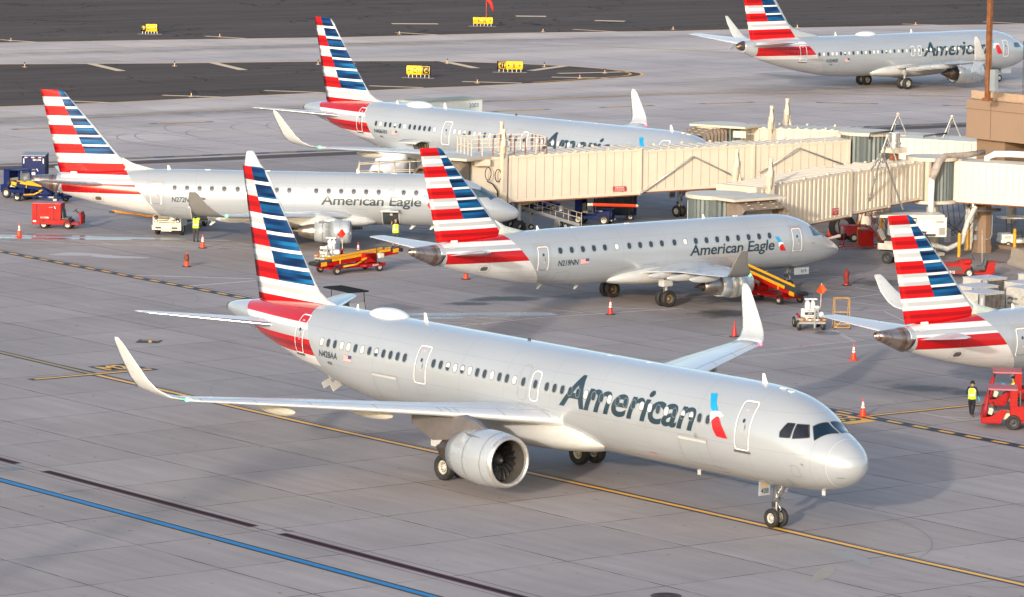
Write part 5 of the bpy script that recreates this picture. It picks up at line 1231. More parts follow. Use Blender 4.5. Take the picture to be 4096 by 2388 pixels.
# walkway from the rotunda into the terminal
w1 = tunnel(b1, (-86.0, 84.3), (-77.0, 87.6), 3.45, 3.55, 2.6, 2.9, 'flat', WALKW, False, 'fixed_walkway')
# ---- bridge behind it to the second airliner
b2 = thing('jet_bridge', 'cream jet bridge reaching the nose of the airliner behind, two motor housings on its roof', 'jet bridge', (-84, 93, 0), group='cream jet bridges')
def C2(t): return (-100.8+t*15.5, 83.0+t*10.7)
tunnel(b2, C2(.0), C2(.42), 3.15, 3.2, 2.9, 2.9, 'flat'); tunnel(b2, C2(.42), C2(.72), 3.3, 3.3, 2.65, 2.62, 'flat', roofrib=False); tunnel(b2, C2(.72), C2(1.), 3.4, 3.4, 2.4, 2.4, 'flat', roofrib=False)
drum(b2, -101.8, 81.3, 1.7, 3.1, 5.95, name='cab_rotunda'); canopy(b2, (-101.4, 80.6), (-.25, -1), (1, -.2), 3.3, 6.05, 2.0, 3.1)
mb = MB(); mb.box((-100.6, 80.7, 6.15), (4.4, 2.2, .14), 0, rz=.35); mb.box((-98.6, 80.4, 5.7), (.9, .5, .45), 0, rz=.6); wbuild(mb, 'cab_roof', [CRM], b2)
q = C2(.10); lift_column(b2, q[0]+1.1, q[1]-1.2, 3.0, 7.6); lift_column(b2, q[0]-.3, q[1]+1.5, 5.9, 7.9)
q = C2(.12); sign_panel(b2, (q[0]+1.15, q[1]-1.32, 4.25), .55, .5, (.82, .57), [('SAVE TO', .02, .12, 1.)], REDS, WHITE)
for (u_, v_) in ((3592, 456), (3808, 465)):
    A_ = g(u_, v_, 7.8); r_ = Vector((.62, .78, 0)); f_ = Vector((.78, -.62, 0)); A_ = Vector(A_)
    tripod(b2, [tuple(A_-r_*.75+Vector((0, 0, -1.9))), tuple(A_+r_*.85+Vector((0, 0, -1.9))), tuple(A_-f_*.6-r_*.3+Vector((0, 0, -1.8)))], tuple(A_))
    p_ = A_-r_*1.9; wp(b2, [tuple(p_+Vector((0, 0, -1.75))), tuple(p_+r_*.05+Vector((0, 0, -1.35))), tuple(p_+r_*1.6+Vector((0, 0, -1.15)))], .07, DARK, 'cable_arm', 6)
for q in (C2(.08), C2(.5), C2(1.)):
    mb = MB(); mb.cyl((*q, 0), (*q, 3.2), .35, 0, 16); wbuild(mb, 'support_column', [CRM], b2)
# ---- bridge to the regional airliner in the centre right
b3 = thing('jet_bridge', 'ribbed jet bridge sloping down to the regional airliner 019, shutter drum at its end', 'jet bridge', (-75, 76.2, 0), group='cream jet bridges')
def N3(y): return -70.35-(y-56)*.205       # near wall
def C3(y, w_=2.9): return (N3(y)-w_/2-.0, y)
tunnel(b3, C3(56.6), C3(66.3), 2.72, 3.15, 2.9, 2.85, 'ribs'); tunnel(b3, C3(66.3, 2.95), C3(70.6, 2.95), 3.22, 3.40, 2.65, 2.62, 'ribs'); tunnel(b3, C3(70.6, 3.0), C3(74.3, 3.0), 3.47, 3.62, 2.4, 2.42, 'ribs')
drum(b3, -70.6, 53.9, 1.75, 2.35, 5.15, name='cab_rotunda')
mb = MB(); mb.box((-69.3, 55.2, 3.75), (2.2, 2.2, 2.8), 0, rz=0); mb.box((-68.6, 54.4, 5.28), (2.6, 4.2, .16), 0); mb.box((-71.9, 53.0, 3.6), (.35, .5, 2.6), 0); wbuild(mb, 'cab', [CRM], b3)
canopy(b3, (-68.7, 54.6), (1, -.1), (0, 1), 3.1, 5.25, 1.9, 3.3, 6)
lift_column(b3, N3(58.2)+.25, 58.1, 2.6, 7.3); lift_column(b3, N3(58.2)-3.1, 58.3, 5.4, 7.6)
sign_panel(b3, (N3(64.9)+.13, 64.9, 3.55), .62, .42, (-.2, .98), [('CAUTION', .06, .10, .9), ('High Profile Vehicles', -.05, .05, .8), ('Prohibited', -.14, .05, .8)], REDS, WHITE)
wp(b3, [(N3(61.2)+.2, 61.2, 1.75), (N3(61.3)+.2, 61.3, 1.75), (N3(65)+.2, 65.2, 2.0), (N3(65)+.2, 65.3, 2.0)], .11, mat('tow_bar_cream', (.62, .55, .45), .5), 'boarding_tube')
mb = MB(); mb.cyl((N3(61.5)+.22, 61.5, 1.76), (N3(65)+.22, 65.0, 1.99), .115, 0, 12); wbuild(mb, 'red_tube_band', [REDP], b3)
drum(b3, -75.0, 76.0, 1.45, 3.5, 6.05)
mb = MB(); mb.box((-74.2, 75.0, 4.8), (.5, .5, 2.7), 0); mb.box((-73.9, 77.2, 4.8), (.4, .4, 2.7), 0); wbuild(mb, 'rotunda_post', [CRM], b3)
mb = MB(); mb.cyl((-75, 76.2, 0), (-75, 76.2, 3.4), .42, 0, 18); wbuild(mb, 'rotunda_column', [mat('column_white', (.60, .58, .55), .6)], b3)
A4 = Vector(g(3529, 607, 7.3)); L4, R4 = g(3461, 862, 2.9), g(3611, 836, 3.2)
tripod(b3, [tuple(L4), tuple(R4), tuple(A4+Vector((-1.6, .6, -1.3)))], tuple(A4), .06)
# roof fan, flexible duct and white pipe
mb = MB(); fx, fy = -75.6, 73.2
mb.cyl((fx, fy, 6.1), (fx, fy, 6.5), .30, 2, 12); mb.box((fx, fy, 6.75), (1.1, 1.1, .35), 1); mb.cyl((fx, fy, 6.9), (fx, fy, 7.15), .42, 0, 24); mb.cyl((fx, fy, 7.15), (fx, fy, 7.25), .46, 0, 24); mb.cyl((fx, fy, 7.25), (fx, fy, 7.85), .36, 0, 24); wbuild(mb, 'roof_fan', [CHROME, CRM, RUST], b3)
wp(b3, [(-73.3, 74.4, 5.0), (-73.2, 74.6, 5.6), (-73.3, 75.0, 6.15), (-73.6, 75.8, 6.4), (-73.7, 77.6, 6.35), (-73.6, 79.3, 6.5)], [.22, .27, .25, .2, .22, .16], mat('wrapped_duct', (.36, .31, .28), .7, var=.35, scale=4), 'insulated_duct', 10)
wp(b3, [(-73.3, 74.4, 5.1), (-73.3, 74.35, 4.0), (-73.3, 74.4, 2.9)], .20, WHITE, 'white_duct', 14)
wp(b3, [(-73.3, 74.5, 2.9), (-73.4, 74.4, 2.4), (-73.9, 73.6, 2.2), (-74.4, 73.2, 2.35)], .19, mat('duct_cream', (.52, .47, .38), .6), 'lower_duct', 12)
w3 = tunnel(b3, (-75.4, 77.4), (-57, 85.0), 3.42, 3.42, 2.4, 2.62, 'ribs', WALKW, False, 'fixed_walkway')
wp(b3, [(-73.0, 79.0, 5.3), (-73.0, 79.0, 6.2), (-72.6, 79.3, 6.45), (-71.6, 79.8, 6.5), (-58, 85.4, 6.5)], .21, WHITE, 'white_duct', 14)
mb = MB(); mb.box((-73.4, 77.9, 4.5), (.45, .45, 1.3), 0, rz=.4); wbuild(mb, 'duct_box', [WALKW], b3)
# pre-conditioned air unit and hoses under the bridge
mb = MB(); U = frame_((-74.1, 71.6), (-72.3, 74.6), 1.45, 1.45); tb(mb, U, 0, .42, -.75, .75, 0, 1.15, 0); tb(mb, U, .44, 1, -.75, .75, 0, 1.25, 0); tb(mb, U, -.25, .95, -.9, .9, 1.25, 1.42, 0)
for k in range(9): tb(mb, U, .05, .36, -.78, -.75, .2+.09*k, .24+.09*k, 1); tb(mb, U, .86, .97, -.78, -.75, .15+.05*k, .17+.05*k, 1)
tb(mb, U, .50, .74, -.772, -.76, .3, 1.1, 2); tb(mb, U, .46, .80, -.785, -.76, .07, .19, 1)
flat_text('CAVOTEC', .10, lambda x, y: U(.80+x/3.5*1.0, -.79, .92+y), mb, 1, .01, 0, 'LEFT', .8)
wbuild(mb, 'air_unit', [mat('unit_offwhite', (.62, .61, .57), .5, var=.06), DARK, WHITE], b3)
wp(b3, [(-72.3, 77.4, 3.2), (-72.6, 77.0, 2.2), (-72.4, 76.3, .9), (-72.8, 75.4, .5), (-73.3, 74.2, .9), (-73.8, 73.6, 1.4)], .17, mat('hose_grey', (.50, .50, .47), .6, var=.2, scale=5), 'air_hose', 12)
wp(b3, [(-71.9, 79.2, 2.9), (-72.3, 77.6, 2.9), (-72.4, 77.4, 2.9), (-72.5, 77.3, 3.3), (-72.3, 77.6, 3.4), (-70, 79.6, 3.25), (-60, 84.2, 3.2)], .11, STEEL, 'steel_pipe', 10)
mb = MB()
for k in range(7):
    t = k/6; mb.tube([(-73.6+.3*t, 75.6+2.6*t, 3.4), (-73.4+.3*t, 75.8+2.4*t, 2.2-.6*math.sin(k)), (-73.9+.4*t, 75.0+2.6*t, 1.2), (-74.0, 74.6+t, 2.6)], .025, 0, 5)
wbuild(mb, 'hanging_cables', [CABLE], b3)
mb = MB(); mb.box((-74.4, 75.2, .9), (.7, .9, 1.8), 0); mb.box((-74.2, 75.0, .1), (1.6, 1.6, .2), 0); mb.box((-73.4, 76.0, 1.3), (.1, .5, .9), 1); wbuild(mb, 'pedestal', [mat('pedestal_cream', (.50, .46, .40), .6), GREYP], b3)
# ---- terminal
tm = thing('terminal_building', 'tan concrete terminal corner with dark glazing under its overhanging roof band', 'building', (-76, 84, 0))
TAN = mat('tan_concrete', (.25, .17, .12), .8, var=.05, scale=.5); TAN2 = mat('tan_column', (.22, .145, .095), .75, var=.08, scale=.8, dirt=.1); BRN = mat('brown_wall', (.055, .04, .035), .7, var=.1)
mb = MB()
mb.box((-60.0, 98.2, 8.3), (35.3, 33.2, 2.55), 0)
wbuild(mb, 'roof_band', [TAN], tm)
mb = MB()
for x in (-77.2+2.1, -77.2+5.4, -77.2+8.8): mb.box((x-.3, 81.59, 8.3), (.03, .02, 2.5), 0)
mb.box((-60, 81.588, 8.95), (35.2, .02, .035), 0); mb.box((-77.66, 98, 8.95), (.02, 33, .035), 0)
for k in range(9): mb.box((-77.662, 84+3.6*k, 8.3), (.02, .03, 2.5), 0)
wbuild(mb, 'panel_joints', [mat('joint_brown', (.14, .09, .065), .8)], tm, fixn=False)
mb = MB(); mb.box((-75.95, 83.6, 5.0), (2.6, 2.8, 4.0), 0, bev=.03); wbuild(mb, 'corner_pier', [TAN2], tm)
mb = MB(); mb.box((-58, 98, 5.5), (31, 28, 3.1), 0); wbuild(mb, 'glazed_storey', [mat('smoked_glazing', (.02, .018, .018), .12, spec=.7, var=.5)], tm)
mb = MB()
for k in range(8): mb.box((-73+2.4*k, 83.93, 5.5), (.12, .1, 3.1), 0)
mb.box((-60, 83.93, 4.0), (27, .12, .3), 0); wbuild(mb, 'window_mullions', [DARK], tm)
mb = MB(); mb.box((-57, 98, 1.95), (31, 28.5, 3.9), 0); wbuild(mb, 'ground_floor_wall', [BRN], tm)
mb = MB(); mb.box((-72.3, 83.4, 1.95), (.8, .9, 3.9), 0, bev=.02); mb.box((-71.5, 82.6, .12), (6.5, 1.9, .24), 0, bev=.02); wbuild(mb, 'pilaster', [TAN2], tm)
mb = MB(); mb.box((-60, 98.2, 9.75), (34.6, 32.5, .34), 0); mb.box((-60, 82.0, 9.9), (35.0, .3, .5), 0); wbuild(mb, 'roof_parapet', [mat('parapet_tan', (.38, .27, .19), .8)], tm)
mb = MB()
for z, y in ((10.1, 84.5), (10.35, 85.8), (10.1, 88)): mb.tube([(-74.5, y, z), (-60, y+.4, z)], .06, 0, 6)
mb.tube([(-72.9, 83.6, 9.6), (-72.9, 83.6, 12.3)], .03, 1, 6); mb.tube([(-74.3, 83.4, 9.6), (-74.25, 83.3, 11.2), (-74.35, 83.35, 13.5)], .02, 2, 5); mb.box((-70, 86, 10.1), (4, 3, .6), 1)
wbuild(mb, 'roof_pipework', [PIPE, GREYP, CABLE], tm)
mb = MB(); mb.lathe([(0, .16), (.12, .18), (.2, .1), (.3, .17), (.5, .15), (.6, .03), (.62, .03), (.95, .02)], (-76.6, 82.4, 9.7), 'Z', 0, 16); tag(mb.build('roof_beacon', CHROME), 'small chrome beacon on the corner of the terminal roof', 'beacon')
# underside soffit with big brown column
mb = MB(); cx, cy = -73.6, 79.3
mb.prism([(cx+.62*math.cos(2*PI*k/8+.4), cy+.62*math.sin(2*PI*k/8+.4)) for k in range(8)], 0, 3.3, 0); mb.prism([(cx+.68*math.cos(2*PI*k/8+.4), cy+.68*math.sin(2*PI*k/8+.4)) for k in range(8)], 0, .5, 0)
mb.tube([(cx+.66, cy-.3, .9), (cx+.66, cy+.1, .9), (cx+.66, cy+.25, 1.2), (cx+.66, cy+.25, 2.9)], .03, 1, 6)
for z in (1.0, 1.6, 2.0): mb.box((cx+.1, cy-.7, z), (.3, .14, .35), 1)
tag(mb.build('walkway_column', [TAN2, GREYP]), 'octagonal brown concrete column with conduits under the white walkway', 'column')
mb = MB(); mb.cyl((-74.9, 79.5, 0), (-74.9, 79.5, 3.3), .36, 0, 20); mb.cyl((-74.9, 79.5, 3.3), (-74.9, 79.5, 3.45), .5, 0, 20); tag(mb.build('walkway_column', mat('column_white', (.60, .58, .55), .6)), 'round whitish column behind the tall yellow bollard', 'column')
mb = MB(); mb.cyl((-82.0, 78.6, 0), (-82.0, 78.6, 3.4), .42, 0, 20); mb.tube([(-81.2, 77.8, .3), (-81.3, 77.9, 1.6), (-81.9, 77.9, 2.6), (-82, 78, 3.3)], .13, 0, 10); tag(mb.build('bridge_column', mat('column_grey', (.40, .39, .37), .6)), 'grey round column with a duct, behind the red steps', 'column')
lp = thing('light_pole', 'tall rusty brown light pole with a grey box, on the terminal roof', 'light pole', tuple(g(3950, 404, 9.75)))
mb = MB(); mb.box((0, 0, 6.5), (.30, .30, 13.0), 0, bev=.03); mb.box((0, 0, .1), (.5, .5, .2), 0); mb.build('pole', mat('weathering_steel', (.20, .075, .025), .65, .1, var=.4, scale=3), lp)
mb = MB(); mb.box((.42, .12, 1.35), (.45, .35, 1.4), 0, bev=.02); mb.build('equipment_box', mat('box_blue_grey', (.22, .26, .29), .45), lp)
# ================================================================ GROUND EQUIPMENT
def tyres(root, pts, r, w_, hub=None, nm='wheel'):
    for (x, y) in pts:
        t = MB(); h = MB(); wheel(t, h, (x, y, r), r, w_, 6); o = t.build(nm, BLACK, root); h.build('rim', [hub or HUB, DARK], o)
def steer(mb, c, r=.19, mi=0, tilt=.6):
    x, y, z = c; mb.tube([(x+r*math.sin(tilt)*math.cos(t*2*PI/16), y+r*math.sin(t*2*PI/16), z+r*math.cos(tilt)*math.cos(t*2*PI/16)) for t in range(17)], .016, mi, 5)
    mb.cyl((x, y-r, z), (x, y+r, z), .012, mi, 5); mb.cyl(c, (x+.3, y, z-.35), .018, mi, 5)
def rail(mb, pts, r, mi=0):
    for p, q in zip(pts, pts[1:]): mb.cyl(p, q, r, mi, 6)
DKRED = mat('dark_interior', (.02, .015, .015), .8); SEAT = mat('seat_vinyl', (.07, .085, .09), .55); CLEARG = mat('plastic_window', (.10, .12, .12), .1, spec=.8, var=.3)
REDF = mat('faded_red_roof', (.42, .12, .14), .6, var=.15); DRED2 = mat('crimson_canvas', (.30, .01, .02), .7, var=.15); IVORY = mat('ivory_interior', (.60, .56, .42), .6, var=.08)
# ---- red enclosed service cart
t = thing('service_cart', 'red boxy electric cart with an open seat and steering wheel, parked left', 'service cart', (-115.0+.05, 34.55+1.0, 0), math.radians(46))
t.location = (-116.04-.65*.72, 35.58+.65*.69, 0)
mb = MB(); mb.box((-.60, 0, 1.08), (1.95, 1.4, 1.16), 0, bev=.03); mb.box((-.6, 0, .42), (2.0, 1.42, .28), 0, bev=.03); mb.box((.95, 0, .36), (1.2, 1.36, .12), 0); mb.box((.62, 0, .50), (.6, 1.40, .22), 0, bev=.04)
mb.box((1.68, 0, .62), (.12, 1.36, .62), 0, bev=.04); mb.box((1.62, 0, .98), (.16, 1.1, .30), 0, bev=.05)
for x in (-1.25, -.1): mb.box((x, -.712, 1.1), (.02, .02, 1.1), 1)
mb.box((-.6, -.712, .63), (1.9, .02, .015), 1); mb.build('body', [REDP, DKRED], t)
mb = MB(); mb.box((-.6, 0, 1.68), (1.99, 1.44, .05), 0, bev=.015); mb.build('roof', REDF, t)
mb = MB(); mb.box((.62, 0, .68), (.5, 1.2, .12), 0, bev=.04)
for y in (-.32, .32): mb.box((.42, y, 1.02), (.10, .45, .62), 0, ry=-.18, bev=.04)
mb.build('seat', SEAT, t)
mb = MB(); steer(mb, (1.22, -.1, 1.22), .17, 0, .9); mb.cyl((1.22, -.1, 1.22), (1.6, -.1, .98), .03, 0, 6); mb.build('steering_wheel', BLACK, t)
tyres(t, [(-.8, -.62), (-.8, .62), (.8, -.62), (.8, .62)], .29, .2)
mb = MB(); mb.cyl((.15, -.5, 1.7), (.15, -.5, 1.78), .05, 0, 8); mb.build('beacon', ORANGE, t)
mb = MB(); flat_text('U110286', .11, lambda x, y: (-1.0+x, -.716, .70+y), mb, 0, .01, 0, 'LEFT'); flat_text('American', .05, lambda x, y: (-.45+x, -.716, 1.42+y), mb, 0, .0, 0, 'LEFT'); mb.add([(-.10, -.716, 1.50), (-.04, -.716, 1.50), (.04, -.716, 1.34), (-.02, -.716, 1.34)], [(0, 1, 2, 3)], 0)
mb.quad((-1.5, -.716, .44), (-1.3, -.716, .44), (-1.3, -.716, .55), (-1.5, -.716, .55)); mb.build('lettering', WHITE, t)
# ---- belt loader
def belt_loader(label, loc, rz, body, L, z0, z1, code, group, trailer=True):
    "belt runs along +X and rises from z0 to z1"
    t = thing('belt_loader', label, 'belt loader', loc, rz, group); h = L/2
    ang = math.atan2(z1-z0, L)
    mb = MB(); mb.box((0, 0, (z0+z1)/2-.16), (L-.3, .74, .20), 0, ry=-ang); mb.box((-L*.10, 0, .40), (L*.62, 1.3, .13), 0, bev=.02); mb.box((-L*.33, 0, .36), (.25, 1.75, .10), 0)
    mb.box((L*.12, 0, .42), (1.9, 1.55, .20), 0, bev=.03)
    for x in (-L*.3, L*.05, L*.2): mb.box((x, 0, .6), (.1, .7, .5), 0)
    mb.build('chassis', body, t)
    mb = MB(); mb.box((0, 0, (z0+z1)/2), (L, .64, .06), 0, ry=-ang)
    for e_ in (-1, 1): mb.cyl((e_*h, -.33, z0 if e_ < 0 else z1), (e_*h, .33, z0 if e_ < 0 else z1), .10, 0, 12)
    mb.build('belt', mat('belt_rubber', (.03, .033, .038), .75, var=.2), t)
    mb = MB()
    for sg in (-1, 1):
        mb.box((.1, sg*.40, (z0+z1)/2+.08), (L*.72, .05, .17), 0, ry=-ang); 
        for e_ in (-1, 1): mb.box((e_*(h-.35), sg*.40, (z0 if e_ < 0 else z1)-.06), (.42, .06, .24), 0, ry=-ang)
        for x in (-L*.25, L*.25): mb.box((x, sg*.43, (z0+z1)/2+x*math.tan(ang)-.06), (.06, .05, .34), 0)
    mb.build('side_rail', YEL, t, fixn=False)
    mb = MB()
    for e_ in (-1, 1):
        mb.cyl((e_*(h+.12), -.40, (z0 if e_ < 0 else z1)-.05), (e_*(h+.12), .40, (z0 if e_ < 0 else z1)-.05), .12, 0, 12)
    mb.build('end_bumper', BLACK, t)
    mb = MB(); mb.box((L*.08, -.55, .88), (.85, .45, .55), 0, bev=.02); mb.add([(L*.08+.43, -.775, 1.15), (L*.08+.43, -.775, .62), (L*.08-.42, -.775, 1.15)], [(0, 1, 2)], 0); mb.build('engine_cowl', body, t)
    mb = MB(); mb.box((L*.22, -.62, .95), (.42, .34, .3), 0, bev=.06); mb.build('fuel_tank', mat('tank_white', (.62, .60, .52), .5), t)
    mb = MB(); mb.cyl((L*.19, -.5, .5), (L*.19, -.5, 1.75), .03, 0, 6); mb.box((L*.19, -.5, 1.78), (.3, .08, .05), 0); mb.build('control_post', DARK, t)
    mb = MB(); mb.tube([(-L*.25, -.78, .48), (-L*.1, -.80, .55), (0, -.78, .80)], .06, 0, 6); mb.box((.02, -.78, .86), (.3, .2, .08), 0, ry=-.3); mb.build('tow_arm', YEL, t)
    tyres(t, [(-L*.34, -.82), (-L*.34, .82), (L*.20, -.7), (L*.20, .7)], .27, .18)
    mb = MB(); flat_text(code, .12, lambda x, y: (L*.12-.1+x, -.79, .37+y), mb, 0, .01, 0, 'LEFT'); flat_text('American', .05, lambda x, y: (L*.12-.85+x, -.79, .40+y), mb, 0, 0, 0, 'LEFT'); mb.build('lettering', WHITE, t)
    return t
belt_loader('red towable belt loader with yellow rails left of the middle fin, near a red cone', (-86.3, 38.35, 0), math.radians(92), REDP, 6.3, .72, 1.22, 'BL0491', 'belt loaders')
b2_ = belt_loader('red belt loader with yellow rails reaching under the nose of airliner 019', (-62.2, 50.45, 0), math.radians(180), REDP, 6.0, .72, 1.95, 'BL0429', 'belt loaders')
mb = MB(); flat_text('BL0429', .12, lambda x, y: (.9-x, .79, .37+y), mb, 0, .01, 0, 'LEFT'); flat_text('American', .05, lambda x, y: (-.1-x, .79, .40+y), mb, 0, 0, 0, 'LEFT'); mb.build('lettering', WHITE, b2_)
belt_loader('navy blue belt loader with a yellow rail under the tail of the left airliner', (-131.2, 44.5, 0), math.radians(26), BLUEP, 5.6, 1.25, .85, 'LG298', 'belt loaders')
belt_loader('navy belt loader half hidden under the long cream jet bridge', (-109.0, 70.6, 0), math.radians(70), BLUEP, 5.4, 1.0, 1.9, 'LG231', 'belt loaders')
# ---- blue tractor cab in front of the navy loader, and the enclosed baggage carts
def bag_cart(label, loc, rz, code, curtain=True, L=2.6, H=2.05):
    t = thing('baggage_cart', label, 'baggage cart', loc, rz, 'enclosed blue baggage carts')
    mb = MB(); mb.box((0, 0, .42), (L, 1.6, .12), 0)
    mb.box((L/2-.03, 0, H/2+.45), (.06, 1.55, H), 0); mb.box((-L/2+.03, 0, H/2+.45), (.06, 1.55, H), 0)
    for x in (-L/2, L/2):
        for y in (-.78, .78): mb.box((x, y, H/2+.45), (.09, .09, H+.06), 0)
    for k in range(5): mb.box((L/2+.01, 0, .7+.36*k), (.03, 1.5, .03), 0)
    mb.build('body', BLUEP, t)
    mb = MB(); mb.box((0, 0, H+.49), (L+.1, 1.7, .07), 0); mb.build('roof', mat('cart_roof_grey', (.24, .26, .30), .6), t)
    mb = MB()
    for y in (-.76, .76):
        n = 16; R = []
        for k in range(n+1): R.append([(-L/2+.1+(L-.2)*k/n, y+.04*math.sin(k*2.1), .5), (-L/2+.1+(L-.2)*k/n, y+.03*math.sin(k*2.1+.6), H+.42)])
        mb.add([p for r in R for p in r], [(2*k, 2*k+1, 2*k+3, 2*k+2) for k in range(n)], 0)
    mb.build('curtain', mat('dark_curtain', (.012, .02, .03), .6, var=.3), t, fixn=False)
    tyres(t, [(-L*.35, -.65), (-L*.35, .65), (L*.35, -.65), (L*.35, .65)], .25, .16)
    mb = MB()
    for y in (-.5, 0, .5): mb.box((L/2+.035, y, H+.36), (.01, .3, .06), 0); mb.box((L/2+.037, y+.11, H+.36), (.012, .12, .06), 1); mb.box((L/2+.035, y, .56), (.01, .3, .06), 0); mb.box((L/2+.037, y+.11, .56), (.012, .12, .06), 1)
    for y in (-.70, .70): mb.box((L/2+.035, y, H+.1), (.01, .07, .35), 0); mb.box((L/2+.035, y, .85), (.01, .07, .35), 0)
    flat_text(code, .14, lambda x, y: (L/2+.05, .25+x, H+.12+y), mb, 0, .01); flat_text('American', .07, lambda x, y: (L/2+.05, -.05+x, 1.5+y), mb, 0, .0); flat_text('1820', .13, lambda x, y: (L/2+.05, .05+x, .78+y), mb, 0, .0); mb.box((L/2+.04, .0, 1.25), (.01, .25, .2), 0)
    mb.add([(L/2+.05, .2, 1.6), (L/2+.05, .27, 1.6), (L/2+.05, .36, 1.42), (L/2+.05, .29, 1.42)], [(0, 1, 2, 3)], 0)
    mb.build('markings', [WHITE, REDP], t); return t
bag_cart('tall navy blue baggage cart seen end on at the far left, BB1306 on it', (-139.2, 48.6, 0), math.radians(-38), 'BB1306')
bag_cart('navy baggage cart with dark curtains and BB2030 on it, right of the nose', (-105.6, 65.2, 0), math.radians(-30), 'BB2030')
bag_cart('dark open baggage cart behind the blue tractor under the jet bridge', (-101.3, 71.6, 0), math.radians(52), 'BB1186', H=1.7)
def tractor(label, loc, rz, m_, code):
    t = thing('tow_tractor', label, 'tractor', loc, rz)
    mb = MB(); mb.box((.75, 0, .78), (1.1, 1.15, .62), 0, bev=.08); mb.box((-.1, 0, .52), (2.7, 1.3, .25), 0, bev=.03); mb.box((-1.15, 0, .72), (.7, 1.35, .45), 0, bev=.05)
    for y in (-.6, .6): mb.box((-.95, y, 1.45), (.5, .08, 1.2), 0); mb.box((.15, y, 1.35), (.1, .08, 1.1), 0)
    mb.box((-.95, 0, 1.5), (.1, 1.2, 1.1), 0); mb.box((-.4, 0, 2.0), (1.35, 1.35, .07), 0, bev=.02); mb.build('body', m_, t)
    mb = MB(); mb.box((1.31, 0, .80), (.02, .85, .5), 0)
    for k in range(7): mb.box((1.33, 0, .6+.065*k), (.02, .85, .012), 1); mb.box((1.33, -.38+.127*k, .8), (.02, .012, .5), 1)
    mb.build('grille', [DARK, m_], t, fixn=False)
    mb = MB(); mb.box((.2, 0, 1.45), (.03, 1.1, .65), 0, ry=-.15); mb.build('windshield', CLEARG, t)
    mb = MB(); mb.box((-.55, 0, .85), (.5, 1.0, .14), 0, bev=.03); mb.box((-.8, 0, 1.15), (.12, 1.0, .5), 0, bev=.03); mb.build('seat', IVORY, t)
    mb = MB(); steer(mb, (-.1, .25, 1.2), .17); mb.build('steering_wheel', BLACK, t)
    mb = MB(); mb.box((1.36, -.45, .36), (.03, .3, .1), 0); mb.box((1.36, .45, .36), (.03, .3, .1), 0); mb.box((1.36, -.2, .36), (.03, .18, .1), 1); flat_text(code, .12, lambda x, y: (.45+x, -.585, .92+y), mb, 0, .01); flat_text('American', .05, lambda x, y: (1.335, -.0+x, 1.1+y), mb, 0, 0); mb.build('markings', [WHITE, REDP], t)
    tyres(t, [(-.95, -.62), (-.95, .62), (.85, -.6), (.85, .6)], .36, .24); return t
tractor('navy blue tow tractor with open cab under the orange striped boarding tube', (-99.7, 68.3, 0), math.radians(35), BLUEP, 'TY1504')
tractor('navy tractor cab behind the belt loader at the left airliner tail', (-134.2, 44.4, 0), math.radians(20), BLUEP, 'TY1206')
# ---- crew stairs leading down from the left airliner nose
t = thing('conveyor_stair', 'sloping grey conveyor with thin rails and a white bucket, right of the left airliner nose', 'conveyor', (-99.2, 63.6, 0), math.radians(75))
mb = MB(); mb.box((0, 0, .95), (5.0, .75, .22), 0, ry=.30); mb.box((0, 0, 1.09), (5.0, .6, .05), 1, ry=.30); mb.box((-1.2, 0, .6), (.1, .7, 1.2), 0); mb.box((.9, 0, .35), (.1, .7, .7), 0); mb.build('conveyor_bed', [GREYP, mat('belt_rubber', (.03, .033, .038), .75)], t)
mb = MB()
for y in (-.4, .4):
    for zz in (.45, .8): rail(mb, [(-2.4, y, 1.72+zz), (2.5, y, .22+zz)], .022)
    for k in range(6): x = -2.3+.96*k; z = .98-.31*x; rail(mb, [(x, y, z), (x, y, z+.82)], .022)
mb.build('handrail', CREAM, t)
mb = MB(); mb.lathe([(0, .12), (.32, .16), (.33, .17), (.33, .001)], (.9, -.55, 1.25), 'Z', 0, 16); mb.build('bucket', WHITE, t)
tyres(t, [(-1.2, -.4), (-1.2, .4), (1.3, -.4), (1.3, .4)], .2, .12)
mb = MB(); mb.sph((0, 0, .55), .38, 0, 8, (.7, .7, 1.3)); t_ = mb.build('covered_meter', mat('blue_cover', (.01, .02, .10), .7, var=.2)); t_.location = (-101.3, 61.9, 0); tag(t_, 'dark blue fabric cover over a post right of the left airliner nose', 'cover')
mb = MB()
for k in range(7): mb.box((random.uniform(-.35, .35), random.uniform(-.2, .2), .25+.07*k), (.5, .14, .10), 0, rz=random.uniform(-.6, .6), ry=random.uniform(-.8, .8))
t_ = mb.build('cargo_strap_pile', mat('rust_red_cloth', (.26, .04, .02), .8, var=.3)); t_.location = (-99.4, 61.2, 0); tag(t_, 'heap of rust red straps in front of the conveyor', 'straps')
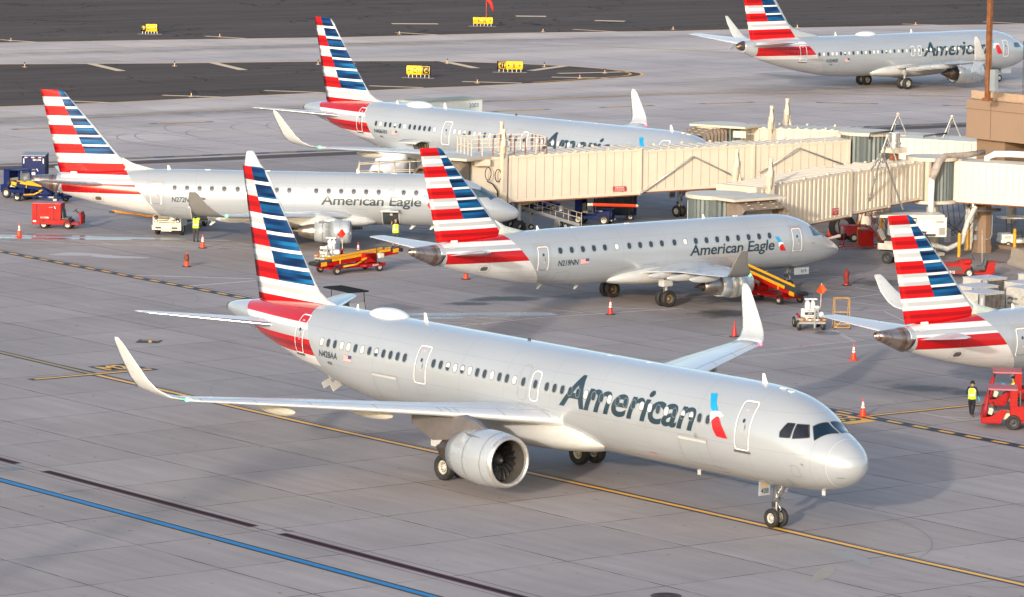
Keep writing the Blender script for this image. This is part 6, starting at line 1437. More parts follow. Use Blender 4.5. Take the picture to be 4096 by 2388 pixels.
# ---- hydrant fuelling carts
def hydrant_cart(label, loc, rz, flagm, fh, signs):
    t = thing('hydrant_cart', label, 'fuel cart', loc, rz, 'fuel hydrant carts')
    WH = mat('enamel_white', (.72, .73, .72), .35, var=.08)
    mb = MB(); mb.box((0, 0, .46), (1.9, 1.3, .12), 0); mb.box((-.3, 0, .56), (1.1, 1.35, .10), 0); mb.box((1.0, 0, .45), (.1, 1.5, .12), 0); mb.build('chassis', GREYP, t)
    tyres(t, [(.75, -.68), (.75, .68), (-.75, -.68), (-.75, .68)], .30, .18)
    mb = MB()
    for y in (-.1, .18): mb.cyl((.15, y, .5), (.15, y, 1.45), .13, 0, 14); mb.sph((.15, y, 1.45), .13, 0, 6); mb.cyl((.15, y, 1.45), (.15, y, 1.62), .05, 0, 8)
    mb.box((.2, .05, 1.68), (.7, .34, .07), 0, rz=PI/2, bev=.02); mb.build('filter_tank', WH, t)
    mb = MB(); mb.cyl((.55, -.55, .85), (.55, .55, .85), .16, 0, 14); mb.sph((.55, .58, .85), .18, 0, 7); mb.cyl((.55, -.2, .6), (.55, -.2, 1.2), .07, 0, 8); mb.box((.62, .3, 1.2), (.28, .3, .3), 0, bev=.03); mb.cyl((-.2, -.3, .6), (-.2, -.3, 1.1), .12, 0, 10); mb.build('pipework', WH, t)
    mb = MB(); mb.lathe([(-.14, .42), (-.12, .46), (-.12, .2), (.12, .2), (.12, .46), (.14, .42), (.14, .1)], (-.42, .05, 1.15), 'Y', 0, 28)
    mb.lathe([(-.115, .25), (-.11, .43), (.11, .43), (.115, .25)], (-.42, .05, 1.15), 'Y', 1, 28); mb.build('hose_reel', [WH, BLACK], t)
    mb = MB(); mb.tube([(-.2, -.6, .75), (.2, -.72, .85), (.5, -.66, .75), (.3, -.55, .7), (-.1, -.55, .72)], .06, 0, 7); mb.cyl((-.05, .62, .55), (-.05, .62, 1.0), .085, 0, 12); mb.build('red_hose', REDP, t)
    mb = MB(); mb.box((1.08, 0, .62), (.06, 1.5, .07), 0)
    for y in (-.45, -.15, .25, .5): mb.box((1.08, y, .62), (.07, .13, .075), 1 if y in (-.45, .5) else 2)
    mb.build('bumper_bar', [YEL, REDP, WHITE], t)
    mb = MB(); mb.box((1.12, .12, .75), (.08, .08, 1.15), 0); mb.box((.85, .35, .9), (.06, .06, .7), 0); mb.build('tow_post', GREYP, t)
    mb = MB(); x = .95
    for k, (tx, mi, bi) in enumerate((('FLAMMABLE', 1, 0), ('JET A', 0, 2), ('NO SMOKING', 1, 0))):
        z = 1.12-.16*k; mb.quad((x, -.42, z-.07), (x, .18, z-.07), (x, .18, z+.07), (x, -.42, z+.07), bi); flat_text(tx, .075, lambda a_, b: (x+.006, -.12+a_, z-.035+b), mb, mi, .01, 0, 'CENTER', .75)
    mb.build('warning_sign', [WHITE, REDP, DARK], t, fixn=False)
    mb = MB(); mb.cyl((-.1, .66, .6), (.05, .66, fh), .022, 0, 6)
    mb.build('flag_pole', CREAM, t); mb = MB(); p = Vector((.05, .66, fh))
    mb.add([p, p+Vector((.1, -.30, -.45)), p+Vector((.05, .02, -.62)), p+Vector((.12, .30, -.35))], [(0, 1, 2), (0, 2, 3), (2, 1, 0), (3, 2, 0)], 0); mb.build('flag', flagm, t, fixn=False)
    return t
hydrant_cart('white fuel hydrant cart with a red flag, beside the red belt loader on the left', (-90.1, 39.3, 0), math.radians(-58), mat('flag_red_cloth', (.75, .02, .01), .6), 2.3, 0)
hydrant_cart('white fuel hydrant cart with an orange flag, beside the yellow steps', (-51.25, 43.85, 0), math.radians(-32), mat('flag_orange_cloth', (.85, .12, .01), .6), 2.55, 0)
# ---- yellow steps
t = thing('work_steps', 'yellow tubular work steps beside the fuel cart with the orange flag', 'steps', (-50.25, 45.35, 0), math.radians(-32))
mb = MB(); w_ = .42
for y in (-w_, w_):
    rail(mb, [(.45, y, 0), (.30, y, 1.75)], .017); rail(mb, [(-.35, y, 0), (-.05, y, 1.75)], .017); rail(mb, [(.45, y, .1), (-.35, y, .1)], .022)
for z, x in ((.32, .42), (.62, .3), (.95, .12)): mb.box((x-.05, 0, z), (.25, 2*w_, .03), 0)
rail(mb, [(.45, -w_, .12), (.45, w_, .12)], .022); rail(mb, [(.45, -w_, .1), (.40, w_*.2, .62)], .02); rail(mb, [(.3, -w_, 1.72), (.3, w_, 1.72)], .015); rail(mb, [(-.05, -w_, 1.75), (-.05, w_, 1.75)], .015)
mb.build('frame', YEL, t); tyres(t, [(-.35, -w_), (-.35, w_), (.45, -w_), (.45, w_)], .05, .04)
# ---- cones
CONE_W = mat('cone_white_band', (.78, .78, .76), .35); CRED = mat('cone_red', (.42, .02, .01), .5, var=.15); CTIP = mat('cone_tip_red', (.6, .03, .01), .5)
def cone_(label, loc, body, bands, hood=None, rz=0):
    t = thing('traffic_cone', label, 'cone', (loc[0], loc[1], 0), rz, 'traffic cones on the apron')
    mb = MB(); mb.box((0, 0, .025), (.42, .42, .05), 0, bev=.015); mb.build('base', BLACK if bands != 2 else ORANGE, t)
    pr = [(.05, .165), (.10, .155), (.42, .098), (.50, .083), (.52, .079), (.54, .076), (.62, .062), (.72, .047), (.86, .028), (.90, .024), (.905, .001)]
    mis = [0]*10
    if bands: mis[3] = 1; mis[4] = 0; mis[5] = 0; mis[6] = 1; mis = [0, 0, 1, 0, 0, 1, 1, 0, 2, 2]
    mb = MB(); mb.lathe(pr, (0, 0, 0), 'Z', 0, 20, mis); mb.build('body', [body, CONE_W, CTIP], t)
    if hood:
        mb = MB(); n = 14; R = []
        for k, (z, r) in enumerate(hood[1]): R.append([(r*(1+.12*math.sin(3*a_*2*PI/n+k))*math.cos(a_*2*PI/n)+.03*math.sin(k*1.7), r*(1+.12*math.cos(2*a_*2*PI/n+k))*math.sin(a_*2*PI/n), z) for a_ in range(n)])
        mb.loft(R, 0, True, True); mb.build('bag', hood[0], t)
    return t
BAG = mat('brown_cloth_bag', (.17, .04, .018), .8, var=.4, scale=9); H1 = [(.33, .11), (.42, .16), (.55, .17), (.68, .14), (.76, .09), (.80, .05)]; H2 = [(.10, .16), (.25, .15), (.45, .15), (.6, .18), (.75, .17), (.88, .10), (.97, .08), (1.02, .04)]
cone_('orange white-banded cone at the far left, in front of the red service cart', (-113.34, 31.08), ORANGE, 2)
cone_('orange white-banded cone beside the worker at the rear hold', (-101.64, 37.49), ORANGE, 1)
cone_('orange cone with a brown bag over its top, left of the large fin', (-93.79, 30.93), ORANGE, 1, (BAG, H1))
cone_('orange cone with a bagged top beneath the exhaust cone of airliner N219NN', (-79.54, 41.62), ORANGE, 1, (BAG, H1))
cone_('dark red bagged cone right of the belt loader, past the nose of 019', (-64.9, 59.34), CRED, 0, (mat('dark_red_bag', (.20, .02, .015), .8, var=.3), H2))
cone_('red cone with white bands in front of the main gear of airliner 019', (-61.91, 38.33), CRED, 1)
cone_('plain dark red cone beside the far wingtip of the large airliner', (-50.86, 37.99), CRED, 0)
cone_('orange white-banded cone standing alone under the exhaust of the right airliner', (-40.35, 37.13), ORANGE, 2)
cone_('orange cone with white bands on the painted B8 marking', (-25.51, 23.95), ORANGE, 2)
cone_('faded red cone behind the red belt loader on the left', (-92.78, 43.29), CRED, 1)
cone_('small orange cone seen just past the nose of airliner 019', (-85.7, 77.08), ORANGE, 1)
# ---- red cab tugs
def tug(label, loc, rz, driver):
    t = thing('cab_tug', label, 'tug', loc, rz, 'red cab tugs'); s = 1.0
    mb = MB(); mb.box((1.1, 0, .42), (.9, 1.5, .30), 0, bev=.05); mb.box((-.9, 0, .78), (2.2, 1.55, .72), 0, bev=.06); mb.box((-.1, 0, .40), (.9, 1.5, .12), 0)
    mb.add([(1.5, .74, .3), (1.5, .74, .55), (1.05, .74, .62), (.62, .74, .95), (.30, .74, .95), (.62, .74, .3)], [(0, 1, 2, 3, 4, 5)], 0); mb.box((1.48, 0, .75), (.08, 1.3, .55), 0, ry=-.2); mb.build('body', REDP, t, fixn=False)
    mb = MB()
    for y in (-.70, .70): rail(mb, [(1.42, y, .95), (1.15, y, 1.86)], .045); mb.box((.02, y, 1.35), (.34, .07, 1.05), 0)
    mb.box((-.02, 0, 1.35), (.08, 1.4, 1.05), 0); mb.build('cab_frame', REDP, t)
    mb = MB(); mb.box((.55, 0, 1.92), (1.42, 1.62, .09), 0, bev=.03); mb.build('cab_roof', REDF, t)
    mb = MB(); mb.box((-.3, 0, 1.4), (.05, .9, .6), 0); mb.box((-.06, 0, 1.45), (.10, .95, .6), 0); mb.build('rear_window', CLEARG, t)
    mb = MB(); mb.quad((1.40, -.64, 1.0), (1.40, .64, 1.0), (1.18, .64, 1.82), (1.18, -.64, 1.82)); mb.build('windshield', CLEARG, t)
    mb = MB(); mb.tube([(1.38, .76, .62), (1.34, .78, 1.0), (1.28, .77, 1.3), (1.2, .74, 1.85)], [.10, .13, .08, .05], 0, 8); mb.build('rolled_curtain', DRED2, t)
    mb = MB(); mb.box((1.15, 0, .85), (.35, 1.2, .32), 0, bev=.06, ry=-.3); mb.box((.25, .0, .62), (.5, 1.2, .3), 0, bev=.04); mb.box((.05, 0, 1.1), (.12, 1.2, .7), 0, bev=.04); mb.build('interior', IVORY, t)
    mb = MB(); steer(mb, (.92, .3, 1.1), .19, 0, .5); mb.build('steering_wheel', BLACK, t)
    mb = MB(); mb.cyl((1.25, .86, 1.88), (1.25, .95, 1.86), .02, 0, 6); mb.box((1.25, 1.02, 1.86), (.1, .24, .13), 0, bev=.02); mb.build('mirror', DARK, t)
    tyres(t, [(.02, -.76), (.02, .76), (-1.5, -.72), (-1.5, .72)], .36, .24, DARK)
    mb = MB(); mb.box((1.53, -.45, .38), (.02, .3, .08), 0); mb.box((1.53, .5, .38), (.02, .2, .08), 0); mb.build('reflector', WHITE, t)
    if driver:
        mb = MB(); mb.tube([(.3, .28, 1.45), (.55, .34, 1.2), (.86, .34, 1.14)], [.08, .065, .05], 0, 8); mb.build('x', VEST, t); t.children[-1].name = 'seat_cover'
    return t
_c, _s = math.cos(math.radians(226)), math.sin(math.radians(226))
_w = g(3760+1430*.20426, 1440+1365*.20426); TG1 = (_w[0]-(.02*_c-.66*_s)+0, _w[1]-(.02*_s+.66*_c), 0)
_w = g(3760+920*.20426, 1440+1003*.20426); TG2 = (_w[0]-(1.5*_c-.74*_s), _w[1]-(1.5*_s+.74*_c), 0)
tug('nearest red cab tug at the right edge with a rolled crimson curtain', TG1, math.radians(226), False)
tg2 = tug('red cab tug behind the nearest one, driver in a yellow jacket', TG2, math.radians(226), False)
# ---- red open tractor behind the right fin
t = thing('open_tug', 'low red open tow tractor with grey seats and a whip flag, behind the right fin', 'tug', (-64.3, 68.9, 0), math.radians(228))
mb = MB(); mb.prism([(-1.45, .22), (-1.75, .95), (-1.25, .95), (-1.1, .38), (-.25, .30), (-.15, .82), (.5, .85), (1.9, .62), (1.95, .25)], -.72, .72, 0, lambda x, y, z: (x, z, y)); mb.box((.15, 0, .93), (.8, 1.1, .28), 0, bev=.10, ry=.1); mb.box((1.0, 0, .80), (1.7, 1.35, .08), 0, ry=.10, bev=.02)
mb.box((-1.45, 0, .6), (.4, 1.4, .62), 0, bev=.04); mb.build('body', REDP, t)
mb = MB(); mb.box((1.0, .73, .55), (1.3, .02, .26), 0); mb.box((.9, .735, .33), (1.6, .02, .05), 0); mb.build('side_panel', DARK, t)
mb = MB()
for y in (-.35, .35): mb.box((-.85, y, .62), (.5, .5, .1), 0, bev=.03); mb.box((-1.05, y, .95), (.1, .5, .7), 0, ry=-.3, bev=.04)
mb.build('seat', SEAT, t); mb = MB(); steer(mb, (-.35, .3, 1.2), .18, 0, .4); mb.build('steering_wheel', BLACK, t)
mb = MB(); mb.cyl((-.9, 0, .9), (-.85, 0, 2.9), .012, 0, 5); mb.build('whip_pole', WHITE, t); mb = MB(); mb.add([(-.85, 0, 2.9), (-.8, .12, 2.6), (-.86, -.1, 2.55)], [(0, 1, 2), (2, 1, 0)], 0); mb.build('whip_flag', MC['flag_orange_cloth'], t, fixn=False)
tyres(t, [(-.1, -.7), (-.1, .7), (1.6, -.7), (1.6, .7)], .30, .22)
mb = MB(); flat_text('912', .16, lambda x, y: (.95-x, .76, .27+y), mb, 0, .02); mb.build('lettering', WHITE, t)
# ---- freight containers on dollies
CANV = mat('container_canvas', (.11, .095, .08), .7, var=.5, scale=3, dirt=.3); CONT = mat('container_skin', (.50, .48, .43), .5, var=.15, scale=2.5, dirt=.25); CTOP = mat('container_top', (.46, .46, .49), .5, var=.1, scale=1.5)
def container(label, x, y, txt, code, z=.50):
    t = thing('freight_container', label, 'container', (x, y, 0), 0, 'freight containers parked on dollies')
    mb = MB(); mb.prism([(-.75, -1.0), (.75, -1.0), (.75, 1.0), (-.75, 1.0)], z, z+1.6, 0); mb.build('shell', CONT, t)
    mb = MB(); mb.box((0, 0, z+1.63), (1.58, 2.06, .05), 0, bev=.01); mb.build('lid', CTOP, t)
    mb = MB()
    for yy in (-1.0, -.52, 1.0): mb.box((.765, yy, z+.8), (.04, .05, 1.6), 0)
    for xx in (-.76, .76): mb.box((xx, -1.01, z+.8), (.05, .04, 1.6), 0)
    mb.box((.765, .25, z+.04), (.04, 1.5, .08), 0); mb.box((.772, .25, z+.75), (.03, 1.45, .04), 0); mb.build('frame_rail', STEEL, t)
    mb = MB(); n = 14; P = [((.775+.02*math.sin(k*1.9)), -.48+1.44*k/n) for k in range(n+1)]
    mb.add([q for p in P for q in ((p[0], p[1], z+.1), (p[0], p[1], z+1.52))], [(2*k, 2*k+1, 2*k+3, 2*k+2) for k in range(n)], 0, True); mb.build('canvas_door', CANV, t, fixn=False)
    mb = MB(); flat_text(txt, .19, lambda a_, b: (-.62+a_, -1.02, z+.95+b), mb, 0, .012, .15, 'LEFT', .9); flat_text(code, .12, lambda a_, b: (-.62+a_, -1.02, z+.68+b), mb, 0, .005, 0, 'LEFT', .95); mb.add([(.42, -1.02, z+.98), (.46, -1.02, z+.98), (.66, -1.02, z+1.22), (.64, -1.02, z+1.24)], [(0, 1, 2, 3)], 0)
    mb.quad((.79, -.86, z+.95), (.79, -.68, z+.95), (.79, -.68, z+1.4), (.79, -.86, z+1.4), 1); mb.build('lettering', [DARK, WHITE], t, fixn=False)
    mb = MB(); mb.box((0, 0, z-.1), (1.5, 2.3, .14), 0); rail(mb, [(0, -1.1, z-.12), (0, -1.9, .25)], .03); mb.build('dolly_frame', GREYP, t)
    tyres(t, [(-.5, -.75), (.5, -.75), (-.5, .75), (.5, .75)], .17, .1)
    return t
J = [('white topped jettainer container nearest the right fin', -45.76, 51.85), ('white topped container just behind the one nearest the fin', -48.0, 53.6), ('rear container of the left row with crumpled canvas, near the red open tug', -50.5, 56.75), ('container at the right edge behind the one lettered AKE70829AA', -47.65, 57.25), ('container lettered AKE70829AA at the right edge', -45.9, 55.65), ('farthest container, cut by the right edge of the photo', -50.0, 60.7)]
for (lb, x, y), cdn in zip(J, ('AKE71035AA', 'AKE70411AA', 'AKE70377AA', 'AKE70960AA', 'AKE70829AA', 'AKE71202AA')): container(lb, x, y, 'jettainer', cdn)
# ---- concrete barrier, bollards, hazard strip
t = MB(); L = 3.2
R = []
for x, s_ in ((-L/2, 1), (L/2, 1)): R.append([(x, -.42, 0), (x, -.42, .12), (x, -.24, .38), (x, -.14, 1.05), (x, .14, 1.05), (x, .24, .38), (x, .42, .12), (x, .42, 0)])
t.loft(R, 0, False, True); b_ = t.build('concrete_barrier', mat('barrier_concrete', (.34, .29, .24), .85, var=.15, dirt=.15)); b_.location = (-66.2, 75.6, 0); b_.rotation_euler.z = math.radians(-25); tag(b_, 'sloped grey concrete traffic barrier at the right edge', 'barrier')
bl = [((-74.28, 75.81), 'yellow bollard right beside the right airliner fin'), ((-72.26, 75.96), 'yellow bollard standing nearest, left of the red open tug flag'), ((-74.6, 79.0), 'tall yellow bollard in front of the whitish round column'), ((-81.41, 77.71), 'yellow bollard in front of the grey column by the red stairs'), ((-81.07, 75.41), 'yellow bollard behind the red stairs, nearest airliner 019'), ((-72.2, 80.9), 'yellow bollard by the dark terminal wall above the concrete barrier')]
for i, (p, lb) in enumerate(bl):
    mb = MB(); h = 1.5 if i != 2 else 1.8; mb.cyl((0, 0, 0), (0, 0, h), .11, 0, 16); mb.sph((0, 0, h), .11, 0, 6, (1, 1, .5)); mb.cyl((0, 0, h-.18), (0, 0, h-.16), .113, 1, 16)
    o = mb.build('bollard', [YEL, DARK]); o.location = (*p, 0); tag(o, lb, 'bollard', 'yellow bollards under the jet bridges')
p0, p1 = Q(3740, 1010, .17017, 1060, 180), Q(3740, 1010, .17017, 1620, 235); sp_ = [([p0, p1], .9, .009, 0)]
for k in range(8): a_ = Vector(p0).lerp(Vector(p1), (k+.2)/8); b = Vector(p0).lerp(Vector(p1), (k+.55)/8); sp_.append(([a_, b], .8, .013, 1))
marking('hazard_strip', sp_, [pmat('red_hazard_paint', (.16, .02, .02), .5), pmat('pale_hazard_paint', (.40, .33, .30), .6)])
# ---- black utility vehicle
t = thing('utility_vehicle', 'black utility vehicle with a silver cargo bed, half behind the right fin', 'utility vehicle', (-72.25, 70.1, 0), math.radians(30))
mb = MB(); mb.box((1.0, 0, .58), (2.2, 1.35, .35), 0, bev=.05); mb.box((2.25, 0, .85), (.7, 1.3, .45), 0, bev=.1); mb.box((-.1, 0, .62), (1.3, .9, .3), 0); mb.build('body', DARK, t)
mb = MB()
for y in (-.68, .68): mb.box((-.05, y, 1.08), (1.45, .05, .40), 1); rail(mb, [(.75, y*.95, .8), (.75, y*.95, 2.0), (1.9, y*.95, 1.95), (2.4, y*.95, 1.1)], .035)
mb.box((-.78, 0, 1.08), (.06, 1.36, .40), 0); mb.box((.68, 0, 1.08), (.06, 1.36, .40), 0); mb.box((-.05, 0, .90), (1.45, 1.3, .05), 0); rail(mb, [(.75, -.65, 2.0), (.75, .65, 2.0)], .035); mb.build('cargo_bed', [BLACK, mat('bed_silver', (.50, .47, .42), .4, .5, var=.15)], t)
mb = MB(); mb.box((1.1, 0, .9), (.5, 1.2, .14), 0, bev=.03); mb.box((.85, 0, 1.25), (.12, 1.2, .55), 0, bev=.04); mb.build('seat', SEAT, t); mb = MB(); steer(mb, (1.6, .3, 1.2)); mb.build('steering_wheel', BLACK, t)
mb = MB(); mb.box((1.3, 0, 2.0), (1.5, 1.3, .05), 0); mb.build('canopy', BLACK, t)
tyres(t, [(-.15, -.62), (-.15, .62), (2.1, -.62), (2.1, .62)], .36, .26, DARK)
# ---- red maintenance stand
t = thing('maintenance_stand', 'red lattice maintenance stairs on castors behind the nose of airliner 019', 'stairs', (-79.2, 73.9, 0), math.radians(60)); mb = MB()
for y in (-.55, .55):
    rail(mb, [(-1.3, y, .2), (-1.3, y, 1.5)], .03); rail(mb, [(-1.35, y, .2), (1.6, y, .2)], .03); rail(mb, [(-1.3, y, 1.5), (.4, y, 1.5), (1.6, y, .2)], .03); rail(mb, [(-.3, y, 1.5), (.0, y, 2.8), (.9, y, 2.8), (2.0, y, 1.0), (1.6, y, .3)], .028); rail(mb, [(.0, y, 2.2), (1.1, y, 2.2)], .022); rail(mb, [(.2, y, .2), (1.0, y, 1.6), (.1, y, 2.6)], .022)
for k in range(6): mb.box((.45+.2*k, 0, 1.35-.21*k), (.22, 1.1, .03), 0)
mb.box((-.5, 0, 1.5), (1.6, 1.1, .05), 0); mb.box((.3, .1, .7), (.9, .8, 1.0), 0); mb.build('frame', REDP, t)
tyres(t, [(-1.3, -.55), (-1.3, .55), (1.5, -.55), (1.5, .55)], .1, .06)
mb = MB(); mb.box((1.2, -.6, 1.0), (.3, .04, .75), 0, ry=-.5); mb.build('sign_plate', WHITE, t)
t = thing('hose_reel_cart', 'dark hose reel cart under the slanting jet bridge, left of the red stairs', 'hose cart', (-82.5, 76.2, 0), math.radians(60))
mb = MB(); mb.box((0, 0, .75), (.9, .7, .7), 0, bev=.04); mb.build('tank', DRED2, t); mb = MB(); mb.lathe([(-.1, .5), (-.1, .9), (.1, .9), (.1, .5)], (-.75, -.1, 1.0), 'Y', 0, 24)
mb.tube([(-.7, .2, 1.9), (-.9, .3, 1.2), (-.8, .2, .3)], .04, 0, 6); mb.build('hose_reel', BLACK, t); tyres(t, [(0, -.4), (0, .4)], .3, .15)
# ---- cab over truck under the left airliner
def lorry(label, loc, rz):
    t = thing('service_truck', label, 'truck', loc, rz)
    CW = mat('cab_ivory', (.66, .62, .52), .4, var=.05, dirt=.06, coat=.2)
    mb = MB(); mb.prism([(0, .62), (.04, 1.15), (-.12, 1.55), (-.28, 2.15), (-1.5, 2.2), (-1.6, .62)], -.95, .95, 0, lambda x, y, z: (x, z, y)); mb.box((.04, 0, .55), (.24, 2.0, .34), 0, bev=.06); mb.build('cab', CW, t)
    mb = MB(); mb.quad((-.10, -.82, 1.55), (-.10, .82, 1.55), (-.265, .78, 2.08), (-.265, -.78, 2.08)); mb.build('windshield', GLASS, t, fixn=False)
    mb = MB()
    for z, h in ((1.16, .05), (1.02, .045), (.88, .045)): mb.box((.035, 0, z), (.03, 1.1, h), 0)
    for y in (-.72, .72): mb.box((.03, y, 1.2), (.04, .26, .26), 0, rx=.2)
    for y in (-.55, .55): mb.box((.165, y, .55), (.02, .4, .12), 0)
    mb.build('grille', DARK, t)
    for y in (-.74, .74): mb = MB(); mb.sph((.06, y, .98), .13, 0, 7, (.5, 1.2, .8)); mb.build('headlight', CHROME, t)
    mb = MB()
    for y in (-.8, .8): mb.box((.05, y, 1.22), (.04, .09, .1), 0)
    mb.build('turn_signal', ORANGE, t)
    mb = MB(); mb.box((-5.4, 0, 1.95), (6.2, 2.2, 2.1), 0, bev=.03); mb.box((-2.25, .3, 2.75), (.06, 1.3, .3), 1); mb.build('box_body', [WHITE, DARK], t)
    mb = MB(); mb.box((-4.5, 0, .65), (8.0, .8, .25), 0); mb.build('chassis', DARK, t)
    mb = MB(); mb.cyl((-2.5, -.9, 3.0), (-2.5, -.9, 3.12), .07, 0, 8); mb.build('beacon', ORANGE, t)
    mb = MB(); mb.box((.15, 0, .40), (.03, .7, .16), 0); flat_text('ISUZU', .085, lambda a_, b: (.062, a_, 1.28+b), mb, 1, .015); mb.build('badge', [IVORY, DARK], t)
    tyres(t, [(-.75, -.82), (-.75, .82), (-6.6, -.82), (-6.6, .82)], .42, .24); return t
lorry('ivory cab-over box truck under the rear of the left airliner', (-108.7, 39.5, 0), math.radians(-49))
t = thing('catering_truck', 'large pale catering truck with LSG lettering, behind the second airliner tail', 'truck', (-152.3, 92.6, 0), math.radians(90))
PT = mat('truck_box_pale', (.58, .62, .62), .5, var=.05)
mb = MB(); mb.box((2.9, 0, 2.45), (6.6, 2.5, 2.6), 0, bev=.04); mb.build('box_body', PT, t); mb = MB(); mb.box((2.9, 0, 3.79), (6.7, 2.6, .10), 0); mb.build('roof', mat('box_roof_olive', (.30, .31, .26), .6, var=.1), t)
mb = MB(); mb.box((-1.5, 0, 2.2), (2.2, 2.4, 3.0), 0, bev=.1); mb.box((-1.0, 0, 3.6), (1.6, 2.4, .1), 0); mb.build('cab', PT, t); mb = MB(); mb.box((2, 0, .8), (8, 1.2, .4), 0); mb.build('chassis', DARK, t)
mb = MB(); mb.cyl((-2.2, -.8, 3.7), (-2.2, -.8, 3.9), .08, 0, 8); mb.build('beacon', YEL, t); tyres(t, [(-1.4, -1.05), (-1.4, 1.05), (4.3, -1.05), (4.3, 1.05)], .48, .3)
mb = MB(); flat_text('2003', .36, lambda a_, b: (5.3+a_, -1.26, 3.15+b), mb, 0, .01); flat_text('LSG', .55, lambda a_, b: (3.1+a_, -1.26, 2.05+b), mb, 1, .03)
mb.add([(1.4+.75*math.cos(k*PI/12), -1.26, 2.1+.75*math.sin(k*PI/12)) for k in range(13)], [tuple(range(13))], 2); mb.build('lettering', [mat('letter_blue', (.02, .10, .2), .5), YEL, GREYP], t, fixn=False)
# ---- bonneted fuel truck under the wing of the second airliner, and the platform rails in front
t = thing('fuel_truck', 'white bonneted truck with a dark grille under the wing of the airliner behind', 'truck', (-126.5, 69.9, 0), math.radians(-62))
mb = MB(); R = []
for x, w_, zt in ((0, .62, 1.35), (-.25, .82, 1.62), (-.8, 1.0, 1.75), (-1.5, 1.05, 1.85), (-1.9, 1.1, 2.3), (-2.2, 1.12, 2.75), (-3.4, 1.12, 2.8)): R.append([(x, -w_, .7), (x, -w_, zt-.3), (x, -w_*.75, zt), (x, w_*.75, zt), (x, w_, zt-.3), (x, w_, .7)])
mb.loft(R, 0, True, True); mb.build('bonnet_and_cab', mat('truck_white_gloss', (.70, .72, .74), .2, coat=.6, var=.04), t)
mb = MB(); mb.box((.02, 0, 1.05), (.08, .85, .62), 0, bev=.03)
for k in range(9): mb.box((.07, -.38+.095*k, 1.05), (.02, .02, .6), 1)
mb.build('grille', [DARK, CHROME], t)
for y in (-.72, .72): mb = MB(); mb.sph((-.12, y, .95), .14, 0, 7); mb.build('headlight', emis('headlamp_glow', (1, .93, .7), 1.5), t)
mb = MB(); mb.box((.18, 0, .62), (.22, 2.1, .3), 0, bev=.06); mb.build('bumper', BLACK, t)
mb = MB(); mb.quad((-1.93, -.85, 2.0), (-1.93, .85, 2.0), (-2.2, .8, 2.62), (-2.2, -.8, 2.62)); mb.build('windshield', GLASS, t, fixn=False)
mb = MB(); mb.cyl((-3.8, 0, 1.75), (-8.2, 0, 1.75), 1.0, 0, 24); mb.box((-5, 0, .75), (8.0, .9, .25), 1); mb.build('tank', [MC['truck_white_gloss'], DARK], t); tyres(t, [(-.9, -.95), (-.9, .95), (-6, -.95), (-6, .95)], .48, .28)
t = thing('boarding_platform', 'cream railed platform in front of the white bonneted truck', 'platform', (-119.6, 66.0, 0), math.radians(52)); mb = MB()
mb.box((0, 0, 1.5), (4.6, 1.3, .1), 0)
for y in (-.62, .62):
    rail(mb, [(-2.7, y, .9), (-2.3, y, 2.6), (2.3, y, 2.9)], .035); rail(mb, [(-2.3, y, 2.0), (2.3, y, 2.2)], .025)
    for x in (-2.3, -.9, .2, 1.3, 2.3): rail(mb, [(x, y, .1), (x, y, 2.75)], .04)
mb.cyl((1.7, -.3, .1), (1.7, -.3, 3.9), .09, 1, 8); mb.build('frame', [CREAM, DARK], t); tyres(t, [(-1.8, -.6), (-1.8, .6), (1.8, -.6), (1.8, .6)], .3, .16)
# ---- golf carts
def golf(label, loc, rz, body, roof, tint, pk=False):
    t = thing('golf_cart', label, 'golf cart', loc, rz, 'golf carts'); mb = MB()
    mb.box((-.1, 0, .45), (2.7, 1.15, .25), 0, bev=.06); mb.box((1.15, 0, .68), (.6, 1.1, .45), 0, bev=.14); mb.box((-.95, 0, .72), (.9, 1.15, .42), 0, bev=.06); mb.build('body', body, t)
    mb = MB(); mb.box((-.1, 0, 1.98), (2.75, 1.24, .08), 0)
    for y in (-.4, -.2, 0, .2, .4): mb.box((-.1, y, 2.02), (2.5, .1, .06), 0, bev=.02)
    mb.build('roof', roof, t)
    mb = MB()
    for y in (-.52, .52): rail(mb, [(1.2, y, .8), (1.0, y, 1.3), (.95, y, 1.96)], .03); rail(mb, [(-.75, y, .8), (-.8, y, 1.96)], .025); rail(mb, [(.0, y, .6), (-.1, y, 1.2)], .025)
    mb.build('roof_post', BLACK, t)
    mb = MB(); mb.quad((1.18, -.5, .85), (1.18, .5, .85), (1.02, .5, 1.35), (1.02, -.5, 1.35)); mb.build('windshield', tint, t, fixn=False)
    mb = MB(); mb.box((-.25, 0, .82), (.5, 1.05, .14), 0, bev=.04); mb.box((-.52, 0, 1.15), (.12, 1.05, .45), 0, bev=.04); mb.build('seat', SEAT, t)
    mb = MB(); steer(mb, (.45, -.27, 1.15), .17, 0, .7); mb.build('steering_wheel', BLACK, t); tyres(t, [(.95, -.5), (.95, .5), (-.95, -.5), (-.95, .5)], .23, .18)
    if pk: mb = MB(); flat_text('H275', .13, lambda a_, b: (-1.0+a_, -.585, .66+b), mb, 0, .01); mb.build('lettering', DARK, t)
    return t
gc1 = golf('golf cart with a black ribbed roof just behind the tail of the large airliner', (-66.35, 23.0, 0), math.radians(-4), DARK, mat('black_ribbed_roof', (.014, .017, .021), .85, var=.1, spec=.1), mat('clear_tint', (.20, .21, .24), .1))
golf('white golf cart in the shade beneath the white walkway at the right edge', (-74.2, 83.4, 0), math.radians(62), WHITE, WHITE, mat('clear_tint', (.20, .21, .24), .1), True)
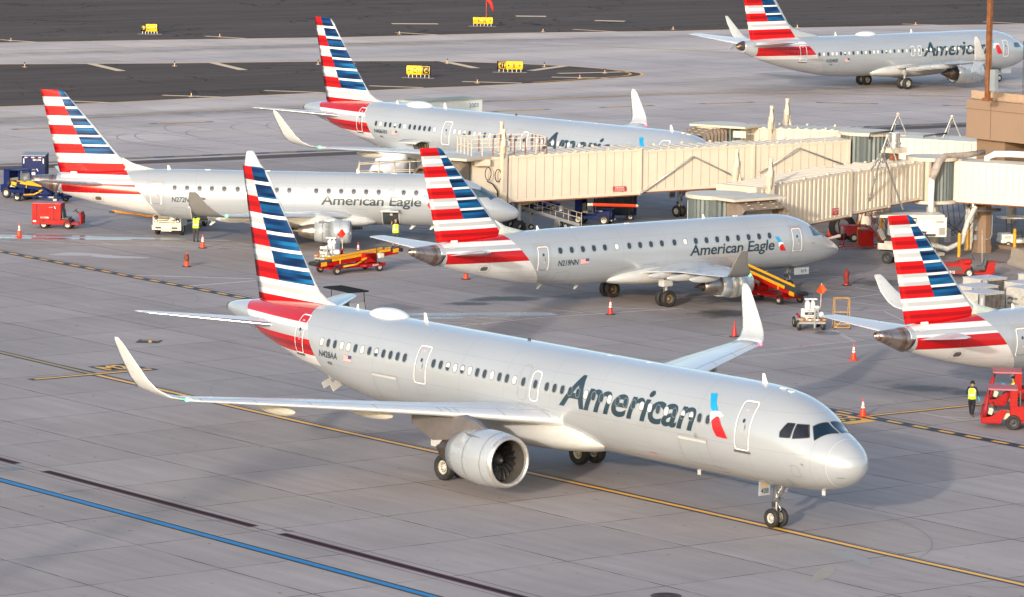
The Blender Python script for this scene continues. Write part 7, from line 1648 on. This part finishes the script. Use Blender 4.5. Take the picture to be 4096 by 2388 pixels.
# ---- tow bar and floor rubbish at the left tail
t = MB(); t.cyl((0, 0, .35), (3.2, 0, .12), .09, 0, 10); t.cyl((3.2, 0, .12), (3.5, 0, .1), .06, 1, 8); t.box((0, 0, .3), (.3, .5, .12), 1); o = t.build('tow_bar', [mat('orange_tow_bar', (.62, .26, .03), .5, var=.3, dirt=.3), DARK]); o.location = (-120.8, 43.2, 0); o.rotation_euler.z = math.radians(30); tag(o, 'orange yellow tow bar lying beneath the left airliner tail', 'tow bar')
# ---- signs of the taxiways
SY = mat('sign_yellow', (.82, .50, .01), .45, var=.03); SK = mat('sign_black', (.012, .012, .012), .5)
def arrow(mb, x, y, s_, d, T, mi):
    w_ = .05*s_; L = .30*s_
    mb.add([T(x-L, y-w_), T(x+L, y-w_), T(x+L, y+w_), T(x-L, y+w_)], [(0, 1, 2, 3)], mi)
    for k in (-1, 1): tx = x+d*L; mb.add([T(tx+d*w_, y), T(tx-d*.24*s_, y+k*.24*s_), T(tx-d*.13*s_-d*.2*s_, y+k*.18*s_), T(tx-d*.12*s_, y)], [(0, 1, 2, 3)], mi)
def taxi_sign(label, loc, rz, W, H, panels, bulge=.12):
    "panels: (x0, x1, black?, items) items: ('t', text, x) or ('a', dir, x)"
    t = thing('taxiway_sign', label, 'sign', loc, rz, 'airfield guidance signs'); mb = MB(); n = 8; R = []
    prof = [(-.16*math.cos((k/n-.5)*PI)-.0, (k/n)*H) for k in range(n+1)]+[(.16*math.cos((k/n-.5)*PI), (1-k/n)*H) for k in range(n+1)]
    mb.loft([[(x, yy, .30+z) for yy, z in prof] for x in (-W/2, W/2)], 0, True, True); mb.build('sign_box', SK, t)
    mb = MB()
    T0 = lambda x, y, o: (x, -(.16*math.cos((min(max((y)/H, 0), 1)-.5)*PI))-o, .30+y)
    for x0, x1, blk, items in panels:
        bmx = poly_bm([(x0, .02), (x1, .02), (x1, H-.02), (x0, H-.02)], 1, H/8); bm_add(mb, bmx, lambda x, y: T0(x, y, .008), 1 if blk else 0)
        if blk == 2:
            bmx = ring_bm([(x0+.05, .07), (x1-.05, .07), (x1-.05, H-.07), (x0+.05, H-.07)], .045, .1); bm_add(mb, bmx, lambda x, y: T0(x, y, .014), 0)
        for it in items:
            if it[0] == 'a': arrow(mb, it[2], H*.5, H*.62, it[1], lambda x, y: T0(x, y, .016), 0 if blk else 1)
            else:
                bmx = text_bm(it[1], H*.70, 0, .012*H, 'CENTER', 1.05, .5, H/8, .70)
                bm_add(mb, bmx, lambda x, y: T0(it[2]+x, H*.24+y, .016), 0 if blk else 1)
    mb.build('sign_face', [SY, SK], t, fixn=False)
    mb = MB(); mb.box((0, 0, .02), (W+.8, .8, .04), 0)
    for k in range(6): mb.cyl((-W*.42+W*.84*k/5, 0, 0), (-W*.42+W*.84*k/5, 0, .32), .035, 1, 6)
    mb.build('footing', [mat('sign_pad', (.16, .14, .14), .8), WHITE], t); return t
fr_ = math.radians(56)
taxi_sign('yellow sign with a black B panel and C11 arrow, alone at the upper left', (-280.8, 152.9, 0), math.radians(49), 1.95, .86, [(-.95, -.42, 1, [('t', 'B', -.68)]), (-.42, .82, 0, [('t', 'C11', .0), ('a', 1, .58)])])
taxi_sign('yellow sign reading arrow 8 and 26 arrow below the windsock', (-275.5, 196.2, 0), math.radians(54), 2.45, .78, [(-1.12, -.24, 0, [('a', -1, -.84), ('t', '8', -.45)]), (-.21, 1.2, 0, [('t', '26', .22), ('a', 1, .88)])])
taxi_sign('yellow sign with arrow C11 and a black C panel at its right end', (-213.2, 139.5, 0), math.radians(43), 2.42, .92, [(-1.2, .30, 0, [('a', -1, -.88), ('t', 'C11', -.15)]), (.32, 1.15, 2, [('t', 'C', .73)])])
taxi_sign('sign with a black C11 panel then yellow arrow B arrow, right of the other', (-214.9, 152.3, 0), math.radians(54), 2.62, .84, [(-1.18, -.42, 2, [('t', 'C11', -.80)]), (-.40, 1.28, 0, [('a', -1, -.10), ('t', 'B', .38), ('a', 1, .90)])])
t = thing('windsock', 'small red windsock hanging limp on a thin red pole at the top edge', 'windsock', (-286.0, 205.0, 0)); mb = MB(); mb.cyl((0, 0, 0), (0, 0, 3.3), .05, 0, 8); mb.cyl((0, 0, 2.75), (0, 0, 3.3), .09, 1, 8); mb.build('pole', [mat('pole_red', (.45, .05, .03), .6), WHITE], t)
mb = MB(); mb.tube([(0, 0, 2.35), (.22, .18, 2.30), (.45, .35, 2.0), (.56, .48, 1.45), (.62, .55, 1.05)], [.30, .26, .2, .15, .12], 0, 12); mb.build('sock', mat('sock_red', (.65, .02, .015), .7, var=.1), t)
# ---- taxiway edge lights
EL = [(-278.0, 132.9), (-243.6, 113.1), (-237.9, 127.3), (-273.5, 157.4), (-233.1, 141.7), (-204.5, 106.6), (-268.3, 178.6), (-264.5, 196.5), (-261.0, 213.3), (-228.1, 154.5), (-219.2, 160.2), (-209.6, 160.3), (-205.4, 153.6), (-205.1, 140.5), (-257.1, 229.4), (-254.7, 246.5)]
EN = ['top left, left of the sign with the B panel', 'island, leftmost on its far edge', 'island far edge, between two broad stripes at the left', 'top shoulder, between the B panel sign and the second fin', 'island far edge, touching the second airliner fin', 'island near edge, left of the second airliner tail', 'top shoulder, left of the 8 and 26 sign', 'top shoulder, right of the 8 and 26 sign', 'top shoulder, midway between windsock and the far airliner', 'island far edge, above the C11 and C sign', 'island far edge, right of the C11 arrow B sign', 'island, nearest its pointed tip', 'island near edge, just left of the pointed tip', 'island near edge, between the two island signs', 'top shoulder, just ahead of the far airliner fin', 'top shoulder, above the roof of the far airliner']
proto = None
for (x, y), nmx in zip(EL, EN):
    lb = 'small blue taxiway light on '+nmx
    if proto is None:
        proto = thing('edge_light', lb, 'edge light', (x, y, 0), 0, 'blue taxiway edge lights')
        mb = MB(); mb.cyl((0, 0, 0), (0, 0, .03), .26, 0, 16); mb.build('base_plate', mat('light_pad', (.45, .38, .36), .7), proto); mb = MB(); mb.cyl((0, 0, .03), (0, 0, .34), .05, 0, 8, .045); mb.build('stem', mat('stem_amber', (.62, .38, .12), .5), proto)
        mb = MB(); mb.sph((0, 0, .42), .075, 0, 6, (1, 1, 1.2)); mb.build('blue_lens', mat('blue_lens', (.004, .01, .12), .2), proto)
    else: dup(proto, (x, y, 0), 0, lb)
# ---- floodlight mast between the camera and the sun; its long shadow crosses the lower left of the apron
t = thing('floodlight_mast', 'tall floodlight mast outside the frame whose soft shadow crosses the blue line', 'light mast', (27.0, -95.8, 0))
mb = MB(); mb.cyl((0, 0, 0), (0, 0, 24), .75, 0, 16, .45); mb.lathe([(23.2, .5), (23.2, 1.5), (24.2, 1.6), (24.4, .3)], (0, 0, 0), 'Z', 0, 20); mb.build('mast', GREYP, t)
mb = MB()
for k in range(8): a_ = k*PI/4; mb.box((1.5*math.cos(a_), 1.5*math.sin(a_), 24.6), (.5, .5, .45), 0, rz=a_)
mb.build('lamp_head', DARK, t)
# ================================================================ PEOPLE
def person(label, loc, rz, J, cols, vest=None, hair=None, cap=None, extra=None, group=None, scale=1.):
    """J: joints in metres (x forward, y left, z up); cols: torso, sleeve, forearm, legs, shin, shoe, skin materials"""
    t = thing('person', label, 'person', loc, rz, group); t.scale = (scale,)*3
    V_ = []; E_ = []; Rr = []; lab = []
    def a(p, r, l, par=None):
        V_.append(Vector(p)); Rr.append(r); lab.append(l)
        if par is not None: E_.append((par, len(V_)-1))
        return len(V_)-1
    lerp = lambda p, q, k: Vector(p).lerp(Vector(q), k)
    pel = a(J['pelvis'], (.15, .12), 'leg'); w_ = a(lerp(J['pelvis'], J['chest'], .45), (.135, .10), 'torso', pel); ch = a(J['chest'], (.165, .115), 'torso', w_)
    nb = a(lerp(J['chest'], J['head'], .50), (.075, .075), 'torso', ch); nk = a(lerp(J['chest'], J['head'], .64), (.058, .06), 'skin', nb)
    hd = a(lerp(J['chest'], J['head'], .85), (.07, .078), 'skin', nk); h2 = a(J['head'], (.082, .098), 'skin', hd); a(Vector(J['head'])+Vector((0, 0, .07)), (.06, .075), 'skin', h2)
    for s_ in ('l', 'r'):
        sg = 1 if s_ == 'l' else -1; S, Eb, H = J['sh'+s_], J['el'+s_], J['ha'+s_]
        i = a(S, (.068, .068), 'sleeve', ch); i = a(lerp(S, Eb, .5), (.055, .055), 'sleeve', i); i = a(Eb, (.045, .045), 'fore', i); i = a(lerp(Eb, H, .5), (.042, .04), 'fore', i); i = a(H, (.028, .028), 'hand', i)
        d = (Vector(H)-Vector(Eb)).normalized(); sd_ = d.orthogonal().normalized(); sd_ = Vector(J.get('palm'+s_, sd_)); sd_ = (sd_-d*sd_.dot(d)).normalized(); up_ = d.cross(sd_)
        pm = a(Vector(H)+d*.055, (.036, .02), 'hand', i)
        for k, ln in enumerate((.070, .080, .075, .060)):
            b = a(Vector(H)+d*.085+sd_*(.027-.018*k), (.010, .010), 'hand', pm); c_ = a(V_[b]+d*ln*.55+up_*.012*sg, (.0095, .0095), 'hand', b); a(V_[c_]+d*ln*.35+up_*.028*sg, (.008, .008), 'hand', c_)
        th = a(Vector(H)+d*.03+sd_*.035, (.012, .012), 'hand', i); a(V_[th]+d*.03+sd_*.025, (.010, .010), 'hand', th)
        Hp, Kn, An = J['hip'+s_], J['kn'+s_], J['an'+s_]
        bag = cols['leg'] == cols['shin']; kq = 1.22 if bag else 1.
        i = a(Hp, (.105, .105), 'leg', pel); i = a(lerp(Hp, Kn, .5), (.09*kq, .09*kq), 'leg', i); i = a(Kn, (.064*kq, .064*kq), 'leg', i); i = a(lerp(Kn, An, .4), (.06*kq, .06*kq), 'shin', i); i = a(An, (.042*kq, .042*kq), 'shin', i)
        f_ = Vector(J.get('toe'+s_, (1, 0, 0))); i2 = a(Vector(An)+Vector((0, 0, -.055))+f_*.02, (.042, .04), 'shoe', i); a(Vector(An)+f_*.15+Vector((0, 0, -.065)), (.042, .028), 'shoe', i2)
    me = bpy.data.meshes.new('p'); me.from_pydata(V_, E_, []); ob = bpy.data.objects.new('p', me); COL.objects.link(ob)
    md = ob.modifiers.new('s', 'SKIN'); md.use_smooth_shade = True
    for i, sv in enumerate(me.skin_vertices[0].data): sv.radius = Rr[i]; sv.use_root = (i == 0)
    ob.modifiers.new('u', 'SUBSURF').levels = 1
    bpy.context.view_layer.update()
    m2 = bpy.data.meshes.new_from_object(ob.evaluated_get(bpy.context.evaluated_depsgraph_get())); bpy.data.objects.remove(ob)
    keys = ['torso', 'sleeve', 'fore', 'hand', 'leg', 'shin', 'shoe', 'skin']
    for k in keys: m2.materials.append(cols[k])
    P = [(V_[i], V_[j], lab[j] if lab[j] != 'leg' or lab[i] != 'shin' else 'shin') for i, j in E_]
    for f in m2.polygons:
        c = f.center; best = None
        for p, q, l in P:
            d = q-p; k = max(0, min(1, (c-p).dot(d)/(d.length_squared+1e-9))); dd = (c-(p+d*k)).length
            if best is None or dd < best[0]: best = (dd, l)
        f.material_index = keys.index(best[1]); f.use_smooth = True
    b = bpy.data.objects.new('body', m2); link(b, t)
    H = Vector(J['head']); fw = Vector(J.get('face', (1, 0, 0))).normalized(); lf = Vector((0, 0, 1)).cross(fw).normalized(); mb = MB()
    for s_ in (-1, 1): mb.sph(H+fw*.083+lf*.031*s_+Vector((0, 0, .02)), .011, 0, 4); mb.sph(H+lf*.083*s_, .024, 1, 5, (.6, .6, 1.2))
    mb.sph(H+fw*.10+Vector((0, 0, -.01)), .017, 1, 5); mb.box(H+fw*.088+Vector((0, 0, -.052)), (.02, .045, .008), 2, rz=math.atan2(fw.y, fw.x)); mb.build('face', [DARK, cols['skin'], mat('lips', (.3, .08, .06), .5)], b)
    if hair: mb = MB(); mb.sph(H-fw*.015+Vector((0, 0, .045)), .100, 0, 8, (1, .9, .85)); mb.build('hair', hair, b)
    if cap:
        mb = MB(); mb.sph(H-fw*.0+Vector((0, 0, .05)), .106, 0, 8, (1, .95, .85)); q = H+fw*.13+Vector((0, 0, .04)); mb.box(q, (.10, .14, .012), 0, rz=math.atan2(fw.y, fw.x)); mb.build('cap', cap, b)
        mb = MB()
        for s_ in (-1, 1): mb.sph(H+lf*.10*s_+Vector((0, 0, .0)), .036, 0, 5)
        mb.build('ear_defenders', BLKC, b)
    if vest:
        mb = MB(); p, c = Vector(J['pelvis']), Vector(J['chest']); R = []; yaw = J.get('vyaw', 0)
        for k in range(8):
            q = p.lerp(c, -.12+k*.19); rx, ry = (.150, .205) if k < 5 else ((.15, .215) if k < 6 else (.135, .20) if k < 7 else (.10, .13))
            R.append([q+Vector((rx*math.cos(a_*2*PI/20)*math.cos(yaw)-ry*math.sin(a_*2*PI/20)*math.sin(yaw), rx*math.cos(a_*2*PI/20)*math.sin(yaw)+ry*math.sin(a_*2*PI/20)*math.cos(yaw), 0)) for a_ in range(20)])
        def mi(i, j): return 1 if (i == 2 or (i > 2 and j % 20 in (2, 7, 12, 17))) else 0
        mb.loft(R, 0, True, False, True, mi); mb.build('safety_vest', [vest, REFL], b, fixn=False)
    if extra: extra(t, J)
    return t
def stand(**k):
    J = dict(pelvis=(0, 0, .93), chest=(0, 0, 1.34), head=(.02, 0, 1.64), shl=(0, .19, 1.42), shr=(0, -.19, 1.42), ell=(-.02, .26, 1.14), elr=(-.02, -.26, 1.14), hal=(.06, .27, .90), har=(.06, -.27, .90), hipl=(0, .10, .88), hipr=(0, -.10, .88), knl=(.02, .11, .49), knr=(.02, -.11, .49), anl=(0, .12, .095), anr=(0, -.12, .095)); J.update(k); return J
GLOVE = mat('blue_glove', (.02, .42, .75), .5)
# worker walking away at the right
person('worker in a black cap, yellow vest and blue gloves walking away at the right', (-22.48, 28.3, 0), math.radians(118), stand(knl=(.10, .11, .50), anl=(.20, .11, .12), knr=(-.02, -.10, .49), anr=(-.16, -.10, .11), hal=(.16, .20, .98), ell=(-.08, .25, 1.16), elr=(.02, -.27, 1.15), har=(.06, -.33, .90)), dict(torso=NAVYC, sleeve=NAVYC, fore=NAVYC, hand=GLOVE, leg=NAVYC, shin=NAVYC, shoe=mat('brown_boot', (.14, .09, .05), .7), skin=SKIN), VEST, cap=BLKC, group='ramp workers', scale=1.0)
# worker reaching into the rear hold
person('worker in a yellow vest and grey trousers reaching up into the rear hold', (-104.7, 39.05, 0), math.radians(125), stand(shr=(.02, -.18, 1.43), shl=(.05, .18, 1.43), elr=(.22, -.24, 1.55), har=(.34, -.2, 1.80), ell=(.26, .2, 1.48), hal=(.44, .22, 1.66), face=(1, .2, .2), chest=(.03, 0, 1.34), head=(.06, 0, 1.63)), dict(torso=NAVYC, sleeve=VEST, fore=SKIND, hand=SKIND, leg=mat('grey_trousers', (.035, .035, .04), .85), shin=MC['grey_trousers'], shoe=BLKC, skin=SKIND), VEST, hair=BLKC, group='ramp workers', scale=1.06)
# worker in shorts holding a pole to the forward hold
def pole(t, J):
    p, q = Vector(J['har']), Vector(J['hal']); d = (p-q).normalized() if (p-q).length > .01 else Vector((0, 0, 1)); d = Vector((.25, .30, .85)).normalized(); m_ = (p+q)/2+Vector((.05, 0, .03))
    mb = MB(); mb.cyl(m_-d*.55, m_, .018, 0, 8); mb.cyl(m_, m_+d*.4, .015, 1, 8); o = mb.build('handled_pole', [BLKC, WHITE]); o.parent = None
    o.matrix_world = Matrix.Translation(t.location) @ Matrix.Rotation(t.rotation_euler.z, 4, 'Z'); tag(o, 'black and white pole held up by the worker at the forward hold', 'pole')
person('bald worker in a black shirt, yellow vest and shorts holding a pole at the hold', (-95.65, 48.4, 0), math.radians(160), stand(shl=(.03, .18, 1.42), shr=(.03, -.18, 1.42), ell=(.30, .16, 1.30), hal=(.42, .12, 1.58), elr=(.26, -.16, 1.34), har=(.42, -.06, 1.68), face=(.9, .1, .35), anl=(.12, .14, .095), knl=(.08, .13, .49), anr=(-.14, -.14, .095)), dict(torso=BLKC, sleeve=BLKC, fore=SKIN, hand=SKIN, leg=mat('grey_shorts', (.05, .06, .06), .85), shin=SKIN, shoe=BLKC, skin=SKIN), VEST, extra=pole, group='ramp workers', scale=1.06)
SIT = stand(pelvis=(-.15, 0, .55), chest=(-.12, 0, .97), head=(-.08, 0, 1.27), shl=(-.12, .19, 1.05), shr=(-.12, -.19, 1.05), ell=(.05, .25, .86), elr=(.05, -.25, .86), hal=(.34, .14, .98), har=(.34, -.14, .98), hipl=(-.12, .10, .52), hipr=(-.12, -.10, .52), knl=(.34, .12, .56), knr=(.34, -.12, .56), anl=(.42, .12, .13), anr=(.42, -.12, .13))
dj = dict(torso=NAVYC, sleeve=VEST, fore=VEST, hand=GLOVE, leg=NAVYC, shin=NAVYC, shoe=BLKC, skin=SKIN)
def seat_at(root, dx, dy, dz):
    c, s_ = math.cos(root.rotation_euler.z), math.sin(root.rotation_euler.z); return (root.location.x+dx*c-dy*s_, root.location.y+dx*s_+dy*c, dz)
person('driver in a yellow jacket and blue gloves seated in the rear red tug', seat_at(tg2, .35, .25, .30), tg2.rotation_euler.z, SIT, dj, VEST, hair=BLKC, group='ramp workers')
person('driver in a yellow vest seated in the golf cart with the black roof', seat_at(gc1, -.2, -.27, .32), gc1.rotation_euler.z, SIT, dict(torso=mat('khaki', (.30, .26, .18), .8), sleeve=VEST, fore=SKIN, hand=SKIN, leg=NAVYC, shin=NAVYC, shoe=BLKC, skin=SKIN), VEST, hair=BLKC, group='ramp workers')
person('worker in yellow mostly hidden behind the navy cart BB2030', (-106.6, 68.4, 0), math.radians(200), stand(), dict(torso=VEST, sleeve=VEST, fore=SKIN, hand=SKIN, leg=NAVYC, shin=NAVYC, shoe=BLKC, skin=SKIN), VEST, cap=BLKC, group='ramp workers')
